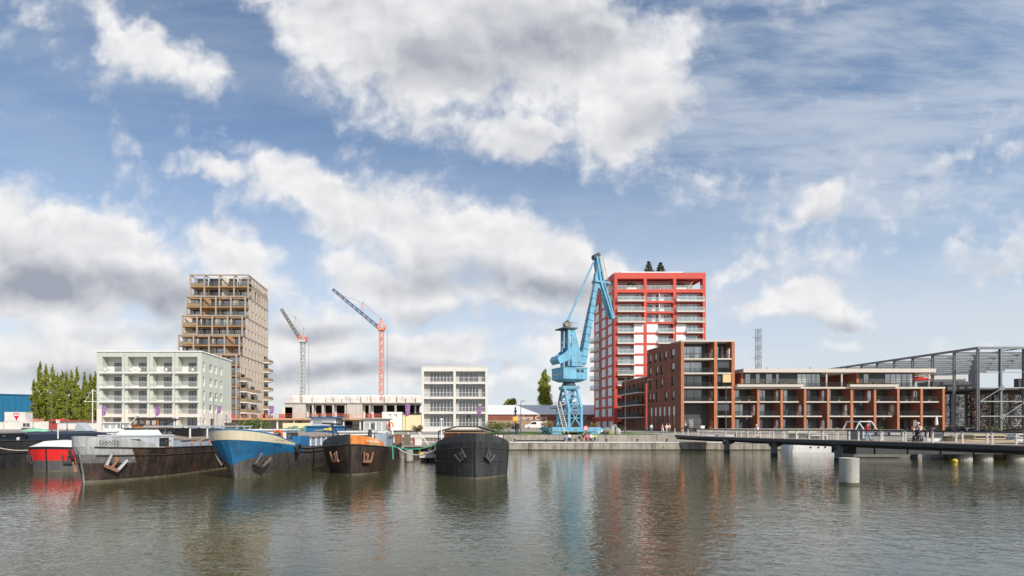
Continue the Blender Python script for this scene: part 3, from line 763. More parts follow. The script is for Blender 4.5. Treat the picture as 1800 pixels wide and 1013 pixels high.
    HW = Z(663, 125.6) - 2.85; FW = [0, 3.25, 6.35, 9.4]
    hol = []
    for i in (1, 2, 3):
        for k in range(5): hol.append((.8 + k * 2.6, FW[i] + .05, 1.9 + k * 2.6, FW[i] + 2.3))
    tall = [(.7 + k * 1.6, .5, 1.5 + k * 1.6, 2.9) for k in range(8)]
    b = MB(); b.M = f2; b.wall(L, HW, hol + tall, .35); b.M = FR((0, 13.4, 0), R(180)); b.wall(1, HW)
    b.M = None; b.box(.5, .1, HW - .5, 9, 13.3, HW - .02); b.build('wall', BRICK, tw)
    b = MB(); b.M = f2; b.box(0, -.06, HW, L, .4, HW + .18); b.build('coping', BAND, tw)
    for h in hol: window(tw, f2, a2, h[0], h[1], h[2] - h[0], h[3] - h[1], 1, 1, DF, GLP, .28)
    for h in tall: window(tw, f2, a2, h[0], h[1], h[2] - h[0], h[3] - h[1], 1, 1, WF, GLP, .28, name='tall_window')
    for i in (1, 2, 3):
        b = MB(); b.M = f2; b.box(.2, -1.6, FW[i] - .3, L - .4, .02, FW[i] - .02); o = b.build('balcony', BAND, tw)
        b = MB(); b.M = f2
        for k in range(70): b.box(.25 + k * (L - .8) / 70, -1.56, FW[i], .36 + k * (L - .8) / 70, -1.5, FW[i] + 1.1)
        b.box(.25, -1.58, FW[i] + 1.08, L - .45, -1.48, FW[i] + 1.14); b.box(.25, -1.49, FW[i], L - .45, -1.47, FW[i] + 1.05)
        b.build('railing', BLACKM, o)
corner_block()

def long_block():
    Y0 = 110.; x0 = X(1291.8, Y0) + .02; W = X(1661, Y0) - x0; z0 = 2.72
    t = thing('brick_apartment_block', 'long low brick apartment block with nine loggia bays and a penthouse', 'apartment building', (x0, Y0, z0))
    FL = [0, 3.3, 6.4]; HT = Z(680.5, Y0) - z0; DP = 2.6; n = 9; bw = W / n
    b = MB(); b.box(0, DP, 0, W, DP + .3, HT - .05); b.build('loggia_back_wall', DWALL, t)
    b = MB(); b.box(.02, DP + .3, 0, W - .02, 14, HT - .1); b.build('wall', BRICK, t)
    for k in range(1, n + 1):
        u_ = k * bw; a = [(FL[i] + .08, FL[i] + 2.5) for i in range(3) if (k + i) % 2 == 0 and not (k == n)]
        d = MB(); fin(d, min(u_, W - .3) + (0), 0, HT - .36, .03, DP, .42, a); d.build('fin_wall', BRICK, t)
        d = MB(); d.box(min(u_, W - .3) - .24, -.04, 0, min(u_, W - .3) + .24, .03, HT - .36); d.build('pier', BRICK_SUN, t)
    d = MB(); d.box(0, -.1, HT - .35, W, 14.2, HT); d.build('roof_edge', BAND, t)
    for a, c in ((.1, W * .315), (W * .535, W * .765)):
        d = MB(); d.box(a, -.75, HT + .003, c, .2, HT + .5); d.build('parapet', BAND, t)
        leaves(500, lambda r, a=a, c=c: (r.uniform(a + .3, c - .3), r.uniform(-.5, .3), HT + .5 + abs(r.gauss(0, .22))), .16, int(a) + 3).build('roof_planting', [SHRUB_G[3], SHRUB_G[0]], t)
    rr = random.Random(4)
    for k in range(n):
        a = k * bw + (.3 if k else .05); c = (k + 1) * bw - .3
        for i in range(3):
            cut = 1.0 if (k + i) % 3 == 1 and i else 0
            if i: d = MB(); d.box(a, .02, FL[i] - .26, c - cut, DP, FL[i]); d.build('floor_slab', BAND, t)
            w1 = (c - a) * rr.choice((.5, .6, .72))
            window(t, FR((0, DP, 0)), 0, a + .1, FL[i] + .02, w1, 2.55, rr.choice((2, 3)), 1, DF, rr.choice((GLZ, GLP, GLD)), -.07)
            if i or k % 3 == 2: railing(t, FR((0, 0, 0)), 0, a, FL[i], c - a - cut, 1.0, BLACKM, .6, y=.3, solid=BRAILD)
    # penthouse storey
    P0, P1 = HT + .01, Z(654.5, Y0) - z0
    def pent(a, c, wins, y0=1.6):
        p = MB(); p.box(a, y0, P0, c, 12, P1); o = p.build('penthouse', BRICK, t)
        p = MB(); p.box(a + .45, y0 - .06, P0, c - .05, y0 - .005, P1); p.build('cladding', DWALL, o)
        p = MB(); p.box(a - .02, y0 - .1, P0, a + .45, y0 - .004, P1); p.build('pier', BRICK_SUN, o)
        for (u_, w_, nx) in wins: window(o, FR((0, y0 - .06, 0)), 0, a + u_, P0 + .1, w_, P1 - P0 - .3, nx, 2, DF, GLZ if nx < 3 else GLP, -.06)
    k_ = W / 369.
    pent(18 * k_, 162 * k_, [(7 * k_, 10 * k_, 1), (26 * k_, 8 * k_, 1), (44 * k_, 12 * k_, 1), (62 * k_, 6 * k_, 1), (100 * k_, 42 * k_, 5)])
    pent(224 * k_, 328 * k_, [(12 * k_, 10 * k_, 1), (50 * k_, 50 * k_, 5)])
    p = MB(); p.box(16 * k_, .2, P1, 355 * k_, 12.2, Z(648, Y0) - z0); p.build('roof', BAND, t)
    p = MB()
    for u_ in (164, 191, 345): p.box(u_ * k_, .6, P0, u_ * k_ + .25, .85, P1)
    p.build('post', BAND, t)
    railing(t, FR((0, 0, 0)), 0, W * .32, P0, W * .21, 1.0, BLACKM, .6, y=.1, solid=BRAILD); railing(t, FR((0, 0, 0)), 0, W * .77, P0, W * .225, 1.0, BLACKM, .6, y=.1, solid=BRAILD)
    # parasol, ducts, planters
    s = thing('parasol', 'red parasol on the roof terrace at the right end of the brick block', 'parasol', (x0 + W * .92, Y0 + 2.2, z0 + HT))
    b = MB(); b.tube((0, 0, 0), (0, 0, 2.3), .04); b.build('pole', WM, s)
    b = MB(); b.lathe((0, 0, 1.7), [(2.2, 0), (1.2, .45), (.05, .75)], 8); b.build('canopy', mat('red_cloth', (.60, .03, .03), .8, var=.1), s)
    s = thing('parasol', 'closed white parasol on the terrace below the brick block, near its right end', 'parasol', (X(1646, 108.5), 108.5, z0))
    b = MB(); b.tube((0, 0, 0), (0, 0, 3.2), .04); b.build('pole', DF, s)
    b = MB(); b.lathe((0, 0, 1.2), [(.12, 0), (.3, .2), (.2, 1.5), (.05, 2.)], 8); b.build('canopy', WHITE, s)
    for j, (u_, w_) in enumerate(((66, 9), (84, 6), (163, 7))):
        p = MB(); p.box(0, 0, 0, w_ * k_, 1.2, .5); p.box(w_ * k_ * .3, .3, .5, w_ * k_ * .5, .7, .85)
        tag(p.build('roof_vent', mat('galvanised', (.42, .43, .43), .5, metal=.3), None, (x0 + u_ * k_, Y0 + 5, Z(648, Y0) + .01)), 'grey ventilation unit on the penthouse roof, ' + ['leftmost', 'second', 'rightmost'][j] + ' of three', 'roof vent', 'vents on the penthouse roof')
    # pots and plants on the loggias
    for j, (k, i, f_) in enumerate(((0, 2, .3), (0, 2, .7), (4, 2, .6), (6, 2, .3), (8, 2, .5), (7, 2, .5), (3, 0, .5), (6, 0, .4), (8, 0, .3))):
        s = thing('potted_plant', 'potted plant on the ' + ['ground', 'first', 'second'][i] + ' floor loggia, ' + ['first', 'second', 'third', 'fourth', 'fifth', 'sixth', 'seventh', 'eighth', 'last'][k] + ' brick bay, ' + ('left' if f_ < .5 else 'right'), 'plant', (x0 + (k + f_) * bw, Y0 + .9, z0 + FL[i]), 0, 'plants on the brick loggias')
        b = MB(); b.lathe((0, 0, 0), [(.16, 0), (.24, .4)], 8); b.build('pot', BAND, s)
        leaves(70, blobshape([(0, 0, .8, .5, .4, .45)]), .12, j).build('foliage', [SHRUB_G[1], SHRUB_G[0]], s)
long_block()

# ================================================================ grey steel frame hall at the right
STEEL = mat('grey_steel', (.215, .235, .245), .5, var=.12, scale=.8, metal=.2, streak=.15)
STEELL = mat('pale_steel', (.36, .39, .395), .5, var=.1, scale=.8, metal=.2)
def steel_hall():
    Y0 = 113.; x0 = X(1717, Y0); z0 = 2.75; HT = Z(610, Y0) - z0; D = 62.; W = 52.
    t = thing('steel_frame_hall', 'open grey steel skeleton of an old hall at the right edge', 'hall', (x0, Y0, z0))
    bx = 5.2; by = 5.15; nb, nd = 10, 12
    for j in range(nd + 1):                                          # left side columns
        b = MB(); y = j * by; b.box(0, y - .17, 0, .1, y + .17, HT - .5); b.box(.1, y - .03, 0, .38, y + .03, HT - .5); b.box(.38, y - .17, 0, .48, y + .17, HT - .5); b.build('column', STEEL, t)
    for i in range(1, nb + 1):
        b = MB(); x = i * bx; b.box(x - .19, -.24, 0, x + .19, -.14, HT - .5); b.box(x - .03, -.14, 0, x + .03, .16, HT - .5); b.box(x - .19, .16, 0, x + .19, .26, HT - .5); b.build('column', STEEL, t)
    for i in range(1, nb):
        for j in range(1, nd, 2):
            if (i * 3 + j) % 4 == 0: b = MB(); b.box(i * bx - .2, j * by - .2, 0, i * bx + .2, j * by + .2, HT - 1.2); b.build('column', STEEL, t)
    b = MB(); b.box(-.08, -.3, HT - .5, .55, D, HT); b.box(.55, -.32, HT - .5, W, .3, HT); b.build('eaves_beam', STEEL, t)
    for j in range(1, nd + 1):                                       # roof girders
        y = j * by; b = MB(); b.box(.62, y - .12, HT - .5, W, y + .12, HT - .42); b.box(.62, y - .12, HT - .98, W, y + .12, HT - .9); b.box(.62, y - .03, HT - .9, W, y + .03, HT - .5); b.build('roof_girder', STEEL, t)
    for i in range(2, nb, 2):
        b = MB(); b.box(i * bx - .08, .3, HT - .4, i * bx + .08, D, HT - .2); b.build('roof_purlin', STEEL, t)
    # platform inside, rails and bracing
    zp = Z(682, Y0) - z0
    b = MB(); b.box(.7, .4, zp - .35, W, D - 6, zp); b.build('platform', mat('dark_deck', (.09, .088, .085), .8), t)
    b = MB(); b.box(bx * -.0, 10, zp, 9, 14, zp + 2.3); b.box(1.2, 7.6, zp, 7, 10, zp + 1.3); b.box(bx * 3 + .5, 6, zp, bx * 3 + 8, 7, zp + 2.6); b.build('stair_block', mat('dark_deck', (.09, .088, .085)), t)
    b = MB(); b.box(.75, 30, zp, W * .55, 30.5, HT - 3.4); b.build('backdrop_wall', mat('pale_sheeting', (.58, .57, .54), .85, var=.06, streak=.08), t)
    b = MB(); b.box(1, 24, HT - 4.2, bx * 1.9, 24.5, HT - 3.6); b.build('crane_beam', mat('yellow_paint', (.62, .36, .04), .6), t)
    zr = Z(653, Y0) - z0
    b = MB(); b.box(-.02, .2, zr, .1, D, zr + .14); b.box(.6, -.16, zr - .3, W, -.11, zr - .16); b.build('rail', STEEL, t)
    z1, z2, z3 = zp, Z(706, Y0) - z0, Z(732, Y0) - z0
    for k, z in enumerate((z1, z2, z3)):
        b = MB(); b.box(.6, -.32, z - .1, W, -.245, z + .1); b.build('tie_beam', STEELL, t)
    for (i, za, zb) in ((0, z2, z1), (1, z3, z2), (2, z1, z2), (2, z3, 1.2)):
        b = MB(); b.beam((i * bx + .3, -.4, za), ((i + 1) * bx, -.4, zb), .1); b.build('brace', STEELL, t)
    for (i, z) in ((1, z1), (1, z3), (2, z2)):
        b = MB()
        for k in range(4): a = k * math.pi / 4; b.beam((i * bx - .7 * math.cos(a), -.38, z - .7 * math.sin(a)), (i * bx + .7 * math.cos(a), -.38, z + .7 * math.sin(a)), .14)
        b.build('gusset', STEELL, t)
    # ground floor pavilion of glass and brown screens inside the frame
    g_ = thing('glass_pavilion', 'dark glass pavilion with green doors standing inside the steel frame', 'pavilion', (x0, Y0 + 8, z0))
    b = MB(); b.box(.8, 0, .3, W, 20, zp - .4); b.build('wall', DWALL, g_)
    for k in range(9): window(g_, FR((0, 0, 0)), 0, 1 + k * 5.2, 1.0, 4.6, zp - 2, 3, 2, WF if k % 3 == 0 else DF, GLP if k % 3 == 0 else GLD, -.07)
    for k in range(4): window(g_, FR((.8, 20, 0), R(-90)), R(-90), 1 + k * 4.8, .6, 4.2, zp - 1.6, 3, 2, WF, GLD, -.07)
    # climbing plants behind the bracing
    m1 = mat('bare_twigs', (.12, .08, .06), .9, var=.4, scale=3)
    for k, (a, c, gcol, lab) in enumerate(((.7, bx - .5, m1, 'brown climbing plants on the screen left of the green ones'), (bx + .4, bx + 2.6, SHRUB_G[2], 'bright green climbing plants in the steel frame'), (bx + 2.8, 3 * bx, m1, 'brown climbing plants on the screen at the right edge'))):
        c_ = leaves(1500 if k != 1 else 500, lambda r, a=a, c=c: (r.uniform(a, c), 1.2 + r.random() * .8, .3 + r.random() * (zp - 1.2)), .22, 70 + k, .45)
        tag(c_.build('climbing_plant', [gcol, mat('dry_stem', (.20, .15, .12), .9, var=.4, scale=4)], None, (x0, Y0, z0)), lab, 'plant')
steel_hall()
# far lattice pylon
def pylon():
    Y0 = 260.; t = thing('lattice_pylon', 'slim grey lattice pylon rising behind the long brick block', 'pylon', (X(1333, Y0), Y0, 3))
    h_ = Z(578, Y0) - 3
    b = MB(); lattice(b, (0, 0, 0), (0, 0, h_), 2.1, .09, 22, .85); b.build('mast', STEEL, t)
    b = MB()
    for z in (.93, .72, .52): b.beam((-3.4, 0, h_ * z - 1), (0, 0, h_ * z), .12); b.beam((-3.4, 0, h_ * z - 1), (0, 0, h_ * z - 1.6), .1)
    b.build('cross_arm', STEEL, t)
pylon()
# ================================================================ blue harbour crane
CBL = mat('crane_blue', (.155, .415, .575), .6, var=.2, scale=.8, streak=.22, dirt=(.19, .165, .14), dirt_amt=.5)
CBD = mat('crane_steel_dark', (.06, .075, .085), .6, var=.2)
ROPE = mat('pale_rope', (.62, .55, .44), .8); RUSTY = mat('rust', (.28, .12, .05), .9, var=.35, scale=2)
YELP = mat('yellow_paint', (.62, .36, .04), .6)
def harbour_crane():
    t = thing('harbour_crane', 'light blue harbour crane on a lattice portal standing on the quay lawn', 'crane', (24.1, 92.4, gz(92)))
    oz = gz(92)
    def w(x, y, z): return (x - 24.1, y - 92.4, z - oz)
    ya, yb = 88.4, 96.6; xl, xr = 23.1, 25.25
    # base frame and bogies
    b = MB()
    for y in (ya, yb): b.box(*w(20.1, y - .45, 2.86), *w(28.5, y + .45, 3.62)); b.box(*w(19.7, y - .15, 3.15), *w(20.1, y + .15, 3.4)); b.box(*w(28.5, y - .15, 3.15), *w(29.3, y + .15, 3.4))
    for x in (20.5, 27.9): b.box(*w(x - .35, ya + .45, 2.95), *w(x + .35, yb - .45, 3.5))
    b.box(*w(xl - .3, ya + .45, 2.95), *w(xl + .3, yb - .45, 3.45)); b.box(*w(xr - .3, ya + .45, 2.95), *w(xr + .3, yb - .45, 3.45))
    b.build('base_frame', CBL, t)
    for y in (ya, yb):
        for x in (20.9, 27.4):
            b = MB(); b.prism([w(x - .9, y - .3, 2.38), w(x + .9, y - .3, 2.38), w(x + .7, y - .3, 2.75), w(x + .3, y - .3, 2.858), w(x - .3, y - .3, 2.858), w(x - .7, y - .3, 2.75)], (0, .6, 0))
            o = b.build('bogie', CBL, t)
            for dx in (-.5, .5): b = MB(); b.lathe(w(x + dx, y - .25, 2.5), [(.28, 0), (.28, .5)], 12, 'y'); b.build('wheel', CBD, o)
    # portal legs
    zk, zt = 7.0, 10.4
    for x in (xl, xr):
        for y, yt in ((ya, 91.2), (yb, 93.5)):
            b = MB(); b.beam(w(x, y, 3.62), w(x, y, zk), .4, .42); b.beam(w(x, y, zk - .1), w(x, yt, zt), .4, .42, .36, .38); b.build('leg', CBL, t)
    b = MB(); b.box(*w(xl - .45, 90.9, zt), *w(xr + .45, 93.9, zt + .55)); b.build('portal_head', CBL, t)
    b = MB()
    for f in (0, 1):                                        # bracing of the front and back faces
        y0, y1 = ((ya, 91.2), (yb, 93.5))[f]
        def yy(z): return y0 if z < zk else y0 + (y1 - y0) * (z - zk) / (zt - zk)
        zs = [3.7, 5.2, 6.6, 7.6, 8.6, 9.5, 10.3]
        for i, (z0, z1) in enumerate(zip(zs, zs[1:])):
            xm = (xl + xr) / 2
            b.beam(w(xl + .25, yy(z1), z1), w(xr - .25, yy(z1), z1), .14)
            if i % 2 == 0: b.beam(w(xl + .2, yy(z0), z0), w(xm, yy(z1), z1), .13); b.beam(w(xr - .2, yy(z0), z0), w(xm, yy(z1), z1), .13)
            else: b.beam(w(xl + .2, yy(z1), z1), w(xm, yy(z0), z0), .13); b.beam(w(xr - .2, yy(z1), z1), w(xm, yy(z0), z0), .13)
    for x in (xl, xr):                                      # side lattice
        def lr(z): return (ya if z < zk else ya + 2.8 * (z - zk) / (zt - zk), yb if z < zk else yb - 3.1 * (z - zk) / (zt - zk))
        zs = [3.7, 5.35, 7.0, 8.1, 9.2, 10.3]
        for i, (z0, z1) in enumerate(zip(zs, zs[1:])):
            a0, c0 = lr(z0); a1, c1 = lr(z1); m_ = 92.4
            b.beam(w(x, a1, z1), w(x, c1, z1), .13)
            b.beam(w(x, a0, z0), w(x, m_, z1), .12); b.beam(w(x, c0, z0), w(x, m_, z1), .12)
    b.build('bracing', CBL, t)
    b = MB(); b.box(*w(xl - 1.6, 90, 7.05), *w(xl - .25, 96, 7.13)); b.build('walkway', CBD, t)
    railing(t, FR(w(xl - 1.55, 96, 7.13), R(-90)), 0, 0, 0, 5.8, 1.0, CBD, .8)
    b = MB(); p, q = Vector(w(22.1, 87.7, 2.6)), Vector(w(21.2, 90, 8.2))
    b.beam(p, q, .09, .16); b.beam(p + Vector((.7, .1, 0)), q + Vector((.7, .1, 0)), .09, .16)
    for k in range(1, 16): a = p.lerp(q, k / 16); b.beam(a, a + Vector((.7, .1, 0)), .16, .05)
    b.build('stair', mat('pale_galvanised', (.62, .60, .52), .6), t)
    # slewing upper works, turned about 20 degrees
    th = R(20)
    up_o = (24.1, 92.4, 10.95)
    M_ = FR(w(*up_o), th)
    def lx(px): return (92.4 * (px - 765) - 24.1 * 900) / (900 * math.cos(th) - math.sin(th) * (px - 765))
    def L(px, py, y=0.):
        x = lx(px); return (x, y, H + (749 - py) * (92.4 + math.sin(th) * x) / 900 - up_o[2])
    b = MB(); b.M = M_; b.lathe((0, 0, 0), [(1.25, 0), (1.25, .35), (1.05, .4), (1.05, .75)], 20); b.build('slewing_ring', CBD, t)
    x0, x1, hy, zb, zt2 = -2.35, 2.6, 1.85, .75, 3.15
    b = MB(); b.M = M_; b.box(x0, -hy, zb + .45, x1, hy, zt2)
    b.loft([[(x0 + .9, -hy + .7, zb), (x1 - .9, -hy + .7, zb), (x1 - .9, hy - .7, zb), (x0 + .9, hy - .7, zb)], [(x0 + .01, -hy + .01, zb + .449), (x1 - .01, -hy + .01, zb + .449), (x1 - .01, hy - .01, zb + .449), (x0 + .01, hy - .01, zb + .449)]])
    ho = b.build('machinery_house', CBL, t)
    b = MB(); b.M = M_; b.box(x0 - .08, -hy - .08, zt2, x1 + .08, hy + .08, zt2 + .1); b.build('roof', CBL, ho)
    for dx in (.35, 1.2): window(ho, M_ @ FR((0, -hy, 0)), th, dx, 2.4, .62, .55, 2, 1, CBD, GLD, -.06)
    for dx in (.4, 1.25): b = MB(); b.M = M_; b.box(dx, -hy - .03, 1.2, dx + .5, -hy - .002, 2.15); b.build('louvre', mat('crane_louvre', (.12, .33, .46), .6), ho)
    text(ho, 'Boomsemann', .5, tuple(M_ @ Vector((x0 - .02, 1.72, 1.95))), (R(90), 0, th - R(90)), WHITE, 'lettering', shear=.1)
    railing(t, M_ @ FR((x0, -hy + .05, zt2 + .1)), th, 0, 0, x1 - x0, .9, CBD, .6)
    # A-frame, counterweight arm, tie rod
    def plate(name, pts, y, d, m=CBL):
        b = MB(); b.M = M_; b.prism([L(px, py, y) for px, py in pts], (0, d, 0)); return b.build(name, m, t)
    for y in (-1.1, .95): plate('tower_frame', [(998.5, 645), (1018, 645), (1014, 622), (1004, 580), (998.5, 580)], y, .16)
    for y in (-1.1, .95): plate('tower_leg', [(992, 645), (996, 645), (996.5, 580), (992.5, 580)], y, .3)
    b = MB(); b.M = M_
    for py in (590, 604, 618, 632): b.beam(L(1001, py, -1), L(1001, py, 1), .25); b.beam(L(994, py, -1), L(1000, py, -1), .18)
    for py in (597, 611, 625): p = L(1002.5, py, -1.12); b.lathe((p[0], p[1] + .0, p[2]), [(.2, -.02), (.2, .03)], 10, 'y')
    b.build('tower_bracing', CBL, t)
    b = MB(); b.M = M_; p = L(983, 579); q = L(1007, 577); b.box(p[0], -1.4, p[2], q[0], 1.4, p[2] + .18); b.build('top_platform', CBD, t)
    railing(t, M_ @ FR((p[0], -1.35, p[2] + .18)), th, 0, 0, q[0] - p[0], .9, CBD, .7)
    for dx in (995, 1000):
        p = L(dx, 571); b = MB(); b.M = M_; b.lathe((p[0], -.4, p[2]), [(.45, 0), (.45, .8)], 14, 'y'); b.build('sheave', mat('sheave', (.30, .27, .2), .6, var=.3), t)
    b = MB(); b.M = M_; b.beam(L(997, 580), L(997.5, 564), .5, .5); b.build('sheave_bracket', CBD, t)
    for y in (-1.3, 1.1): plate('counterweight_arm', [(973, 633), (976, 627), (982, 625), (999, 610), (1001, 617), (994, 634), (978, 641)], y, .2)
    b = MB(); b.M = M_; p = L(973, 634); q = L(983, 626); b.prism([L(973, 634, -1.1), L(976, 626.5, -1.1), L(983, 626, -1.1), L(984, 636, -1.1), L(978, 641, -1.1)], (0, 2.2, 0)); b.build('counterweight', CBL, t)
    b = MB(); b.M = M_; b.tube(L(997, 566), L(1045.5, 456), .16, 6); b.build('tie_rod', CBL, t)
    # jib: box girder with ladder-like plating
    b = MB(); b.M = M_; fA, fB = L(1022, 640), L(1047.5, 497); b.beam(fA, fB, 1.2, 1.3, .8, .65); jb = b.build('jib', CBL, t)
    b = MB(); b.M = M_
    dv = (Vector(fB) - Vector(fA))
    for k in range(1, 11):
        c = Vector(fA) + dv * (k / 11.3); wd = 1.2 + (.8 - 1.2) * k / 11.3; hh = 1.3 + (.65 - 1.3) * k / 11.3
        b.beam(c - dv.normalized() * .06, c + dv.normalized() * .06, wd + .08, hh + .08)
    b.build('jib_rib', mat('crane_blue_dark', (.06, .21, .33), .55), jb)
    plate('jib_foot', [(1010, 645), (1025, 645), (1026, 622), (1018, 618)], -.5, 1.0)
    # double-ended fly jib
    b = MB(); b.M = M_
    J = L(1053, 495)
    for y in (-.42, .42):
        def o(p): return (p[0], p[1] + y, p[2])
        b.beam(o(L(1046.5, 452)), o(J), .34, .3); b.beam(o(L(1051, 454)), o(L(1059, 495)), .3, .26); b.beam(o(J), o(L(1073, 557)), .42, .36, .34, .3)
        b.beam(o(L(1059, 497)), o(L(1075, 553)), .3, .26)
    for k in range(9):
        f = k / 8.; a = Vector(L(1046.5, 452)).lerp(Vector(J), f); c = Vector(L(1051, 454)).lerp(Vector(L(1059, 495)), f)
        b.beam(a, c, .12); b.beam(a + Vector((0, -.42, 0)), a + Vector((0, .42, 0)), .12)
        a = Vector(J).lerp(Vector(L(1073, 557)), f); b.beam(a + Vector((0, -.42, 0)), a + Vector((0, .42, 0)), .12)
    b.build('fly_jib', CBL, t)
    plate('jib_head', [(1043, 500), (1046, 480), (1055, 478), (1060, 498), (1052, 508)], -.3, .6)
    b = MB(); b.M = M_; b.beam(L(1043, 495), L(1070, 499), 1.2, .35); b.build('head_platform', CBL, t)
    for i, (px, py, r) in enumerate(((1046, 452, .5), (1050, 449, .4), (1075, 557, .45))):
        p = L(px, py); b = MB(); b.M = M_; b.lathe((p[0], -.45, p[2]), [(r, 0), (r, .9)], 16, 'y'); b.build('sheave', CBL if i == 2 else CBD, t)
    b = MB(); b.M = M_; b.beam(L(1068, 560), L(1085, 559), .35, .3); b.build('hook_frame', CBD, t)
    # ropes and the yellow rope guard on the fly jib
    for nm, pts, r in (('hoist_rope', [(1041, 490), (1012, 624)], .035), ('hoist_rope', [(1043.5, 497), (1014, 624)], .035), ('hoist_rope', [(1008, 575), (1013, 622)], .03),
                       ('hoist_rope', [(1058, 447), (1067, 482), (1081, 545)], .03), ('hoist_rope', [(1052, 447), (1062, 480), (1079, 553)], .03)):
        b = MB(); b.M = M_; b.path([L(px, py) for px, py in pts], r, 4); b.build(nm, ROPE, t)
    b = MB(); b.M = M_
    for k in range(7):
        f = k / 6.; a = Vector(L(1052, 455)).lerp(Vector(L(1062, 500)), f); c = Vector(L(1058, 449)).lerp(Vector(L(1070, 500)), f); b.beam(a, c, .07)
    b.path([L(1058, 449), L(1070, 500)], .05, 4); b.build('rope_guard', YELP, t)
harbour_crane()

# ================================================================ low hall behind the crane
SHEET = mat('white_roof_sheet', (.72, .72, .72), .55, var=.06, scale=.3, streak=.1)
def low_hall():
    Y0 = 171.; x0 = X(742, Y0); W = X(1066, Y0) - x0; z0 = 3.; D = 20.
    t = thing('low_hall', 'long low brick hall with white sheet roof and lettered front behind the blue crane', 'hall', (x0, Y0, z0))
    e = Z(729, Y0) - z0; r = Z(712.5, Y0 + 10) - z0
    b = MB(); b.M = FR((0, 0, 0)); b.wall(W, e - 1.9, [(W * .36, 1.2, W * .40, 2.2)], .3); b.M = None; b.box(.02, .4, 0, W, D, e - 2); b.build('wall', mat('tan_plaster', (.36, .26, .17), .9, var=.15, scale=.4, dirt=(.2, .12, .08)), t)
    b = MB(); b.box(0, -.06, e - 1.9, W, .4, e - .05); b.build('fascia', BRICK, t)
    b = MB(); n = 90
    pts = []
    for k in range(n + 1):
        x = W * k / n; dz = .09 * (k % 2); pts.append(((x, -.4, e - .02 + dz), (x, 10, r + dz), (x, D + .4, e + dz)))
    for p, q in zip(pts, pts[1:]): b.quad = None; b.add([p[0], q[0], q[1], p[1]], [(0, 1, 2, 3)]); b.add([p[1], q[1], q[2], p[2]], [(0, 1, 2, 3)])
    b.add([(0, -.4, e), (0, 10, r), (0, D, e)], [(0, 1, 2)]); b.add([(W, -.4, e), (W, D, e), (W, 10, r)], [(0, 1, 2)])
    b.build('roof', SHEET, t)
    k_ = 170 / 900.
    text(t, 'Galeria Cars', 2.0, (X(903, Y0) - x0, -.09, e - 1.72), (R(90), 0, 0), WHITE, 'lettering', shear=.35, sx_=1.08)
    for s_, px_ in (('/', 986), ('f', 1026), ('r', 1040)): text(t, s_, 2.0, (X(px_, Y0) - x0, -.09, e - 1.72), (R(90), 0, 0), WHITE, 'lettering', shear=.35)
low_hall()

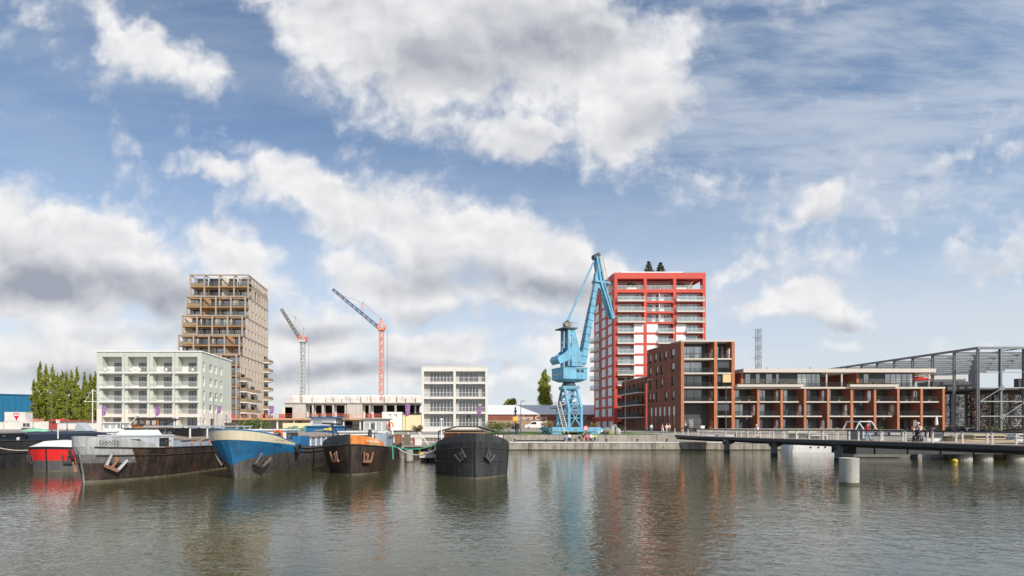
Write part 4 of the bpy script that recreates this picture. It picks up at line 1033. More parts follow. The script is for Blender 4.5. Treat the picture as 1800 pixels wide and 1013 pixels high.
# ================================================================ building site and tower cranes
BLOCK = mat('white_blockwork', (.80, .76, .70), .9, var=.12, scale=.8)
RAWC = mat('raw_concrete', (.52, .485, .43), .9, var=.15, scale=.5, streak=.15)
FORM = mat('orange_formwork', (.55, .30, .16), .8, var=.2)
REDR = mat('red_rail', (.62, .16, .13), .6, var=.1)
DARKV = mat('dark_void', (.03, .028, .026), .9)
PANB = mat('beige_panel', (.80, .64, .38), .75, var=.06)
def site():
    Y0 = 126.; x0 = X(390, Y0); z0 = 2.86
    t = thing('building_site', 'unfinished concrete building with red guard rails in the middle distance', 'building site', (x0, Y0, z0))
    def lx(px, y=Y0): return X(px, y) - x0
    def lz(py, y=Y0): return Z(py, y) - z0
    # ground floor under the long slab
    zs = lz(735.5)
    b = MB(); b.box(0, 0, zs - .35, lx(674), 16, zs); b.build('floor_slab', RAWC, t)
    b = MB(); b.box(-.1, -.1, zs - .42, lx(674) + .1, -.002, zs + .02); b.build('formwork_edge', FORM, t)
    wl = [(5, .9, 6.2, 2.0), (7.5, .9, 8.6, 2.0), (15.7, .8, 17, 2.1), (17.4, .8, 18.6, 2.1), (22, .4, 25, 2.2), (29, .5, 31.5, 2.2), (34, .4, 36, 2.2)]
    b = MB(); b.M = FR((0, 4, 0)); b.wall(lx(674), zs - .36, wl, .4); b.M = None; b.build('ground_wall', RAWC, t)
    b = MB(); b.box(.2, 6, 0, lx(674) - .2, 6.3, zs - .4); b.build('dark_backing', DARKV, t)  # near-black sheet behind the openings, shade of the rooms put into its colour
    for k in range(10): b = MB(); x = 1 + k * 4.1; b.box(x, .5, 0, x + .35, .85, zs - .36); b.build('column', CST if k % 3 else BLOCK, t)
    # guard rails of the two decks
    def rails(a, c, y, z, nm='guard_rail'):
        b = MB()
        for h_ in (.35, .75, 1.15): b.beam((a, y, z + h_), (c, y, z + h_), .055)
        n = int((c - a) / 2.2)
        for k in range(n + 1): x = a + (c - a) * k / n; b.beam((x, y, z), (x, y, z + 1.25), .05)
        b.build(nm, REDR, t)
    rails(0, lx(690), -.02, zs)
    rr = random.Random(3)
    for k in range(7): b = MB(); x = rr.uniform(1, 36); b.box(x, .2, zs + .01, x + rr.uniform(.6, 1.8), .5, zs + 1.0); b.build('stacked_board', REDR if k % 2 else FORM, t)
    # upper storey: concrete stair blocks and recessed loggias
    Y1 = 7.; yy = Y0 + Y1
    z1 = lz(707.5, yy); zt = lz(694.5, yy)
    def ux(px): return lx(px, yy)
    for a, c in ((501, 537), (610, 637)): b = MB(); b.box(ux(a), Y1, zs + .01, ux(c), Y1 + 8, z1 - .25); b.build('stair_block', RAWC, t)
    holes = []
    for a, c in ((541, 546), (552, 562), (569, 581), (589, 603), (640, 646), (655, 672), (679, 692), (696, 712), (720, 728), (731, 737)): holes.append((ux(a), zs + .25, ux(c), z1 - .7))
    b = MB(); b.M = FR((0, Y1 + 2.0, 0)); b.wall(ux(741) - ux(537), z1 - .25 - zs, holes, .4, ux(537), zs + .005); b.build('upper_wall', BLOCK, t)
    b = MB(); b.box(ux(537), Y1 + 4, zs, ux(741), Y1 + 4.3, z1 - .3); b.build('dark_backing', DARKV, t)  # same dark sheet for the upper rooms, their shade is only colour
    for px in (548, 566, 584, 606, 649, 676, 694, 716): b = MB(); b.box(ux(px), Y1 + .2, zs + .01, ux(px) + .4, Y1 + 1.99, z1 - .26); b.build('fin_wall', RAWC, t)
    b = MB(); b.box(ux(500), Y1 - .3, z1 - .25, ux(742), Y1 + 9, z1); b.build('floor_slab', RAWC, t)
    rails(ux(500), ux(741), Y1 - .25, z1); rails(ux(543), ux(741), Y1 + .1, zs)
    holes = [(ux(a), z1 + .3, ux(c), zt - .25) for a, c in ((546, 549), (577, 583), (590, 594), (605, 612), (626, 629), (640, 645), (666, 672), (681, 685), (704, 709), (722, 726))]
    b = MB(); b.M = FR((0, Y1 + 1.6, 0)); b.wall(ux(741) - ux(511), zt - z1, holes, .35, ux(511), z1 + .002)
    b.M = FR((ux(511), Y1 + 6, 0), R(-90)); b.wall(4.4, zt - z1 - .05, (), .3, 0, z1 + .002); b.build('parapet_wall', BLOCK, t)
    for k, px in enumerate((512, 530, 548, 572, 586, 600, 616, 634, 652, 676, 698, 714, 731)):
        b = MB(); b.box(ux(px), Y1 + .9, z1 + .002, ux(px) + rr.uniform(.5, 1.6), Y1 + 1.58, zt + rr.uniform(-.5, .12)); b.build('block_pier', BLOCK, t)
    # right end: white wall with small windows and beige boarded bay
    YE = 111.; dy = YE - Y0; lx0, lz0 = lx, lz
    def lx(px): return lx0(px, YE)
    def lz(py): return lz0(py, YE)
    b = MB(); b.M = FR((0, dy - .5, 0)); b.wall(lx(707) - lx(672), lz(724.5), [(lx(683), lz(734), lx(688), lz(728)), (lx(693), lz(735), lx(698.5), lz(728.5))], .3, lx(672), 0); b.M = None; b.box(lx(672) + .02, dy - .2, 0, lx(707), 6 + dy, lz(725)); b.build('end_wall', BLOCK, t)
    b = MB(); b.box(lx(707), dy + .3, 0, lx(740), dy + 9, lz(729)); b.build('boarded_bay', PANB, t)
    b = MB(); b.box(lx(705.5), dy + .1, lz(728.5), lx(740), dy + .7, lz(726.5)); b.box(lx(705.5), dy + .1, 0, lx(707.5), dy + .7, lz(728.5)); b.build('bay_frame', DARKV, t)
    b = MB(); b.M = None; b.box(lx0(482), Y1, zs, lx0(500), Y1 + 3, lz0(716, yy)); b.build('site_cabin', PANB, t)
    # hoardings and stored material at ground level
    h_ = thing('site_hoarding', 'beige site hoarding with green netting along the foot of the unfinished building', 'hoarding', (X(497, 118), 118, 2.75))
    b = MB(); b.box(0, 0, 0, X(560, 118) - X(497, 118), .15, 1.75); b.build('board', PANB, h_)
    b = MB()
    for k in range(7): b.box(.4 + k * 1.1, -.9, 0, 1.3 + k * 1.1, -.3, .6 + .25 * (k % 3)); 
    b.build('netting', mat('green_net', (.13, .27, .2), .8, var=.3, scale=2), h_)
    # planted mound in front of the green block's right corner
    m_ = thing('shrub_bed', 'green shrub bed in a timber planter between the green block and the building site', 'shrubs', (X(443, 93), 93, 2.5))
    hw = 3.7
    b = MB(); b.box(-hw, -.9, 0, hw, .9, .75); b.build('planter', mat('old_timber', (.20, .15, .10), .9, var=.25), m_)
    leaves(1500, blobshape([(-1.2, 0, 1.5, 1.7, .9, 1.0), (.6, 0, 1.8, 1.9, .9, 1.05), (2.4, 0, 1.5, 1.3, .8, .8), (-2.8, 0, 1.2, 1.0, .8, .7)]), .14, 55).build('foliage', [SHRUB_G[1], SHRUB_G[2]], m_)
site()
def tower_crane(name_l, px, Y, y_top, jib_px, jib_py, m_mast, m_jib, apex_py, mid, wid, cwt, apx):
    z0 = zb = 3.; t = thing('tower_crane', name_l, 'crane', (X(px, Y), Y, z0), 0, 'tower cranes of the building site')
    k = Y / 900.; zt = Z(y_top, Y) - z0
    b = MB(); lattice(b, (0, 0, 0), (0, 0, zt), wid, .11, 24, 1., .07); b.build('mast', m_mast, t)
    b = MB(); b.box(-.9, -.9, zt - .2, .9, .9, zt + .5); b.build('slewing_ring', m_mast, t)
    tip = Vector(((jib_px - px) * k, 0, Z(jib_py, Y) - z0)); foot = Vector((-.4, 0, zt + .3))
    b = MB(); lattice(b, foot, tip, wid * .8, .09, 20, .75, .06); b.build('jib', m_jib, t)
    b = MB(); ap = Vector(((apx - px) * k, 0, Z(apex_py, Y) - z0)); b.beam((-.6, 0, zt + .4), ap, .25); b.beam((.9, 0, zt + .4), ap, .25); b.build('apex_frame', m_mast, t)
    mp = Vector(((mid[0] - px) * k, 0, Z(mid[1], Y) - z0)); f = (mp.x - foot.x) / (tip.x - foot.x); base = foot.lerp(tip, f)
    b = MB(); b.beam(base + Vector((-.4, 0, 0)), mp, .14); b.beam(base + Vector((.4, 0, 0)), mp, .14); b.build('strut', m_mast, t)
    b = MB(); b.path([ap, mp, foot.lerp(tip, min(1, f + (1 - f) * .8))], .05, 4); b.build('pendant_rope', m_mast, t)
    b = MB(); b.box(-1.0, -.7, zt + .5, -.3, .7, zt + 1.6); b.box(.5, -.6, zt + .3, 1.2, .6, zt + 1.2); b.build('winch', cwt, t)
    b = MB(); b.tube((1.6, 0, zt), (1.6, 0, 2), .05, 4); b.build('rope', STEEL, t)
GREYL = mat('pale_grey_paint', (.48, .49, .47), .6); ORNG = mat('faded_orange_paint', (.72, .27, .17), .6)
tower_crane('pale grey tower crane with a short raised jib over the building site', 532, 135, 601, 494.5, 543.5, GREYL, mat('dark_grey_paint', (.20, .20, .19), .6), 577, (519, 557), 1.0, REDR, 534.5)
tower_crane('orange tower crane with a long dark blue raised jib over the building site', 670.5, 140, 580, 584.5, 508.5, ORNG, mat('slate_blue_paint', (.13, .17, .25), .6), 560, (637, 532), 1.05, ORNG, 669.5)

# ================================================================ background left: shed, poplars, containers
b = MB(); Y0 = 215.; a, c = X(-160, Y0), X(112, Y0)
s = thing('warehouse', 'large plain blue warehouse at the far left edge', 'warehouse', (a, Y0, 3)); TEAL = mat('blue_sheet', (.012, .145, .27), .55, var=.06, scale=.2, streak=.06)
h1 = Z(694, Y0) - 3; h2 = Z(697.5, Y0) - 3; b.prism([(0, 0, 0), (c - a, 0, 0), (c - a, 0, h2), (0, 0, h1 + 1)], (0, 40, 0)); b.build('wall', TEAL, s)
b = MB(); b.prism([(0, -.3, h1 + 1), (c - a + .3, -.3, h2), (c - a + .3, -.3, h2 + .5), (0, -.3, h1 + 1.5)], (0, 41, 0)); b.build('roof', mat('blue_trim', (.02, .11, .2), .6), s)
b = MB()
for k in range(24): b.box(3 + k * 2.6, -.08, 0, 3.12 + k * 2.6, -.002, h2 - .6)
b.build('sheet_joint', mat('blue_joint', (.01, .11, .21), .6), s)
POPL = [mat('poplar_leaf', (.19, .225, .024), .75, var=.4, scale=.6), mat('poplar_leaf_light', (.32, .345, .045), .75, var=.35, scale=.6)]
def poplar_shape(h_, rad, seed, taper=.5, rnd_top=False):
    lob = random.Random(seed); n = 80 if rnd_top else 44; L_ = []
    for k in range(n):
        f = (k + .5) / n; rr = rad * min(1, f / .12 + .35) * (1 - max(0, (f - taper) / (1 - taper)) ** 1.5 * .88)
        if rnd_top: rr = rad * min(1, f / .1 + .5) * math.sqrt(max(.03, 1 - max(0, (f - taper) / (1 - taper)) ** 2))
        an = lob.uniform(0, 6.28); q = rr * lob.uniform(.25, .7)
        if rnd_top: q *= .85
        L_.append((q * math.cos(an), q * math.sin(an), h_ * (.06 + .92 * f), rr * lob.uniform(.38, .58), rr * lob.uniform(.3, .55), h_ * lob.uniform(.035, .075)))
    return blobshape(L_)
ORD = ['first', 'second', 'third', 'fourth', 'fifth', 'sixth', 'seventh', 'eighth', 'ninth', 'tenth', 'eleventh', 'twelfth']
protos = {}
for k, (px, py) in enumerate(((59.5, 668), (70.5, 635), (81, 641), (92, 642), (101, 657), (109.5, 652), (116.5, 653.5), (125, 651.5), (134.5, 646), (148.5, 653), (158.5, 657), (167.5, 654))):
    Y = 160 + (k * 7 % 5) * 3; z0 = 2.95; h_ = Z(py, Y) - z0; v_ = k % 4
    t = thing('poplar', 'slender green poplar, ' + ORD[k] + ' from the left in the row beside the green block', 'tree', (X(px, Y), Y, z0), k * 1.3, 'poplars left of the green block')
    hb = 20.
    if v_ not in protos:
        b = MB(); b.tube((0, 0, 0), (.1, 0, hb * .5), .28, 7, .16); b.tube((.1, 0, hb * .5), (0, .1, hb * .93), .16, 6, .03)
        r2 = random.Random(v_)
        for j in range(16): z_ = hb * r2.uniform(.1, .8); an = r2.uniform(0, 6.28); b.tube((0, 0, z_), (1.1 * math.cos(an), 1.1 * math.sin(an), z_ + 2.4), .06, 4, .02)
        protos[v_] = (b.mesh('trunk', BARK), leaves(11000, poplar_shape(hb, 1.38 + .14 * v_, 20 + v_, .55), .18, 30 + v_, .45).mesh('crown', POPL))
    for nm, me in zip(('trunk', 'crown'), protos[v_]):
        o = put(nm, me, t); o.scale = (.86 + .3 * ((k * 5) % 7) / 7, 1.05, h_ / hb)
Y = 196.; h_ = Z(651.5, Y) - 3
t = thing('poplar', 'single broad green poplar behind the white-roofed hall', 'tree', (X(958, Y), Y, 3))
b = MB(); b.tube((0, 0, 0), (0, 0, h_ * .8), .4, 7, .1); b.build('trunk', BARK, t)
leaves(17000, poplar_shape(h_, 3.3, 77, .6, True), .25, 78, .75).build('crown', POPL, t)
t = thing('tree', 'small round treetop showing above the hall roof left of the broad poplar', 'tree', (X(897, 196), 196, 3))
h_ = Z(699, 196) - 3; b = MB(); b.tube((0, 0, 0), (0, 0, h_ * .8), .25, 6, .1); b.build('trunk', BARK, t)
leaves(1300, blobshape([(0, 0, h_ * .8, 2.4, 2, 2), (1.2, 0, h_ * .86, 1.2, 1, 1.6), (-1.6, 0, h_ * .74, 1.2, 1, 1.2)]), .3, 41, .5).build('crown', POPL, t)
CONT = mat('container_white', (.70, .68, .63), .6, var=.08, scale=.5, streak=.12); CRED = mat('container_red', (.40, .06, .045), .6, var=.12, streak=.15)
def container(px0, px1, Y, zt_, zb_, m_, label, nm='container', grp='containers beside the poplars', win=False):
    x0, x1 = X(px0, Y), X(px1, Y)
    t = thing(nm, label, 'container', (x0, Y, zb_), 0, grp); W, h_ = x1 - x0, zt_ - zb_; D = 2.44
    b = MB(); b.box(.06, .05, .06, W - .06, D - .05, h_ - .06)
    n = int(W / .28)
    for k in range(n): x = .12 + (W - .24) * k / n; b.box(x, .0, .14, x + .13, .05, h_ - .14)
    b.build('body', m_, t)
    b = MB()
    for x in (0, W - .12): b.box(x, -.02, 0, x + .12, .1, h_); b.box(x, D - .1, 0, x + .12, D, h_)
    b.box(.12, -.018, 0, W - .12, .08, .13); b.box(.12, -.018, h_ - .13, W - .12, .08, h_); b.build('frame', m_, t)
    if win: window(t, FR((0, 0, 0)), 0, W * .15, h_ * .15, W * .7, h_ * .62, 2, 1, WHITE, GLD, -.09)
    return t
YC = 136.; k_ = YC / 900
c1 = container(8, 44.5, YC, Z(724.5, YC), Z(741, YC) + .01, CONT, 'white container with a red triangular emblem, stacked on another container')
W_ = X(44.5, YC) - X(8, YC)
b = MB(); q = lambda px, py: ((px - 8) * k_, -.05, (741 - py) * k_)
b.prism([q(24, 727), q(33.8, 727), q(34, 730.5), q(29.3, 739), q(28.2, 739), q(27, 735), q(23.8, 730.5)], (0, .03, 0)); em = b.build('emblem', mat('emblem_red', (.62, .01, .04), .6), c1)
b = MB(); b.box(*q(25.2, 731.2), *[a + d for a, d in zip(q(28.8, 728.8), (0, -.01, 0))]); b.box(*q(29.4, 731.2), *[a + d for a, d in zip(q(32.8, 728.8), (0, -.01, 0))]); b.build('emblem_bar', WHITE, em)
b = MB(); b.box(q(8.5, 740)[0], -.06, .1, q(20, 740)[0], -.022, 2.4); b.build('door', CONT, c1)
container(6.5, 36.5, YC, Z(741, YC), 2.9, CONT, 'white container at ground level under the one with the emblem')
container(37, 56, YC - 1, Z(741, YC - 1), 3.3, CONT, 'white site cabin with a dark window right of the stacked containers', 'site_cabin', win=True)
container(56.4, 67, YC, Z(742, YC), 2.9, CONT, 'narrow pale container between the windowed cabin and the wide white one')
container(67.4, 85.5, YC, Z(741, YC), 2.9, CONT, 'wide white container left of the red one')
container(86, 102.5, YC, Z(742, YC), 2.9, CRED, 'dark red container among the white ones')
container(-40, 5.5, YC, Z(742, YC), 2.9, CONT, 'pale container cut by the left edge of the picture')
container(45.5, 66, YC + 8, Z(736, YC + 8), 2.9, mat('salmon_paint', (.60, .27, .18), .7, var=.1), 'salmon coloured container behind the windowed cabin')
t = container(103, 171, YC, Z(740.5, YC), 2.9, CONT, 'long white market shed with a red roof edge below the poplars', 'market_shed')
b = MB(); b.box(-2, -.6, Z(740.5, YC) - 2.9, X(171, YC) - X(103, YC), 2.6, Z(739, YC) - 2.9); b.build('roof', CRED, t)
s = thing('awning', 'red awning peak above the market shed roof below the poplars', 'awning', (X(106, YC + 3), YC + 3, 2.9)); b = MB(); b.lathe((0, 0, Z(740, YC + 3) - 2.9), [(3.2, 0), (1.2, .45), (.05, .6)], 12); b.build('canopy', MATS['red_cloth'], s); b = MB(); b.tube((0, 0, 0), (0, 0, 2.4), .05); b.build('pole', WM, s)
# ================================================================ barges and boats
def hullfn(B, bow, h_bow, h_mid, rake=.5, flare=.12, n_top=2.2, n_wl=1.7, sheer=12., wl_len=1.5, L=36., stern=3.):
    """returns P(side, y_param, t): a point of the hull shell; t 0 = below water, 1 = deck edge; also deck height by distance"""
    def hd(y): return h_mid + (h_bow - h_mid) * max(0., 1 - max(y, 0) / sheer) ** 2
    def P(sd, s, t):
        bl = bow * (1 + (wl_len - 1) * (1 - t)); s = max(s, 0.); n = n_wl + (n_top - n_wl) * t
        half = B / 2 * (1 - flare * max(0., 1 - t) ** 1.5) + max(0., t - 1) * B * flare * .5
        ys = -rake * t ** 1.6
        if s <= 1:                                     # bow
            f = s ** 1.6; y = ys + bl * f; x = half * max(0, 1 - (1 - f) ** n) ** (1 / n)
        elif s <= 2:
            y = ys + bl + (L - stern - bl) * (s - 1); x = half
        else:
            f = s - 2; y = ys + (L - stern) + stern * (f - ys / stern * f); x = half * max(0.02, 1 - f ** 3 * .8)
        z = -.5 + t * (hd(y - ys) + .5)
        return Vector((sd * x, y, z))
    return P, hd
S_BOW = [0, .12, .22, .32, .42, .52, .64, .76, .88, 1.]; S_ALL = S_BOW + [1.15, 1.3, 1.5, 1.75, 2., 2.4, 2.75, 3.]
T_LEV = [0, .14, .22, .34, .48, .62, .72, .82, .92, 1.]
def build_hull(t, P, mats, band, deck_m, ts=T_LEV, warp_=None):
    b = MB()
    for sd in (-1, 1):
        base = len(b.v)
        for tt in ts:
            for s in S_ALL:
                q_ = tt
                if warp_:                              # let one level line follow a painted edge
                    t0, lim = warp_[0], warp_[1](s, sd); q_ = tt * lim / t0 if tt <= t0 else lim + (tt - t0) * (1 - lim) / (1 - t0)
                b.v.append(tuple(P(sd, s, q_)))
        n = len(S_ALL)
        for i in range(len(ts) - 1):
            for k in range(n - 1):
                a = base + i * n + k; q = (a, a + 1, a + n + 1, a + n)
                b.f.append(q if sd > 0 else tuple(reversed(q))); b.m.append(band((ts[i] + ts[i + 1]) / 2, (S_ALL[k] + S_ALL[k + 1]) / 2, sd))
    for i in range(len(ts) - 1):                       # transom
        b.mi = 0; b.add([P(-1, 3, ts[i]), P(1, 3, ts[i]), P(1, 3, ts[i + 1]), P(-1, 3, ts[i + 1])], [(0, 1, 2, 3)])
    h = b.build('hull', mats, t)
    b = MB()                                           # welded plate joints, a little proud of the shell
    for sd in (-1, 1):
        for s in (.42, .68, .93, 1.07, 1.16, 1.27, 1.4, 1.55, 1.7):
            b.path([P(sd, s, q_) + Vector((sd * .004, -.004, 0)) for q_ in (.2, .35, .5, .7, .9)], .016, 4)
    b.build('plate_joint', mats[0], t)
    b = MB()
    for k in range(len(S_ALL) - 1):
        pts = [P(-1, S_ALL[k], .97), P(1, S_ALL[k], .97), P(1, S_ALL[k + 1], .97), P(-1, S_ALL[k + 1], .97)]
        b.add(pts, [(0, 1, 2, 3)])
    b.build('deck', deck_m, t)
    return h
def bulwark(t, P, m, s_end, hgt, lean=.25, name='bulwark', th=.07, sides=(-1, 1), s0=0., drop=True, cap=None):
    """plating standing on the deck edge at the bow, leaning outwards"""
    ss = [s0 + (s_end - s0) * k / 14 for k in range(15)]; b = MB(); tops = []
    for sd in sides:
        rings = []
        for s in ss:
            p = P(sd, s, 1); q = P(sd, s, .9); d = (p - q); d.z = 0
            f = 1 - (max(0, s - s0) / max(.01, s_end - s0)) ** 3 if drop else 1.
            h_ = hgt * (.35 + .65 * f) if drop else hgt
            c = Vector((0, 2.5, p.z)); inw = (c - p); inw.z = 0; inw = inw.normalized() * th if inw.length > .01 else Vector((0, th, 0))
            o = d * (h_ * 2.2) * lean
            a0, a1 = p + Vector((0, 0, .001)), p + o + Vector((0, 0, h_)); rings.append([a0, a1, a1 + inw, a0 + inw]); tops.append(a1 + inw * .5)
        b.loft(rings)
    o = b.build(name, m, t)
    if cap:
        n = len(ss)
        for j in range(len(sides)):
            c = MB(); c.path(tops[j * n:(j + 1) * n], .06, 5); c.build('rail', cap, t)
    return o
def on_hull(P, sd, s, t, out=.03):
    """frame on the shell: x along it towards the stern, y into the hull, z up the shell"""
    p = P(sd, s, t); ds = P(sd, s + .03, t) - P(sd, s - .03 if s > .03 else s, t); dt = P(sd, s, t + .03) - P(sd, s, t - .03)
    xx = ds.normalized() * (1 if sd > 0 else -1); zz = (dt - xx * dt.dot(xx)).normalized(); yy = zz.cross(xx)
    m = Matrix((xx, yy, zz)).transposed().to_4x4(); m.translation = p - yy * out
    return m
def text_on(t, s_, size, M, dx, dz, m):
    """lettering painted on the plating"""
    o = text(t, s_, size, (0, 0, 0), (0, 0, 0), m, 'name_lettering', depth=.004); o.matrix_local = M @ Matrix.Translation((dx, 0, dz)) @ Matrix.Rotation(R(90), 4, 'X'); return o
ANCH = [mat('anchor_grey', (.115, .11, .11), .6, metal=.3, var=.25), mat('anchor_rust', (.30, .16, .10), .85, var=.3, scale=3), mat('anchor_dark', (.05, .045, .042), .7, var=.3)]
def anchor(t, M, m, size=1., rot=0, fluke=None):
    M = M @ Matrix.Rotation(R(rot), 4, 'Y'); size *= .8
    b = MB(); b.M = M @ Matrix.Scale(size, 4)
    b.lathe((0, -.06, .18), [(.19, 0), (.19, .06)], 12, 'y')                     # hawse ring
    b.beam((0, -.16, .25), (0, -.2, -.45), .16, .14)                            # shank
    b.beam((-.52, -.2, -.5), (.52, -.2, -.5), .24, .2)                          # crown
    o = b.build('anchor', m, t)
    for s in (-1, 1):
        c = MB(); c.M = M @ Matrix.Scale(size, 4)
        c.prism([(s * .34, -.32, -.52), (s * .54, -.30, -.45), (s * .66, -.26, .42), (s * .58, -.22, .52), (s * .50, -.24, .36)][::s], (0, .1, 0)); c.build('fluke', fluke or m, o)
    return o
def tyre(t, M, r=.42, name='tyre'):
    b = MB(); b.M = M; b.lathe((0, -.2, 0), [(r * .55, 0), (r * .95, .0), (r, .06), (r, .16), (r * .95, .2), (r * .55, .2)], 16, 'y'); return b.build(name, mat('rubber', (.02, .02, .02), .8), t)
def rope(name, label, pts, sag, r, m, cat='rope', grp='mooring ropes', n=14):
    b = MB(); P0, P1 = Vector(pts[0]), Vector(pts[1]); L = []
    for k in range(n + 1):
        f = k / n; p = P0.lerp(P1, f); p.z -= sag * 4 * f * (1 - f); L.append(p)
    b.path(L, r, 5); return tag(b.build(name, m), label, cat, grp)
HBLK = mat('hull_black', (.040, .040, .042), .42, var=.3, scale=.7, streak=.4, bump=.3, dirt=(.10, .09, .082), dirt_amt=.5)
HBRN = mat('hull_rust_black', (.045, .032, .026), .5, var=.45, scale=1.3, streak=.6, bump=.3, dirt=(.15, .075, .045), dirt_amt=.5)
HGRY = mat('hull_grey', (.115, .108, .102), .6, var=.3, scale=1.1, streak=.45, bump=.25, dirt=(.19, .14, .10), dirt_amt=.55)
HDGR = mat('hull_dark_grey', (.10, .10, .10), .55, var=.2, scale=.8, streak=.2)
WLINE = mat('waterline_scum', (.12, .105, .07), .8, var=.5, scale=2.5, dirt=(.25, .22, .18))
BBLU = mat('barge_blue', (.022, .17, .37), .45, var=.18, scale=1.2, streak=.22, dirt=(.10, .09, .08), dirt_amt=.3)
BCRM = mat('barge_cream', (.66, .59, .43), .5, var=.1, scale=.8, streak=.12)
PGRY = mat('patched_grey_paint', (.42, .43, .43), .6, var=.18, scale=.9, streak=.35, dirt=(.24, .17, .11), dirt_amt=.6)
PTCH = mat('worn_black_grey', (.16, .16, .16), .6, var=.35, scale=1.2, streak=.3, dirt=(.50, .50, .49), dirt_amt=.8)
DKGR = mat('deck_grey', (.24, .24, .235), .8, var=.2); DKTIM = mat('hatch_timber', (.30, .25, .20), .85, var=.25, scale=1.5)
RDECK = mat('rusty_deck', (.16, .085, .055), .9, var=.35, scale=2)
BLUEGREY = mat('blue_grey_paint', (.30, .37, .44), .6, var=.1, streak=.12); CABW = mat('cabin_white', (.76, .75, .72), .5, var=.07, streak=.08)
def barge(label, px, py, hd_kw, rz=0., Y=None):
    Y = Y or H * 900 / (py - 749); t = thing('river_barge', label, 'barge', (X(px, Y), Y, 0), rz)
    P, hd = hullfn(**hd_kw); return t, P, hd
def cabin(t, x0, y0, x1, y1, z0, z1, m, wins=1, gm=None, name='cabin', roof_m=None, ov=.15, wz=(.45, .85), sidew=True):
    b = MB(); b.box(x0, y0, z0, x1, y1, z1); c = b.build(name, m, t)
    b = MB(); b.box(x0 - ov, y0 - ov, z1, x1 + ov, y1 + ov, z1 + .1); b.build('roof', roof_m or m, c)
    h_ = z1 - z0; wd = (x1 - x0 - .2) / max(wins, 1)
    for k in range(wins): window(c, FR((0, y0, 0)), 0, x0 + .1 + k * wd + .04, z0 + h_ * wz[0], wd - .08, h_ * (wz[1] - wz[0]), 1, 1, DF if m is not CABW else WF, gm or GLZ, -.06)
    if sidew:
        n = max(1, int((y1 - y0) / 1.4)); wd = (y1 - y0 - .2) / n
        for k in range(n):
            window(c, FR((x1, 0, 0), R(90)), R(90), y0 + .1 + k * wd + .05, z0 + h_ * wz[0], wd - .1, h_ * (wz[1] - wz[0]), 1, 1, DF, gm or GLZ, -.06)
            window(c, FR((x0, 0, 0), R(-90)), R(-90), -(y0 + .1 + (k + 1) * wd - .05), z0 + h_ * wz[0], wd - .1, h_ * (wz[1] - wz[0]), 1, 1, DF, gm or GLZ, -.06)
    return c
def hatch(t, B, y0, y1, z0, z1, side_m, top_m, posts=None, pm=None, name='cargo_hatch'):
    hw = B / 2 - .55; b = MB(); b.box(-hw, y0, z0, hw, y1, z1); c = b.build(name, side_m, t)
    b = MB(); n = int((y1 - y0) / 1.1)
    for k in range(n):
        a = y0 + (y1 - y0) * k / n; b.prism([(-hw - .12, a, z1 - .08), (hw + .12, a, z1 - .08), (hw + .12, a, z1 + .06), (0, a, z1 + .32), (-hw - .12, a, z1 + .06)], (0, (y1 - y0) / n - .05, 0))
    b.build('hatch_cover', top_m, c)
    if posts:
        for k in range(posts):
            a = y0 + .3 + (y1 - y0 - .6) * k / (posts - 1)
            for s in (-1, 1): b = MB(); b.box(s * hw - .05 + s * .05, a, z0, s * hw + .05 + s * .05, a + .12, z1 - .1); b.build('stanchion', pm, c)
    return c
def winch(t, x, y, z, m=None):
    b = MB(); b.box(x - .5, y - .35, z, x - .35, y + .35, z + .7); b.box(x + .35, y - .35, z, x + .5, y + .35, z + .7); b.lathe((x - .34, y, z + .45), [(.25, 0), (.28, .05), (.18, .1), (.18, .58), (.28, .63), (.25, .68)], 12, 'x'); return b.build('winch', m or RDECK, t)
def bollard(t, x, y, z, m=None):
    b = MB()
    for d in (-.2, .2): b.lathe((x, y + d, z), [(.1, 0), (.1, .4), (.14, .42), (.14, .5), (.02, .52)], 8)
    b.box(x - .15, y - .4, z, x + .15, y + .4, z + .06); return b.build('bollard', m or HBLK, t)

# ---- black barge, right of the centre
t, P, hd = barge('plain black river barge with a sheer bow and two folded anchors, rightmost of the barges', 836, 842, dict(B=5.75, bow=3.3, h_bow=2.75, h_mid=1.95, rake=.25, flare=.04, n_top=1.38, n_wl=1.3, sheer=10, wl_len=1.15, L=37.))
build_hull(t, P, [HBLK, WLINE], lambda a, s, sd: 1 if .15 < a < .2 else 0, DKGR, [0, .15, .185, .3, .42, .55, .68, .8, .9, 1.])
bulwark(t, P, HBLK, .97, .56, .12)
for sd in (-1, 1):
    for zf in (.86, .55): b = MB(); b.path([P(sd, s, zf) + Vector((0, -.015, 0)) for s in S_BOW[1:] + [1.2, 1.6, 2]], .035, 4); b.build('rubbing_strake', HBLK, t)
    anchor(t, on_hull(P, sd, .34, .70), ANCH[0], .85, sd * 32)
b = MB(); b.path([P(1, 0, k / 10) + Vector((0, -.02, 0)) for k in range(2, 11)], .07, 6); b.build('stem_bar', HBLK, t)
winch(t, 0, 3.2, 2.45); winch(t, 1.2, 4.2, 2.4, RUSTY); bollard(t, -1.6, 3.4, 2.4); bollard(t, 1.6, 3.4, 2.4)
TARP = mat('brown_tarp', (.20, .165, .135), .85, var=.15); TIMB = mat('warm_timber', (.46, .27, .14), .7, var=.15)
c = cabin(t, -1.9, 13, 1.9, 18, 1.9, 3.35, TIMB, 3, GLD, 'deckhouse', TARP)
hatch(t, 5.75, 7, 12.6, 1.9, 2.6, HBLK, DKTIM)
for k, y in enumerate((8, 10, 12)):
    b = MB(); zt = 3.75
    b.path([(-2.6, y, 1.9), (-2.6, y, 3.3), (-1.0, y, zt), (1.0, y, zt), (2.6, y, 3.3), (2.6, y, 1.9)], .05, 5); b.build('awning_frame', HBLK, t)
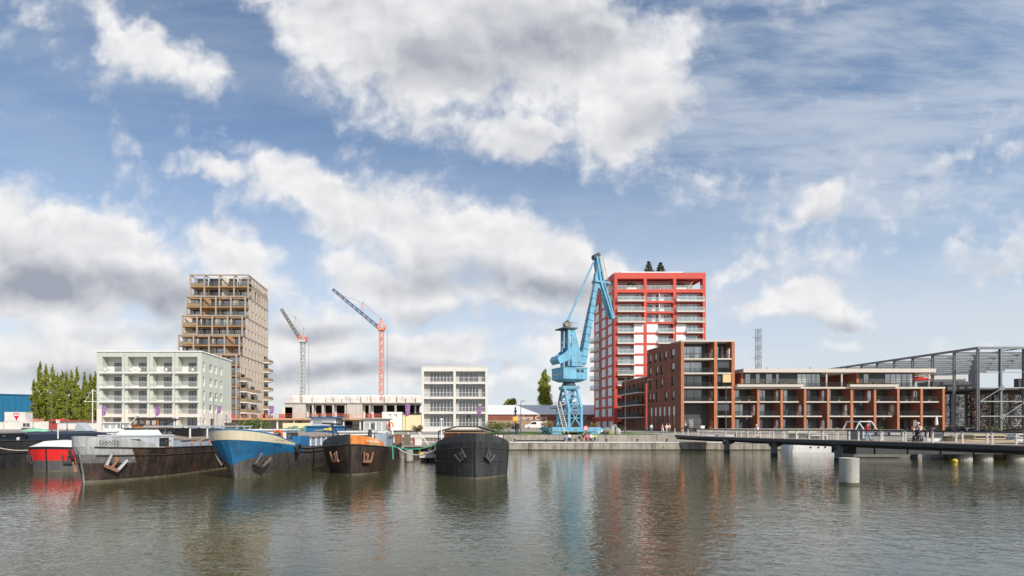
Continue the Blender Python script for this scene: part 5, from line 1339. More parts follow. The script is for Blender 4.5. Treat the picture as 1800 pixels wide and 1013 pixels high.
b = MB(); b.loft([[(-2.65, y, 3.32), (-1.0, y, 3.78), (1.0, y, 3.78), (2.2, y, 3.46), (2.2, y, 3.5), (1, y, 3.82), (-1, y, 3.82), (-2.65, y, 3.36)] for y in (8, 10, 12)]); b.build('awning', TARP, t)
b = MB(); b.tube((-2.4, 6, 2), (-2.4, 6, 4.3), .06, 6); b.ball((-2.4, 6, 4.35), .12); b.build('mast', CABW, t)
b = MB(); b.beam((1.2, 6.5, 3.1), (4.0, 6.7, 3.2), .12); b.build('boat_hook', BLACKM, t)

# ---- rusty black barge with the orange bow board
t, P, hd = barge('rusty dark brown river barge with an orange streaked bow board and brown anchors', 617, 835.6, dict(B=5.5, bow=3.3, h_bow=2.45, h_mid=1.75, rake=.35, flare=.24, n_top=1.5, n_wl=1.35, sheer=11, wl_len=1.3, L=35.), R(1.5))
build_hull(t, P, [HBRN, HBLK, WLINE], lambda a, s, sd: 1 if a > .95 else (2 if .16 < a < .21 else 0), RDECK, [0, .16, .205, .3, .42, .55, .68, .8, .92, 1.])
ORST = mat('orange_rust_board', (.66, .20, .035), .7, var=.2, scale=1.5, streak=.5, dirt=(.72, .48, .22), dirt_amt=.9)
bulwark(t, P, HBLK, .95, .74, .1, sides=(-1,)); bulwark(t, P, ORST, .80, .68, .1, 'bow_board', sides=(1,))
text_on(t, 'TWEE BROERS', .24, on_hull(P, 1, .48, 1., .09), -.8, .22, CABW)
anchor(t, on_hull(P, -1, .42, .70), ANCH[1], .95); anchor(t, on_hull(P, 1, .38, .68), ANCH[1], .95)
b = MB(); b.path([P(1, 0, k / 10) + Vector((0, -.02, 0)) for k in range(1, 11)], .07, 6); b.build('stem_bar', HBRN, t)
for sd in (-1, 1): b = MB(); b.path([P(sd, s, .98) + Vector((sd * .02, -.01, 0)) for s in S_BOW + [1.2, 1.6, 2.]], .05, 4); b.build('rubbing_strake', HBRN, t)
winch(t, -.3, 3.0, 2.2); winch(t, .8, 4.2, 2.1, HBLK); bollard(t, 1.6, 3.6, 2.1, RUSTY)
b = MB(); b.lathe((1.0, 3.4, 3.0), [(.5, 0), (.55, .12), (.5, .24)], 14, 'x'); b.build('cable_drum', BLACKM, t)
b = MB(); b.beam((-1.0, 4.2, 2.0), (-2.2, 4.0, 4.0), .12); b.beam((-1.9, 4, 2.0), (-2.2, 4, 4.0), .1); b.beam((-3.0, 4, 4.05), (-1.4, 4, 3.95), .14); b.build('davit', BLACKM, t)
c = cabin(t, -1.9, 5.5, 1.2, 9, 2.0, 3.25, CABW, 2, GLD, 'fore_cabin', sidew=False)
b = MB(); b.box(1.3, 6.2, 2.0, 2.3, 8.6, 3.1); b.build('locker', BLUEGREY, t)
hatch(t, 5.5, 9.4, 20.5, 1.7, 2.75, BLUEGREY, TARP)
c = cabin(t, -1.5, 21.5, 1.5, 24.5, 1.7, 4.6, CABW, 4, GLP, 'wheelhouse', DKGR, .3, (.55, .9))
b = MB(); b.lathe((1.75, 21.2, 3.9), [(.25, 0), (.4, 0), (.4, .1), (.25, .1)], 14, 'y'); b.build('lifebuoy', mat('lifebuoy_orange', (.70, .14, .03), .6), t)
b = MB(); b.beam((2.3, 20, 1.8), (1.9, 20.5, 4.0), .16); b.build('crane_arm', CABW, t)

# ---- blue and cream barge
t, P, hd = barge('grey river barge with a blue band and cream flared bulwark at the bow', 413, 842, dict(B=5.5, bow=3.8, h_bow=2.85, h_mid=2.0, rake=1.0, flare=.34, n_top=1.9, n_wl=1.3, sheer=13, wl_len=1.7, L=30.), R(-5))
def bl(a, s, sd): return 1 if (a > .62 and s < 1.12) else (2 if a < .16 else 0)
build_hull(t, P, [HGRY, BBLU, WLINE], bl, DKGR, [0, .1, .21, .34, .44, .53, .62, .72, .8, .88, .94, 1.], (.62, lambda s, sd: .44 + (.34 if sd > 0 else .26) * min(1., s / .9) ** .7))
bulwark(t, P, BCRM, 1.08, .72, .5, cap=BBLU)
b = MB(); b.path([P(1, s, .93) + Vector((.03, 0, 0)) for s in (1.05, 1.2, 1.5, 1.8, 2)], .05, 4); b.path([P(1, s, .8) + Vector((.03, 0, 0)) for s in (1.05, 1.2, 1.5, 1.8, 2)], .04, 4); b.build('rubbing_strake', HBLK, t)
anchor(t, on_hull(P, -1, .45, .60), ANCH[0], 1.1, -12, fluke=mat('anchor_pale', (.20, .18, .165), .7, var=.2)); anchor(t, on_hull(P, 1, .47, .60), ANCH[0], 1.1, 20, fluke=MATS['anchor_pale'])
FAINT = mat('faded_lettering', (.36, .29, .17), .7)
text_on(t, 'MIES-ETIE', .26, on_hull(P, 1, .74, 1., .16), -.5, .2, FAINT)
tyre(t, on_hull(P, 1, 1.08, .9, .06), .45, 'fender')
c = cabin(t, -1.8, 5.6, 1.6, 8.4, 2.1, 3.45, CABW, 1, GLD, 'fore_cabin', sidew=True)
b = MB(); b.lathe((1.0, 5.4, 3.1), [(.28, 0), (.42, 0), (.42, .12), (.28, .12)], 14, 'y'); b.build('lifebuoy', MATS['lifebuoy_orange'], t)
b = MB(); b.box(1.7, 6.8, 2.0, 2.4, 9.2, 2.95); b.build('locker', BBLU, t)
winch(t, 0, 3.4, 2.6, BLACKM); winch(t, .9, 4.6, 2.4, BLACKM); bollard(t, -1.5, 3.6, 2.5, BBLU)
hatch(t, 5.5, 9.6, 19.5, 1.95, 2.85, BLUEGREY, DKTIM, 7, CABW)
c = cabin(t, -1.9, 20.6, 1.9, 24, 1.9, 3.75, BBLU, 0, GLD, 'aft_deckhouse', BBLU, sidew=False)
b = MB(); b.beam((-.9, 20.55, 3.25), (1.2, 20.55, 3.45), .06); b.ball((.9, 20.5, 3.45), .28, .05, .2); b.ball((.45, 20.5, 3.42), .35, .05, .12); b.build('painted_emblem', mat('emblem_yellow', (.70, .55, .18), .6), c)
cabin(t, -1.45, 21, 1.45, 23.6, 3.86, 4.75, CABW, 1, GLP, 'wheelhouse', BBLU, .35, (.1, .92))
b = MB(); b.beam((2.0, 22, 2), (2.5, 21.5, 3.8), .12); b.beam((2.5, 21.5, 3.8), (4, 21.4, 3.9), .12); b.build('davit', BLACKM, t)

# ---- DANTE
t, P, hd = barge('long weathered dark barge with patchy pale grey bow lettered DANTE', 149, 849, dict(B=5.3, bow=4.6, h_bow=2.45, h_mid=2.15, rake=.55, flare=.12, n_top=1.7, n_wl=1.5, sheer=9, wl_len=1.3, L=38.), R(-9.5))
def dl(a, s, sd):
    if a < .2: return 3
    if s < .7: return 1 if a > .81 else (2 if a > .56 else 0)
    return 0
build_hull(t, P, [HBRN, PGRY, PTCH, WLINE], dl, DKGR)
bulwark(t, P, PGRY, .92, .70, .12)
text_on(t, 'DANTE', .36, on_hull(P, 1, .34, 1., .11), -.35, .26, BLACKM)
anchor(t, on_hull(P, 1, .42, .66), ANCH[1], 1.15, 26, fluke=mat('anchor_white', (.50, .51, .52), .6, var=.2)); anchor(t, on_hull(P, -1, .26, .60), ANCH[1], 1.0)
tyre(t, on_hull(P, -1, .22, .80, .1), .42, 'fender')
for zf in (.99, .80): b = MB(); b.path([P(1, s, zf) + Vector((.02, -.01, 0)) for s in S_BOW[2:] + [1.2, 1.6, 2]], .05, 4); b.build('rubbing_strake', HBRN, t)
b = MB(); b.path([P(1, 0, k / 10) + Vector((0, -.02, 0)) for k in range(1, 11)], .06, 6); b.build('stem_bar', PTCH, t)
winch(t, .2, 2.0, 2.4, PGRY); bollard(t, 1.6, 4.2, 2.3, RUSTY); bollard(t, 1.9, 5.6, 2.2, RUSTY)
b = MB(); b.box(1.2, 2.6, 2.2, 1.8, 3.1, 2.75); b.build('locker', DKGR, t)
c = cabin(t, -2.0, 3.3, 2.0, 6.2, 2.1, 3.05, mat('cabin_pale_grey', (.56, .59, .61), .6, var=.08, streak=.1), 0, GLD, 'fore_cabin', ov=.05, sidew=False)
window(c, FR((2.0, 0, 0), R(90)), R(90), 4.6, 2.3, 1.0, .62, 1, 1, DF, GLD, -.06); window(c, FR((0, 3.3, 0)), 0, .6, 2.25, .9, .6, 1, 1, DF, GLD, -.06)
b = MB(); b.loft([[(-1.0 + .2 * k, 3.8, 3.16 + .18 * k), (1.3 - .15 * k, 3.8, 3.16 + .18 * k), (1.3 - .15 * k, 5.8, 3.16 + .18 * k), (-1.0 + .2 * k, 5.8, 3.16 + .18 * k)] for k in range(3)]); b.build('skylight', CABW, c)
hatch(t, 5.3, 6.9, 23.5, 2.1, 2.75, BLUEGREY, DKTIM)
b = MB(); b.box(-2.1, 8, 3.72, 2.1, 18, 3.85); b.build('canopy_roof', mat('canopy_grey', (.40, .44, .47), .6, var=.08), t)
for k in range(5):
    for s in (-1, 1): b = MB(); b.box(s * 2.0 - .05, 8.2 + k * 2.35, 2.7, s * 2.0 + .05, 8.3 + k * 2.35, 3.72); b.build('post', CABW, t)
b = MB(); b.box(-1.4, 11, 2.9, 1.4, 14, 3.6); b.build('deck_store', DKGR, t)
for k, y in enumerate((8.2, 9.4, 10.6, 15.6, 16.5)): b = MB(); b.box(2.12, y, 2.3, 2.2, y + .12, 2.85); b.build('lashing', mat('lashing_orange', (.60, .18, .06), .7), t)
s = thing('solar_panel', 'tilted dark solar panel standing on a barge roof behind DANTE', 'solar panel', (X(296, 56), 56, 4.0)); b = MB(); b.prism([(-.9, 0, 0), (.7, 0, .55), (.7, .06, .6), (-.9, .06, .05)], (0, 1.2, 0)); b.build('panel', mat('solar_cell', (.10, .12, .17), .3), s); b = MB(); b.beam((.5, .6, .45), (.5, .6, -.2), .06); b.beam((-.7, .6, .02), (-.7, .6, -.2), .06); b.build('stand', STEEL, s)

# ---- red barge
t, P, hd = barge('short barge with a bright red and grey blunt bow and white foredeck', 83, 829, dict(B=5.9, bow=1.8, h_bow=2.1, h_mid=1.75, rake=.15, flare=.05, n_top=1.7, n_wl=1.6, sheer=6, wl_len=1.2, L=26.), R(-3))
HRED = mat('barge_red', (.68, .022, .02), .45, var=.08, scale=.8)
build_hull(t, P, [HDGR, HRED, BLACKM, WLINE], lambda a, s, sd: 2 if a > .91 else (1 if a > .55 else (3 if a < .19 else 0)), CABW, [0, .14, .22, .34, .45, .55, .72, .82, .91, 1.])
b = MB()
rg = []
for f, z in ((.97, 0.), (.55, .42), (.5, .44)): rg.append([(P(sd, s, 1) * 1) * 1 for sd, s in []])
pts = [P(-1, s, 1) for s in (1.4, 1., .7, .4, .2, 0)] + [P(1, s, 1) for s in (.2, .4, .7, 1., 1.4)]
cen = Vector((0, 3.2, 0))
def shr(p, f, dz): q = Vector((p.x * f, cen.y + (p.y - cen.y) * f, p.z + dz)); return q
b.loft([[shr(p, .985, .0) for p in pts], [shr(p, .70, .46) for p in pts], [shr(p, .35, .5) for p in pts]]); b.build('foredeck', CABW, t)
b = MB(); b.path([P(1, 0, k / 10) + Vector((0, -.02, 0)) for k in range(1, 11)], .06, 6); b.build('stem_bar', BLACKM, t)
anchor(t, on_hull(P, -1, .50, .60), ANCH[2], .85); anchor(t, on_hull(P, 1, .40, .62), ANCH[2], .85); anchor(t, on_hull(P, 1, .93, .58), ANCH[2], .8)
hatch(t, 4.6, 5, 12, 1.75, 2.4, HDGR, DKTIM)
c = cabin(t, -1.9, 12.5, 1.9, 19, 1.8, 3.5, mat('dark_teal_paint', (.04, .07, .08), .55), 3, GLD, 'deckhouse', mat('dark_teal_roof', (.05, .08, .09), .6), wz=(.5, .85))
WOOD = mat('varnished_wood', (.50, .19, .05), .45, var=.12)
cabin(t, -1.6, 13.4, 1.4, 16.4, 3.6, 4.65, WOOD, 4, GLP, 'wheelhouse', MATS['dark_teal_roof'], .2, (.22, .86))
b = MB(); b.box(-1.9, 20, 3.45, 2.2, 26, 3.6); b.build('canopy_roof', MATS['canopy_grey'], t)
b = MB(); b.tube((-2, 12.4, 3.2), (-.4, 12.6, 4.9), .05, 5); b.ball((-.4, 12.6, 4.95), .16); b.tube((-2.6, 12.8, 3.2), (-2.2, 12.6, 4.4), .04, 5); b.build('searchlight_mast', CABW, t)

# ---- dark barge at the left edge
t = thing('river_barge', 'black barge with a dark blue cover, cut off by the left edge of the picture', 'barge', (-41.3, 38.5, 0), R(-2))
P, hd = hullfn(B=5.2, bow=3.6, h_bow=2.7, h_mid=2.45, rake=.4, flare=.06, L=36.)
build_hull(t, P, [HBLK, WLINE], lambda a, s, sd: 0, DKGR)
for zf in (.99, .62): b = MB(); b.path([P(1, s, zf) + Vector((.03, 0, 0)) for s in S_BOW[3:] + [1.3, 1.6, 2]], .05, 4); b.build('rubbing_strake', HBLK, t)
NAVY = mat('navy_cover', (.018, .028, .05), .6, var=.2)
b = MB(); b.loft([[(-2.2, 10.5 + k, 2.5), (2.2, 10.5 + k, 2.5), (2.1, 10.5 + k, 3.0), (.3, 10.5 + k, 3.25 + .03 * (k % 2)), (-2.1, 10.5 + k, 3.0)] for k in range(12)]); b.build('hatch_cover', NAVY, t)
cabin(t, -2.1, 6.5, 2.2, 10, 2.5, 3.15, NAVY, 2, GLD, 'fore_cabin', DKGR, .1)
b = MB(); b.box(-2.3, 4.5, 3.55, 1.6, 7.5, 4.1); b.build('crate_stack', RUSTY, t)
b = MB(); b.lathe((2.0, 9.2, 2.5), [(.25, 0), (.3, .2), (.1, .5)], 10); b.build('vent', CABW, t)
b = MB(); b.tube((2.2, 14, 2.5), (2.2, 14, 4.1), .06, 6); b.box(2.08, 13.88, 4.1, 2.32, 14.12, 4.45); b.build('lamp_mast', CABW, t)
rope('mooring_rope', 'pale slack rope from the dark barge at the left edge to the red barge', ((-38.6, 43.5, 2.5), (-34.5, 45.2, 1.95)), .5, .035, ROPE)
s = thing('rowing_boat', 'upturned mint green boat lying on the dark cover at the left', 'boat', (X(62, 54), 54, 3.1)); b = MB(); b.loft([[(x, -.7 * w_, 0), (x, -.45 * w_, .35 * w_), (x, 0, .5 * w_), (x, .45 * w_, .35 * w_), (x, .7 * w_, 0)] for x, w_ in ((-1.6, .3), (-1, .75), (0, 1), (1, .8), (1.7, .15))]); b.build('hull', mat('mint_green', (.22, .50, .33), .6), s); b = MB(); b.beam((-1.6, 0, .16), (1.7, 0, .08), .05); b.build('keel', mat('mint_green', (.22, .5, .33)), s)
# ---- white houseboat behind, with a tall mast
t = thing('houseboat', 'white houseboat with green tinted windows and a tall mast, behind the bow of DANTE', 'boat', (X(150, 58), 58, 0), R(-4))
P, hd = hullfn(B=5., bow=3.5, h_bow=2.3, h_mid=1.9, L=17.); build_hull(t, P, [CABW], lambda a, s, sd: 0, DKGR)
c = cabin(t, -2.1, 3.5, 2.1, 12, 1.9, 3.1, CABW, 3, GLP, 'deckhouse'); cabin(t, -1.7, 5, 1.9, 9, 3.2, 4.2, CABW, 4, GLP, 'wheelhouse', CABW, .3, (.3, .85))
b = MB(); b.tube((-1.0, 2.4, 2), (-1.0, 2.4, 8.1), .06, 6); b.beam((-2.0, 2.4, 6.7), (1.3, 2.4, 6.75), .07); b.path([(-1, 2.4, 8.1), (1.2, 2.4, 6.8)], .03, 4); b.path([(-1, 2.4, 8.1), (-2., 2.4, 6.7)], .03, 4); b.build('mast', CABW, t)
b = MB(); b.prism([(-3.4, 2, 2.3), (-.6, 2, 2.6), (-2.6, 2, 4.2)], (0, 1.5, 0)); b.build('canvas_cover', MATS['canopy_grey'], t)
for k in range(2): winch(t, -.6 + k * 1.2, 1.8, 2.2, BLACKM)
# ---- further white boats showing between the barges
def motorboat(px0, px1, Y, label, hull_m, cab_m, roof_py, deck_py, wins, bowr=True, nm='motorboat', roof_m=None, hz=None):
    x0, x1 = X(px0, Y), X(px1, Y); L_ = x1 - x0
    t = thing(nm, label, 'boat', (x0 if bowr else x1, Y, 0), R(-90) if bowr else R(90))
    zd, zr = Z(deck_py, Y), Z(roof_py, Y); B_ = min(3.6, L_ * .34)
    P, hd = hullfn(B=B_, bow=L_ * .3, h_bow=zd + .25, h_mid=zd, rake=.35, flare=.2, n_top=2., n_wl=1.5, L=L_, stern=.8, sheer=L_ * .6)
    build_hull(t, P, [hull_m], lambda a, s, sd: 0, DKGR)
    b = MB()
    for sd in (-1, 1): b.path([P(sd, s, .98) for s in S_ALL[:-1]], .045, 4)
    b.build('rail', BLACKM if hull_m is not HBLK else CABW, t)
    cabin(t, -B_ * .36, L_ * .3, B_ * .36, L_ * .82, zd, zr, cab_m, wins, GLZ, 'cabin', roof_m, .08)
    return t, P, L_, B_, zd
motorboat(396, 465, 66, 'white motorboat moored behind the stern deck of DANTE', CABW, CABW, 758.5, 764, 2)
motorboat(384, 426, 74, 'brown timber cabin boat with pale green windows below the green block corner', HBLK, mat('brown_timber_paint', (.22, .17, .13), .7), 744.5, 757.5, 2)
# thin masts, cabins and deck clutter of the boats moored two deep on the left
for j, (px, Y, top, lab) in enumerate(((205, 60, 742, 'thin white flag staff on the boats behind DANTE, left of the wooden wheelhouse'), (352, 62, 733, 'thin grey mast between DANTE and the blue barge'), (398, 70, 729, 'thin dark mast beside the brown timber cabin'), (608, 62, 728, 'dark derrick mast behind the orange bow board'))):
    s = thing('boat_mast', lab, 'mast', (X(px, Y), Y, 1.9)); h_ = Z(top, Y) - 1.9
    b = MB(); b.tube((0, 0, 0), (0, 0, h_), .05, 6, .03); b.build('pole', (CABW, STEEL, BLACKM, BLACKM)[j], s)
    b = MB(); b.beam((-.5, 0, h_ * .8), (.5, 0, h_ * .8), .04); b.build('crosstree', (CABW, STEEL, BLACKM, BLACKM)[j], s)
    b = MB(); b.path([(0, 0, h_), (1.6, .3, 0)], .015, 4); b.path([(0, 0, h_), (-1.6, .3, 0)], .015, 4); b.build('stay', BLACKM, s)
cl = random.Random(12)
for j, (px, Y, z, w_, d_, h_, m_, lab) in enumerate(((190, 47, 2.2, .8, .6, .7, RUSTY, 'rusty crate on the deck behind the DANTE bow'), (212, 52, 2.6, .7, .6, .6, HBLK, 'black box on the deck left of the wooden wheelhouse'), (345, 60, 2.0, 1.2, .8, 1.2, CABW, 'white locker on the deck between DANTE and the blue barge'), (372, 64, 2.0, .9, .7, 1.0, MATS['canopy_grey'], 'grey covered box on the deck behind the blue bow'), (440, 52, 2.3, .5, .5, .8, BLACKM, 'small black vent box behind the cream bulwark'), (640, 47, 2.1, .5, .5, .75, HBLK, 'black vent box above the orange bow board'), (700, 58, 1.9, .8, .6, .9, RUSTY, 'brown crate at the stern side of the rusty barge'), (790, 46, 2.5, .9, .6, .55, RUSTY, 'rusty crate on the left foredeck of the black barge'), (862, 46, 2.5, .6, .5, .5, BLACKM, 'dark box on the right foredeck of the black barge'))):
    b = MB(); b.box(-w_ / 2, 0, 0, w_ / 2, d_, h_); b.box(-w_ / 2 - .04, -.04, h_, w_ / 2 + .04, d_ + .04, h_ + .06); b.box(-w_ / 2 + .05, -.03, .1, -w_ / 2 + .12, 0, h_ - .05); b.box(w_ / 2 - .12, -.03, .1, w_ / 2 - .05, 0, h_ - .05)
    tag(b.build('deck_box', m_, None, (X(px, Y), Y, z)), lab, 'box')
# ================================================================ foot bridge at the right
BSTEEL = mat('bridge_steel', (.045, .046, .05), .55, var=.2, streak=.2); BDECK = mat('bridge_deck', (.34, .27, .22), .85, var=.15, scale=1.5)
BPOST = mat('pale_rail_post', (.50, .46, .42), .6, var=.08); PILE = mat('pile_concrete', (.42, .405, .36), .85, var=.2, scale=1.2, streak=.3, bump=.15, dirt=(.2, .18, .13), dirt_amt=.5)
PTS = [(1186, 764.3, 81), (1233, 767, 78), (1275, 768.3, 74.7), (1358, 770.8, 64.8), (1471, 773.6, 54), (1590, 777, 48), (1690, 780, 44), (1800, 783.5, 40), (1930, 788, 36.5)]
br = thing('footbridge', 'long dark steel footbridge with pale railing posts running from the quay to the right edge', 'bridge', (X(1186, 81), 81, 0))
o0 = Vector((X(1186, 81), 81, 0))
E = [Vector((X(px, Y), Y, Z(py, Y))) - o0 for px, py, Y in PTS]
# resample
Q = []
for a, c in zip(E, E[1:]):
    n = max(1, int((c - a).length / 2.0))
    Q += [a.lerp(c, k / n) for k in range(n)]
Q.append(E[-1])
NR = []
for i in range(len(Q)):
    d = (Q[min(i + 2, len(Q) - 1)] - Q[max(i - 2, 0)]); NR.append(Vector((-d.y, d.x, 0)).normalized())   # to the left of travel = away from camera side
WB = 3.2
NR = [n if n.x > 0 or n.y > .2 else -n for n in NR]
b = MB(); b.loft([[q, q + n * WB, q + n * WB - Vector((0, 0, .08)), q - Vector((0, 0, .08))] for q, n in zip(Q, NR)]); b.build('deck', BDECK, br)
b = MB()
for off in (0, WB): b.loft([[q + n * off + Vector((0, 0, -.081)), q + n * (off + .12) + Vector((0, 0, -.081)), q + n * (off + .12) + Vector((0, 0, -.42)), q + n * off + Vector((0, 0, -.42))] for q, n in zip(Q, NR)])
b.loft([[q + n * .5 + Vector((0, 0, -.1)), q + n * (WB - .5) + Vector((0, 0, -.1)), q + n * (WB - .8) + Vector((0, 0, -.75)), q + n * .8 + Vector((0, 0, -.75))] for q, n in zip(Q, NR)])
b.build('girder', BSTEEL, br)
for off, nm in ((.1, 'near'), (WB - .1, 'far')):
    rl = MB(); rl.path([q + n * off + Vector((0, 0, 1.05)) for q, n in zip(Q, NR)], .055, 5); rl.path([q + n * off + Vector((0, 0, .95)) for q, n in zip(Q, NR)], .014, 4); rl.path([q + n * off + Vector((0, 0, .55)) for q, n in zip(Q, NR)], .012, 4); rl.build('rail', BSTEEL, br)
    for i in range(0, len(Q), 1):
        p = Q[i] + NR[i] * off; c = MB(); c.beam(p, p + Vector((0, 0, 1.05)), .17, .07); c.build('rail_post', BPOST, br)
for px, wl in ((1275, 795.5), (1358, 802), (1471, 812.5)):
    Y = H * 900 / (wl - 749); x = X(px, Y)
    i = min(range(len(Q)), key=lambda k: abs((Q[k] + o0).y - Y)); zt = (Q[i]).z - .4
    c = MB(); c.lathe((x + .4 - o0.x, Y + .3 - o0.y, -1), [(.36, 0), (.36, 1.35 - .02), (.36, zt + 1)], 14); pr = c.build('pier', mat('pier_steel', (.11, .115, .125), .5, var=.2, streak=.25), br)
    c = MB(); c.lathe((x + .4 - o0.x, Y + .3 - o0.y, -.6), [(.39, 0), (.39, 1.0)], 14); c.build('pier_foot', BLACKM, pr)
    c = MB(); c.prism([(x - .3 - o0.x, Y + .1 - o0.y, zt), (x + 2.2 - o0.x, Y + .1 - o0.y, zt), (x + .8 - o0.x, Y + .1 - o0.y, zt - .7), (x + .05 - o0.x, Y + .1 - o0.y, zt - .7)], (0, .5, 0)); c.build('bracket', BSTEEL, pr)
# deep landing stage on concrete cylinders behind the bridge
ls = thing('landing_stage', 'deep dark landing stage on round concrete piers behind the footbridge', 'jetty', (X(1492, 57), 56, 0))
xo = X(1492, 57)
b = MB(); b.box(0, 0, .72, 34, 3.5, 1.95); b.build('beam', BSTEEL, ls)
for k in range(9): b = MB(); b.box(2 + k * 3.6, -.12, .76, 2.25 + k * 3.6, -.002, 1.9); b.build('stiffener', BSTEEL, ls)
b = MB(); b.box(-.4, -.2, 1.951, 34, 3.6, 2.03); b.build('deck', BDECK, ls)
for px in (1698, 1734, 1790):
    c = MB(); c.lathe((X(px, 56.8) - xo, 1.2, -1.), [(.82, 0), (.82, 1.719)], 20); c.build('pier', PILE, ls)
# single pile in the foreground
Y = H * 900 / (852 - 749)
s = thing('mooring_pile', 'thick round concrete mooring pile standing alone in the water at the right foreground', 'pile', (X(1492.5, Y), Y, 0))
b = MB(); b.lathe((0, 0, -1), [(.53, 0), (.53, 1.16)], 32); b.build('wet_foot', mat('wet_concrete', (.13, .115, .075), .5, var=.35, scale=3), s)
b = MB(); b.lathe((0, 0, .161), [(.525, 0), (.525, 1.50), (.50, 1.54), (.485, 1.54), (.485, 1.5), (.01, 1.48)], 32); b.build('shaft', PILE, s)
b = MB(); b.lathe((.0, 0, 1.702), [(.525, 0), (.535, .01), (.535, .03), (.49, .035)], 32); b.build('rim', CONCL, s)
s = thing('buoy', 'small round yellow buoy floating in front of the round piers', 'buoy', (X(1678, 54), 54, 0)); b = MB(); b.ball((0, 0, .12), .26, .26, .24, 14, 8); b.build('float', mat('buoy_yellow', (.72, .50, .02), .5), s); b = MB(); b.lathe((0, 0, .33), [(.05, 0), (.05, .12), (.1, .12), (.1, .18)], 8); b.build('ring', BLACKM, s)
# ---- boats by and behind the bridge
t, P, L_, B_, zd = motorboat(1377, 1474, 75, 'white classic motor yacht moored under the footbridge', mat('yacht_white', (.80, .79, .78), .5, var=.08, streak=.1), CABW, 764, 779, 2, bowr=False)
for k in (.62, .82, 1.08, 1.3, 1.55): b = MB(); b.M = on_hull(P, -1, k, .68, .02); b.lathe((0, -.02, 0), [(.14, 0), (.14, .04)], 10, 'y'); b.build('porthole', BLACKM, t)
b = MB(); b.box(-1.6, L_ * .55, Z(760, 75), 1.6, L_ + .4, Z(758.5, 75)); b.build('awning', BCRM, t)
b = MB(); b.path([P(-1, s, .985) + Vector((-.03, 0, .03)) for s in S_ALL[:-1]], .06, 5); b.build('gunwale', RDECK, t)
GCR = mat('cruiser_grey', (.25, .25, .225), .55, var=.08)
t, P, L_, B_, zd = motorboat(1478, 1612, 63, 'large grey cabin cruiser with a white steel arch behind the footbridge', GCR, GCR, 756.5, 774, 3, bowr=False)
b = MB(); x_ = B_ * .3
for sd in (-x_, x_): b.path([(sd, L_ * .60, 3.2), (sd, L_ * .685, 4.35), (sd, L_ * .84, 4.35), (sd, L_ * .90, 3.2)], .07, 5)
b.beam((-x_, L_ * .685, 4.35), (x_, L_ * .685, 4.35), .1); b.beam((-x_, L_ * .84, 4.35), (x_, L_ * .84, 4.35), .1); b.build('arch', CABW, t)
t, P, L_, B_, zd = motorboat(1668, 1772, 60, 'open wooden sloop under a tan cover right of the grey cruiser', mat('sloop_tan', (.42, .33, .19), .7, var=.1), mat('tan_canvas', (.52, .41, .24), .8, var=.1), 766, 772, 0)
t, P, L_, B_, zd = motorboat(1762, 1850, 64, 'white sport boat at the right edge behind the footbridge', CABW, CABW, 764, 770, 2, bowr=False)
t, P, L_, B_, zd = motorboat(1622, 1668, 61, 'small dinghy with a dark grey spray hood beside the grey cruiser', CABW, mat('spray_hood', (.10, .10, .11), .8), 758, 769, 1, bowr=False)
s = thing('skiff', 'narrow white skiff lying low on the water under the footbridge', 'boat', (X(1507, 66), 66, 0), R(-90))
P, hd = hullfn(B=1.1, bow=1.5, h_bow=.5, h_mid=.38, L=3.3, stern=.5, sheer=2); build_hull(s, P, [CABW], lambda a, ss, sd: 0, DKGR)
b = MB(); b.box(-.45, 1.2, .3, .45, 1.5, .36); b.box(-.4, 2.2, .3, .4, 2.5, .36); b.build('thwart', DKTIM, s)
t, P, L_, B_, zd = motorboat(1496, 1580, 70, 'dark low workboat under the footbridge behind the skiff', BLACKM, BLACKM, 785, 791, 0)
for k in range(2): tyre(t, Matrix.Translation((B_ / 2, 4 + k * 1.2, 1.2)) @ Matrix.Rotation(R(90), 4, 'Z'), .4, 'fender')
# ---- pontoon, piles and clutter between the two middle barges
Y = 50.
s = thing('pontoon', 'floating timber pontoon between the rusty barge and the black barge', 'pontoon', (X(738, 55), 55, 0)); W_ = X(767, 55) - X(738, 55)
b = MB(); b.box(0, 0, .45, W_, 9, .62); b.build('deck', DKTIM, s); b = MB(); b.box(.05, .1, -.3, W_ * .45, 8.8, .449); b.box(W_ * .55, .1, -.3, W_ - .05, 8.8, .449); b.build('float', BLACKM, s); b = MB(); b.box(-.02, -.06, .4, W_ + .02, 0, .64); b.build('fascia', CONCL, s)
tag(MB().lathe((0, 0, 0), [(.12, 0), (.28, .1), (.28, .25), (.1, .35)], 12).build('float_ball', MATS['buoy_yellow'], None, (X(740, 55.4), 55.4, .62)), 'yellow float lying on the corner of the timber pontoon', 'float')
def pile(px0, px1, Y, top_py, label, m=PILE):
    r = (X(px1, Y) - X(px0, Y)) / 2; s = thing('mooring_pile', label, 'pile', (X((px0 + px1) / 2, Y), Y, 0))
    b = MB(); b.lathe((0, 0, -1), [(r, 0), (r, 1.12)], 20); b.build('wet_foot', MATS['wet_concrete'], s)
    b = MB(); zt = Z(top_py, Y); b.lathe((0, 0, .121), [(r * .99, 0), (r * .99, zt - .2), (r * .9, zt - .12), (.01, zt - .12)], 20); b.build('shaft', m, s)
pile(711.5, 726, 54.5, 791, 'round concrete pile tight against the rusty barge')
pile(752, 766, 60, 791, 'round concrete pile behind the floating pontoon, beside the black barge')
s = thing('jetty', 'grey timber jetty with railings and a white box between the two middle barges', 'jetty', (X(712, 72), 66, 0))
W_ = X(768, 72) - X(712, 72)
b = MB(); b.box(0, 0, 1.1, W_, 14, 1.3); b.build('deck', DKTIM, s)
for k in range(3): b = MB(); b.lathe((.4 + k * 1.8, .5, -1), [(.16, 0), (.16, 2.09)], 8); b.build('pile', BRWN, s)
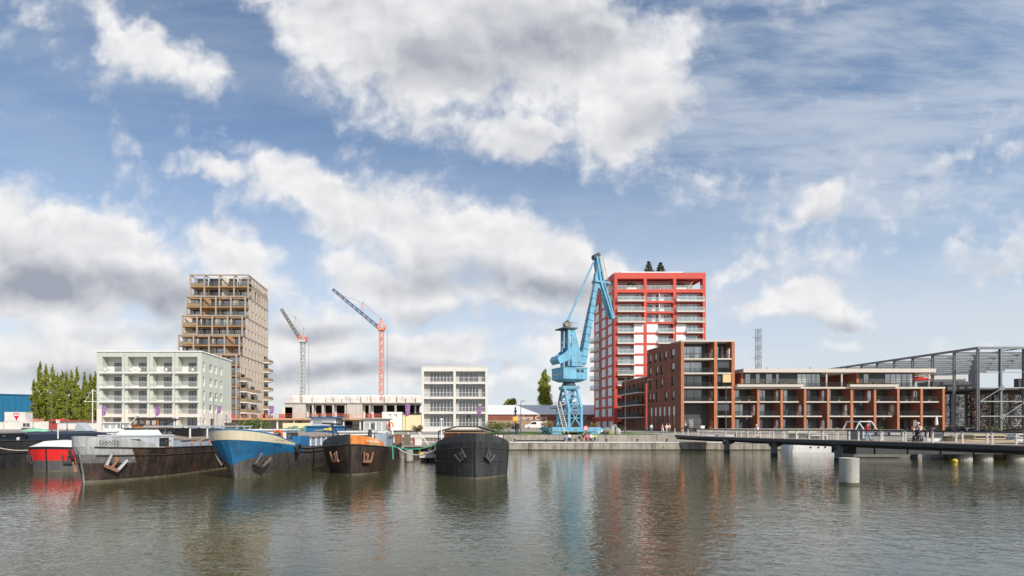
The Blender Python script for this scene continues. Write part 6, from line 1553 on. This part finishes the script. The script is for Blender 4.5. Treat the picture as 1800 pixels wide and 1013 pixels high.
railing(s, FR((0, 13.9, 0)), 0, 0, 1.3, W_, 1.1, CABW, .5); railing(s, FR((0, 0, 0), R(90)), R(90), 0, 1.3, 13, 1.1, STEEL, .8)
b = MB(); b.beam((W_ * .75, 3, 1.3), (W_ * .45, 3.4, 3.0), .14); b.build('gangway_rail', CABW, s); b = MB(); b.beam((W_ * .1, 6, 1.3), (W_ * .1, 6, 2.9), .1); b.build('post', CABW, s)
tag(MB().box(-.45, -.25, 0, .45, .25, .85).box(-.5, -.3, .86, .5, .3, .95).build('electric_cabinet', CABW, None, (X(735.5, 66.3), 66.3, 1.31)), 'white cabinet standing on the jetty between the middle barges', 'cabinet')
tag(MB().lathe((0, 0, 0), [(.3, 0), (.36, .15), (.36, .6), (.3, .75), (.05, .78)], 12).build('drum', mat('red_drum', (.62, .08, .03), .6), None, (X(731, 70), 70, 1.31)), 'red drum on the jetty left of the white cabinet', 'drum')
tag(MB().box(-.4, -.3, 0, .4, .3, 1.3).box(-.44, -.34, 1.301, .44, .34, 1.38).build('tool_locker', BRWN, None, (X(716, 68), 68, 1.31)), 'brown locker on the jetty next to the rusty barge', 'locker')
GROPE = mat('green_rope', (.05, .36, .24), .8); WROPE = mat('white_rope', (.70, .68, .62), .8)
rope('mooring_rope', 'green mooring rope slung between the rusty barge and the black barge', ((X(678, 42), 43, 2.3), (X(768, 42), 42, 2.35)), .45, .05, GROPE)
rope('mooring_rope', 'white mooring rope hanging below the green one between the middle barges', ((X(700, 45), 45, 1.85), (X(768, 42), 42, 1.95)), .55, .05, WROPE)
rope('hanging_rope', 'loose green rope end dangling down the side of the rusty barge', ((X(690, 41.2), 41.2, 2.15), (X(691, 41.0), 41.0, 1.15)), 0, .05, GROPE)
rope('mooring_rope', 'tan rope from the blue barge bow to the hatch of DANTE', ((X(365, 39), 39, 2.9), (X(298, 41), 41, 2.3)), .12, .03, ROPE)
# ================================================================ lamps, flags, signs, people and small things on the quay
LAMPG = mat('lamp_grey', (.12, .13, .14), .5)
def lamp(px, py_top, Y, label, two=False):
    z0 = gz(Y) if Y > 87 else 2.3; h_ = Z(py_top, Y) - z0
    t = thing('street_lamp', label, 'street lamp', (X(px, Y), Y, z0))
    b = MB(); b.lathe((0, 0, 0), [(.12, 0), (.12, 1.0), (.075, 1.05), (.05, h_)], 8); b.build('pole', LAMPG, t)
    for s in ((-1, 1) if two else (1,)): b = MB(); b.beam((0, 0, h_), (s * .7, 0, h_ + .05), .06); b.box(s * .35 - .3, -.14, h_ + .02, s * .35 + .45, .14, h_ + .12); b.build('lamp_head', LAMPG, t)
lamp(1276, 680, 90, 'tall grey street lamp with two heads in front of the brick corner block', True)
lamp(1099, 661, 100, 'slim lamp post between the red tower and the brick wing')
lamp(915.5, 706, 90, 'slim dark lamp post left of the blue crane')
lamp(1137.5, 668, 104, 'slim lamp post at the left end of the brick corner block')
lamp(90.5, 690, 92, 'grey lamp post in front of the poplars')
lamp(118, 688, 96, 'thin pale lamp post among the poplars, right of the grey one')
lamp(376, 700, 98, 'thin lamp post before the side wall of the pale green block')
lamp(651, 712, 96, 'thin lamp post before the building site')
PURP = mat('purple_cloth', (.30, .13, .33), .75, var=.15); PURW = mat('purple_pale', (.52, .36, .55), .8)
def flag(px, py0, py1, Y, label, wpx=7.5, edge=False):
    z0 = gz(Y) if Y > 87 else 2.3; zt, zb = Z(py0, Y), Z(py1, Y); k = Y / 900.
    t = thing('banner', label, 'banner', (X(px, Y), Y, z0), R(65) if edge else 0, 'purple banners along the quay')
    b = MB(); b.lathe((0, 0, 0), [(.05, 0), (.04, zt + .3 - z0)], 6); b.beam((0, 0, zt - z0 + .05), (wpx * k, 0, zt - z0 + .05), .04); b.build('pole', LAMPG, t)
    b = MB(); n = 8; w_ = wpx * k; vs = []
    for j in range(n + 1):
        for i in range(7): f = j / n; vs.append((.06 + w_ * i / 6 * (1 - .35 * f * f), .12 * math.sin(i * 1.1 + f * 3) * (f + .2), zt - z0 - (zt - zb) * f - .1 * f * math.sin(i)))
    b.add(vs, [(j * 7 + i, j * 7 + i + 1, (j + 1) * 7 + i + 1, (j + 1) * 7 + i) for j in range(n) for i in range(6)]); c = b.build('cloth', PURP, t)
    b = MB(); zc = (zt + zb) / 2 - z0
    for s in (-.14, .14):
        b.lathe((w_ * .42 + s, -.16, zc + .1), [(.1, 0), (.1, .01)], 8, 'y'); b.lathe((w_ * .42 + s, -.16, zc - .2), [(.08, 0), (.08, .01)], 8, 'y')
    b.build('emblem', PURW, c)
flag(273.5, 715, 731, 95, 'purple banner on a pole in front of the third arcade of the green block')
flag(179.5, 714, 731, 95, 'purple banner seen edge-on at the left corner of the green block', edge=True)
flag(381.5, 715, 727, 97, 'purple banner before the side wall of the green block')
flag(474, 714, 728, 100, 'purple banner between the green block and the tower crane')
flag(712.5, 711, 732, 98, 'purple banner on a pole before the beige boarded bay', 8)
flag(839, 714, 731, 98, 'purple banner before the right bay of the pale concrete block')
# ship signal post with yellow board and lantern
s = thing('signal_post', 'black signal post with a yellow board and lantern at the quay beside the black barge', 'signal', (X(906, 87.7), 87.7, 2.35))
b = MB(); b.lathe((0, 0, 0), [(.07, 0), (.07, 4.4)], 8); b.build('pole', BLACKM, s)
b = MB(); b.box(-.45, -.14, 2.35, .4, -.08, 3.05); b.build('board', mat('sign_yellow', (.75, .46, .03), .6), s)
b = MB(); b.lathe((0, 0, 3.3), [(.3, 0), (.36, .06), (.1, .2), (.18, .5), (.28, .75), (.1, .9), (.16, 1.2), (.04, 1.5)], 10); b.build('lantern', BLACKM, s)
b = MB(); b.box(.07, -.2, .9, .7, .2, 1.9); b.build('signal_box', BLACKM, s); b = MB(); b.box(-.6, -.2, .9, -.07, .2, 1.5); b.build('signal_box', BLACKM, s)
s = thing('barrier', 'grey steel hand rail on the quay left of the signal post', 'railing', (X(889, 87.6), 87.6, 2.32)); railing(s, FR((0, 0, 0)), 0, 0, 0, 1.5, 1.0, STEELL, .3)
# round water sign
s = thing('round_sign', 'round white sign with a red ring on the wall below the crane', 'sign', (X(1029, 85.9), 85.7, 2.2))
b = MB(); b.tube((0, 0, -.6), (0, 0, 1.6), .05); b.build('pole', LAMPG, s)
b = MB(); b.lathe((0, -.08, 1.25), [(.0, 0), (.46, 0), (.46, .05), (.0, .05)], 24, 'y'); b.build('face', WHITE, s)
b = MB(); b.lathe((0, -.12, 1.25), [(.30, 0), (.47, 0), (.47, .035), (.30, .035)], 24, 'y'); b.lathe((0, -.12, 1.25), [(.11, 0), (.11, .035)], 16, 'y'); b.build('ring', mat('sign_red', (.66, .03, .03), .5), s)
# stones and steel sculpture on the lawn
STN = mat('grey_stone', (.28, .25, .22), .9, var=.3, scale=2); STY = mat('lichen_stone', (.30, .30, .12), .9, var=.3, scale=2)
def rock(px, Y, w_, h_, label, m, seed):
    b = MB(); r = random.Random(seed); b.ball((0, 0, h_ * .4), w_ / 2, w_ * .4, h_ * .6, 10, 6); b.v = [(x * (1 + r.uniform(-.12, .12)), y * (1 + r.uniform(-.12, .12)), z * (1 + r.uniform(-.08, .08))) for x, y, z in b.v]
    tag(b.build('boulder', m, None, (X(px, Y), Y, gz(Y))), label, 'stone', 'stones on the lawn')
rock(1067, 90, 1.5, 1.3, 'brown rounded stone, leftmost of the three on the lawn', STN, 1); rock(1073, 89, 1.0, .9, 'yellowish lichen-covered stone between two grey ones', STY, 2); rock(1086, 90, 1.1, 1.1, 'pale grey stone, rightmost of the three on the lawn', mat('pale_stone', (.42, .42, .41), .9, var=.25), 3)
s = thing('sculpture', 'grey bent steel plate sculpture behind the stones on the lawn', 'sculpture', (X(1078, 94), 94, gz(94)))
b = MB(); b.prism([(-.5, 0, 0), (.1, 0, 0), (.4, 0, 1.7), (-.3, 0, 1.75)], (0, .1, 0)); b.build('plate', STEELL, s); b = MB(); b.prism([(-.3, -.02, 1.75), (.5, -.02, 1.7), (.9, -.02, .2), (.75, -.02, .2), (.35, -.02, 1.5)], (0, -.1, 0)); b.build('arm', STEELL, s)
# vans and parked things by the hall
def van(px, Y, label, m, L_=5.2):
    t = thing('parked_van', label, 'van', (X(px, Y), Y, gz(Y))); h_ = 2.2
    b = MB(); b.prism([(-L_ / 2, -.95, .35), (L_ / 2, -.95, .35), (L_ / 2, -.95, h_ - .05), (L_ / 2 - .2, -.95, h_), (-L_ * .14, -.95, h_), (-L_ * .30, -.95, 1.3), (-L_ / 2, -.95, 1.1)], (0, 1.9, 0)); b.build('body', m, t)
    b = MB(); b.prism([(-L_ * .275, -.965, 1.32), (-L_ * .13, -.965, 2.0), (.1, -.965, 2.0), (.1, -.965, 1.3)], (0, .02, 0)); b.build('window', GLD, t)
    for x in (-L_ * .33, L_ * .3):
        b = MB(); b.lathe((x, -1.0, .34), [(.34, 0), (.34, .25)], 14, 'y'); w_ = b.build('wheel', BLACKM, t); b = MB(); b.lathe((x, -1.02, .34), [(.2, 0), (.2, .02)], 10, 'y'); b.build('rim', STEELL, w_)
van(941, 150, 'white van parked in front of the lettered hall', CABW, 6.5)
b = MB(); b.box(-.75, -.3, .12, .75, .3, .45); b.box(-.6, -.2, 0, -.3, .2, .119); b.box(.3, -.2, 0, .6, .2, .119); b.box(-.75, .2, .451, .75, .3, .7); tag(b.build('lawn_bench', WHITE, None, (X(1056, 91), 91, gz(91) + .03)), 'low white bench on the lawn right of the crane base', 'bench')
# shrubs
def shrub(px, Y, w_, h_, label, mats, seed, n=700, z0=None, size=.13, grp=None):
    t = thing('shrub', label, 'shrub', (X(px, Y), Y, gz(Y) if z0 is None else z0), 0, grp); r = random.Random(seed)
    b = MB()
    for k in range(5): an = r.uniform(0, 6.28); b.tube((0, 0, 0), (w_ * .3 * math.cos(an), .5 * math.sin(an), h_ * .6), .05, 4, .02)
    b.build('stem', BARK, t)
    leaves(n, blobshape([(r.uniform(-w_ / 2, w_ / 2) * .6, r.uniform(-.5, .5), h_ * r.uniform(.35, .7), w_ * .26, .6, h_ * .3) for _ in range(7)]), size, seed, .5).build('foliage', mats, t)
shrub(872, 97, 4.2, 2.3, 'green bush between the pale concrete block and the signal post', [SHRUB_G[1], SHRUB_G[2]], 11, 1000)
shrub(894, 110, 3.4, 2.4, 'brownish blossoming bush behind the signal post', [SHRUB_G[3], mat('blossom', (.50, .36, .28), .9, var=.3)], 12)
shrub(961, 140, 4.5, 2.6, 'tan leafed bush in front of the lettered hall, left of the crane', [SHRUB_G[3], mat('tan_leaf', (.36, .25, .10), .9, var=.3)], 13, 800, size=.17)
shrub(1044, 120, 2.6, 2.4, 'tan leafed bush between the crane and the red tower', [MATS['tan_leaf'], SHRUB_G[3]], 14, 700)
shrub(1005, 89.5, 3.4, .5, 'low green ground shrub under the crane base', [SHRUB_G[1], SHRUB_G[0]], 15, 500, size=.09)
shrub(1090, 116, 3.5, 1.3, 'low green bush at the foot of the red tower', [SHRUB_G[0], SHRUB_G[1]], 16, 500)
shrub(733, 104, 2.6, 1.7, 'dark green bush in front of the beige boarded bay', [SHRUB_G[0], SHRUB_G[3]], 17, 600)
shrub(1745, 100, 3.0, 1.2, 'low dark bush behind the railing at the right edge', [SHRUB_G[0], SHRUB_G[3]], 18, 400)
# people
SKIN = mat('skin', (.52, .31, .22), .6, var=.05)
def cloth(c): return mat('cloth_%d_%d_%d' % c, lin(c), .85, var=.1)
def skinned(name, pts, edges, m, parent):
    me = bpy.data.meshes.new(name); me.from_pydata([p[:3] for p in pts], edges, []); o = bpy.data.objects.new(name, me); COL.objects.link(o)
    sk = o.modifiers.new('skin', 'SKIN'); ly = me.skin_vertices[0].data if me.skin_vertices else None
    if ly:
        for i, p in enumerate(pts): ly[i].radius = (p[3], p[3]); ly[i].use_root = i == 0
    ss = o.modifiers.new('sub', 'SUBSURF'); ss.levels = ss.render_levels = 1
    bpy.context.view_layer.update()
    m2 = bpy.data.meshes.new_from_object(o.evaluated_get(bpy.context.evaluated_depsgraph_get())); bpy.data.objects.remove(o)
    m2.materials.clear(); m2.materials.append(m); m2.polygons.foreach_set('use_smooth', [True] * len(m2.polygons))
    return put(name, m2, parent)
def person(label, loc, rz, top, legs, hair, pose='stand', hgt=1.72, arms=((.24, -.02, .85), (-.24, -.02, .85)), bare=False, lean=0.):
    """faces -y; stand / walk / sit; the body is one skinned surface, clothes and hair are children"""
    t = thing('person', label, 'person', loc, rz); s = hgt / 1.72
    if pose == 'sit': hip = .0; K = [(.1, -.42, .02), (-.1, -.42, .02)]; A = [(.1, -.46, -.42), (-.1, -.46, -.42)]; hz = .1
    elif pose == 'walk': hz = .92; K = [(.09, -.16, .5), (-.09, .06, .48)]; A = [(.09, -.26, .08), (-.09, .34, .1)]
    else: hz = .92; K = [(.1, -.02, .5), (-.1, -.02, .5)]; A = [(.11, .02, .07), (-.11, .02, .07)]
    ln = lean
    def sc_(p): return (p[0] * s, p[1] * s, p[2] * s, p[3] * s)
    chest = (0, -ln * .55, hz + .42); neck = (0, -ln * .85, hz + .56); head = (0, -ln * 1.05 - .02, hz + .70)
    sh = [(.19, -ln * .8, hz + .48), (-.19, -ln * .8, hz + .48)]
    el = [((a[0] + sh[i][0]) / 2 + (.05 if i == 0 else -.05), (a[1] + sh[i][1]) / 2 + .03, (a[2] - .92 + hz + sh[i][2]) / 2) for i, a in enumerate(arms)]
    ha = [(a[0], a[1], a[2] - .92 + hz) for a in arms]
    ft = [(a[0], a[1] - .16, a[2] - .03) for a in A]
    V = [(0, 0, hz, .12), (*chest, .12), (*neck, .055), (*head, .095), (head[0], head[1], head[2] + .08, .085)]; E_ = [(0, 1), (1, 2), (2, 3), (3, 4)]
    for i in (0, 1):
        n = len(V); V += [(*sh[i], .055), (*el[i], .042), (*ha[i], .032), (ha[i][0], ha[i][1] - .03, ha[i][2] - .09, .03)]; E_ += [(1, n), (n, n + 1), (n + 1, n + 2), (n + 2, n + 3)]
        n = len(V); V += [(.09 if i == 0 else -.09, 0, hz - .04, .085), (*K[i], .06), (*A[i], .04), (*ft[i], .035)]; E_ += [(0, n), (n, n + 1), (n + 1, n + 2), (n + 2, n + 3)]
    skinned('body', [sc_(p) for p in V], E_, SKIN, t)
    V = [(0, 0, hz - .06, .145), (0, -ln * .3, hz + .2, .14), (*chest, .15), (neck[0], neck[1], neck[2] - .03, .075)]; E_ = [(0, 1), (1, 2), (2, 3)]
    for i in (0, 1):
        n = len(V); e = el[i] if bare else ha[i]; V += [(*sh[i], .075), (*el[i], .062)]; E_ += [(2, n), (n, n + 1)]
        if not bare: V += [(*ha[i], .048)]; E_ += [(n + 1, n + 2)]
    skinned('shirt', [sc_(p) for p in V], E_, cloth(top), t)
    V = [(0, 0, hz, .14)]; E_ = []
    for i in (0, 1): n = len(V); V += [(.095 if i == 0 else -.095, 0, hz - .06, .105), (*K[i], .08), (*A[i], .062)]; E_ += [(0, n), (n, n + 1), (n + 1, n + 2)]
    skinned('trousers', [sc_(p) for p in V], E_, cloth(legs), t)
    b = MB(); b.ball((head[0] * s, (head[1] + .02) * s, (head[2] + .1) * s), .115 * s, .125 * s, .10 * s, 10, 6); b.build('hair', cloth(hair), t, smooth=True)
    for i in (0, 1): b = MB(); f = ft[i]; b.loft([[((f[0] + dx) * s, (f[1] + dy + .1) * s, (f[2] + dz) * s) for dx, dz in ((-.05, -.05), (.05, -.05), (.045, .04), (-.045, .04))] for dy in (-.14, .1, .18)]); b.build('shoe', cloth((50, 45, 45)), t)
    return t
def bridge_z(Y):
    c = min(range(len(Q)), key=lambda k: abs((Q[k] + o0).y - Y)); return Q[c].z
def on_bridge(px, off):
    best = min(((abs(CX + F * (q + o0 + n * off).x / (q + o0 + n * off).y - px), q + o0 + n * off) for q, n in zip(Q, NR)), key=lambda a: a[0]); return best[1]
p = on_bridge(1507, 1.2); person('person in a red shirt and pale jeans walking along the footbridge', p, R(60), (205, 40, 50), (135, 160, 185), (90, 60, 45), 'walk', 1.74, ((.2, -.22, 1.05), (-.22, .1, .88)))
p = on_bridge(1334, 1.5); person('person in white with a bag leaning forward on the footbridge near the quay', p, R(-75), (235, 235, 230), (215, 208, 195), (225, 220, 215), 'walk', 1.70, ((.2, -.5, .95), (-.2, -.5, .95)), lean=.25)
p = on_bridge(1619, 1.9); person('person in a beige jacket and cap pushing a wheelchair on the footbridge', p, R(-60), (225, 210, 185), (120, 110, 90), (235, 230, 220), 'walk', 1.76, ((.2, -.5, .95), (-.2, -.5, .95)), lean=.15)
p2 = on_bridge(1607, 1.7)
wc = thing('wheelchair', 'black wheelchair pushed along the footbridge', 'wheelchair', p2, R(-60))
b = MB(); b.box(-.22, -.22, .46, .22, .22, .52); b.box(-.22, .2, .5, .22, .25, .95); b.build('seat', BLACKM, wc)
for sd in (-.28, .28): b = MB(); b.lathe((sd - .02, .1, .3), [(.26, 0), (.3, 0), (.3, .04), (.26, .04)], 18, 'x'); b.build('wheel', BLACKM, wc)
for sd in (-.2, .2): b = MB(); b.lathe((sd - .02, -.4, .1), [(.1, 0), (.1, .04)], 10, 'x'); b.beam((sd, -.4, .1), (sd, -.2, .46), .03); b.beam((sd, .24, .9), (sd, .42, .95), .03); b.build('caster', BLACKM, wc)
person('person in dark blue sitting in the wheelchair on the footbridge', Vector(p2) + Vector((0, 0, .52)), R(-60), (35, 45, 80), (30, 35, 55), (40, 50, 80), 'sit', 1.7, ((.2, -.3, 1.0), (-.2, -.3, 1.0)))
ZP = 1.27
tag(MB().box(-.5, -.25, 0, 5.6, .25, .42).build('stone_bench', CONC, None, (X(998, 85.4), 85.4, ZP)), 'low concrete bench at the foot of the wall below the crane', 'bench')
zb = ZP + .44
person('person in a white top sitting alone on the bench below the crane', (X(1000.5, 85.2), 85.15, zb), R(15), (240, 240, 240), (60, 60, 70), (60, 45, 40), 'sit', 1.68, ((.25, -.3, .95), (-.25, -.3, .95)), True)
person('person in black with fair hair sitting left of the pink shirt below the round sign', (X(1025, 85.2), 85.15, zb), R(-10), (40, 40, 45), (190, 150, 120), (150, 110, 70), 'sit', 1.75, ((.2, -.3, 1.0), (-.2, -.25, .98)), True)
person('person in a pink shirt sitting below the round sign', (X(1032, 85.2), 85.15, zb), R(5), (215, 110, 120), (190, 90, 100), (120, 60, 40), 'sit', 1.68, ((.2, -.25, 1.0), (-.2, -.3, .98)))
person('person in white with grey trousers sitting right of the pink shirt', (X(1039, 85.2), 85.15, zb), R(20), (238, 236, 232), (150, 150, 150), (190, 80, 60), 'sit', 1.7, ((.2, -.3, 1.0), (-.2, -.3, .95)))
person('person in a lime yellow top sitting rightmost of the group on the bench', (X(1045.5, 85.2), 85.15, zb), R(-25), (190, 215, 70), (60, 60, 65), (110, 85, 60), 'sit', 1.66, ((.2, -.3, 1.0), (-.2, -.3, .95)))
tag(MB().lathe((0, 0, 0), [(.16, 0), (.2, .12), (.2, .3), (.12, .42), (.03, .44)], 10).build('backpack', cloth((90, 40, 60)), None, (X(1019, 85.2), 85.15, zb)), 'dark red backpack on the bench left of the seated group', 'bag')
tag(MB().lathe((0, 0, 0), [(.18, 0), (.22, .12), (.2, .3), (.1, .38), (.03, .4)], 10).build('backpack', cloth((120, 165, 205)), None, (X(994.5, 85.2), 85.15, zb)), 'light blue bag on the bench left of the person in white', 'bag')
person('person in a dark jacket standing by the signal post on the quay', (X(909, 88.6), 88.6, 2.36), R(10), (45, 45, 50), (60, 75, 100), (50, 40, 35), 'stand', 1.78)
person('person in a pink top and pale trousers walking before the brick corner block', (X(1164.5, 100), 100, gz(100) + .04), R(40), (235, 130, 115), (215, 225, 230), (150, 90, 60), 'walk', 1.72)
person('person in a white coat standing close to the brick corner block', (X(1172, 104), 104, gz(104) + .04), R(-20), (240, 235, 225), (200, 190, 175), (200, 150, 110), 'stand', 1.7)
person('person in peach standing beside the one in the white coat', (X(1177, 104), 104, gz(104) + .04), R(30), (235, 190, 160), (120, 110, 110), (190, 130, 90), 'stand', 1.68)
person('person in pale blue standing at the left end of the brick corner block', (X(1145, 104), 104, gz(104) + .04), R(0), (200, 225, 235), (120, 140, 160), (110, 90, 70), 'stand', 1.72)
# cafe tables, planters and low walls before the brick block
s = thing('terrace_wall', 'low pale concrete terrace wall along the front of the long brick block', 'wall', (X(1225, 106), 106, 2.55)); b = MB(); b.box(0, 0, 0, X(1500, 106) - X(1225, 106), .4, .62); b.build('wall', CONC, s); b = MB(); b.box(-.05, -.05, .62, X(1500, 106) - X(1225, 106), .45, .7); b.build('coping', CONCL, s)
for j, px in enumerate((1470, 1620, 1640, 1700)):
    tag(MB().lathe((0, 0, 0), [(.3, 0), (.05, .05), (.05, .7), (.45, .72), (.45, .76)], 10).build('cafe_table', WM, None, (X(px, 106.8), 106.8, 2.62)), ['white round table before the sixth brick bay', 'white round table left of the closed parasol', 'white round table under the closed parasol', 'white round table right of the brick block end'][j], 'table', 'terrace tables on the quay')
tag(MB().box(-.4, -.3, 0, .4, .3, 1.1).box(-.45, -.35, 1.101, .45, .35, 1.18).build('meter_cabinet', CABW, None, (X(1234, 109.2), 109.2, 2.73)), 'small white cabinet at the door of the brick corner block', 'cabinet')
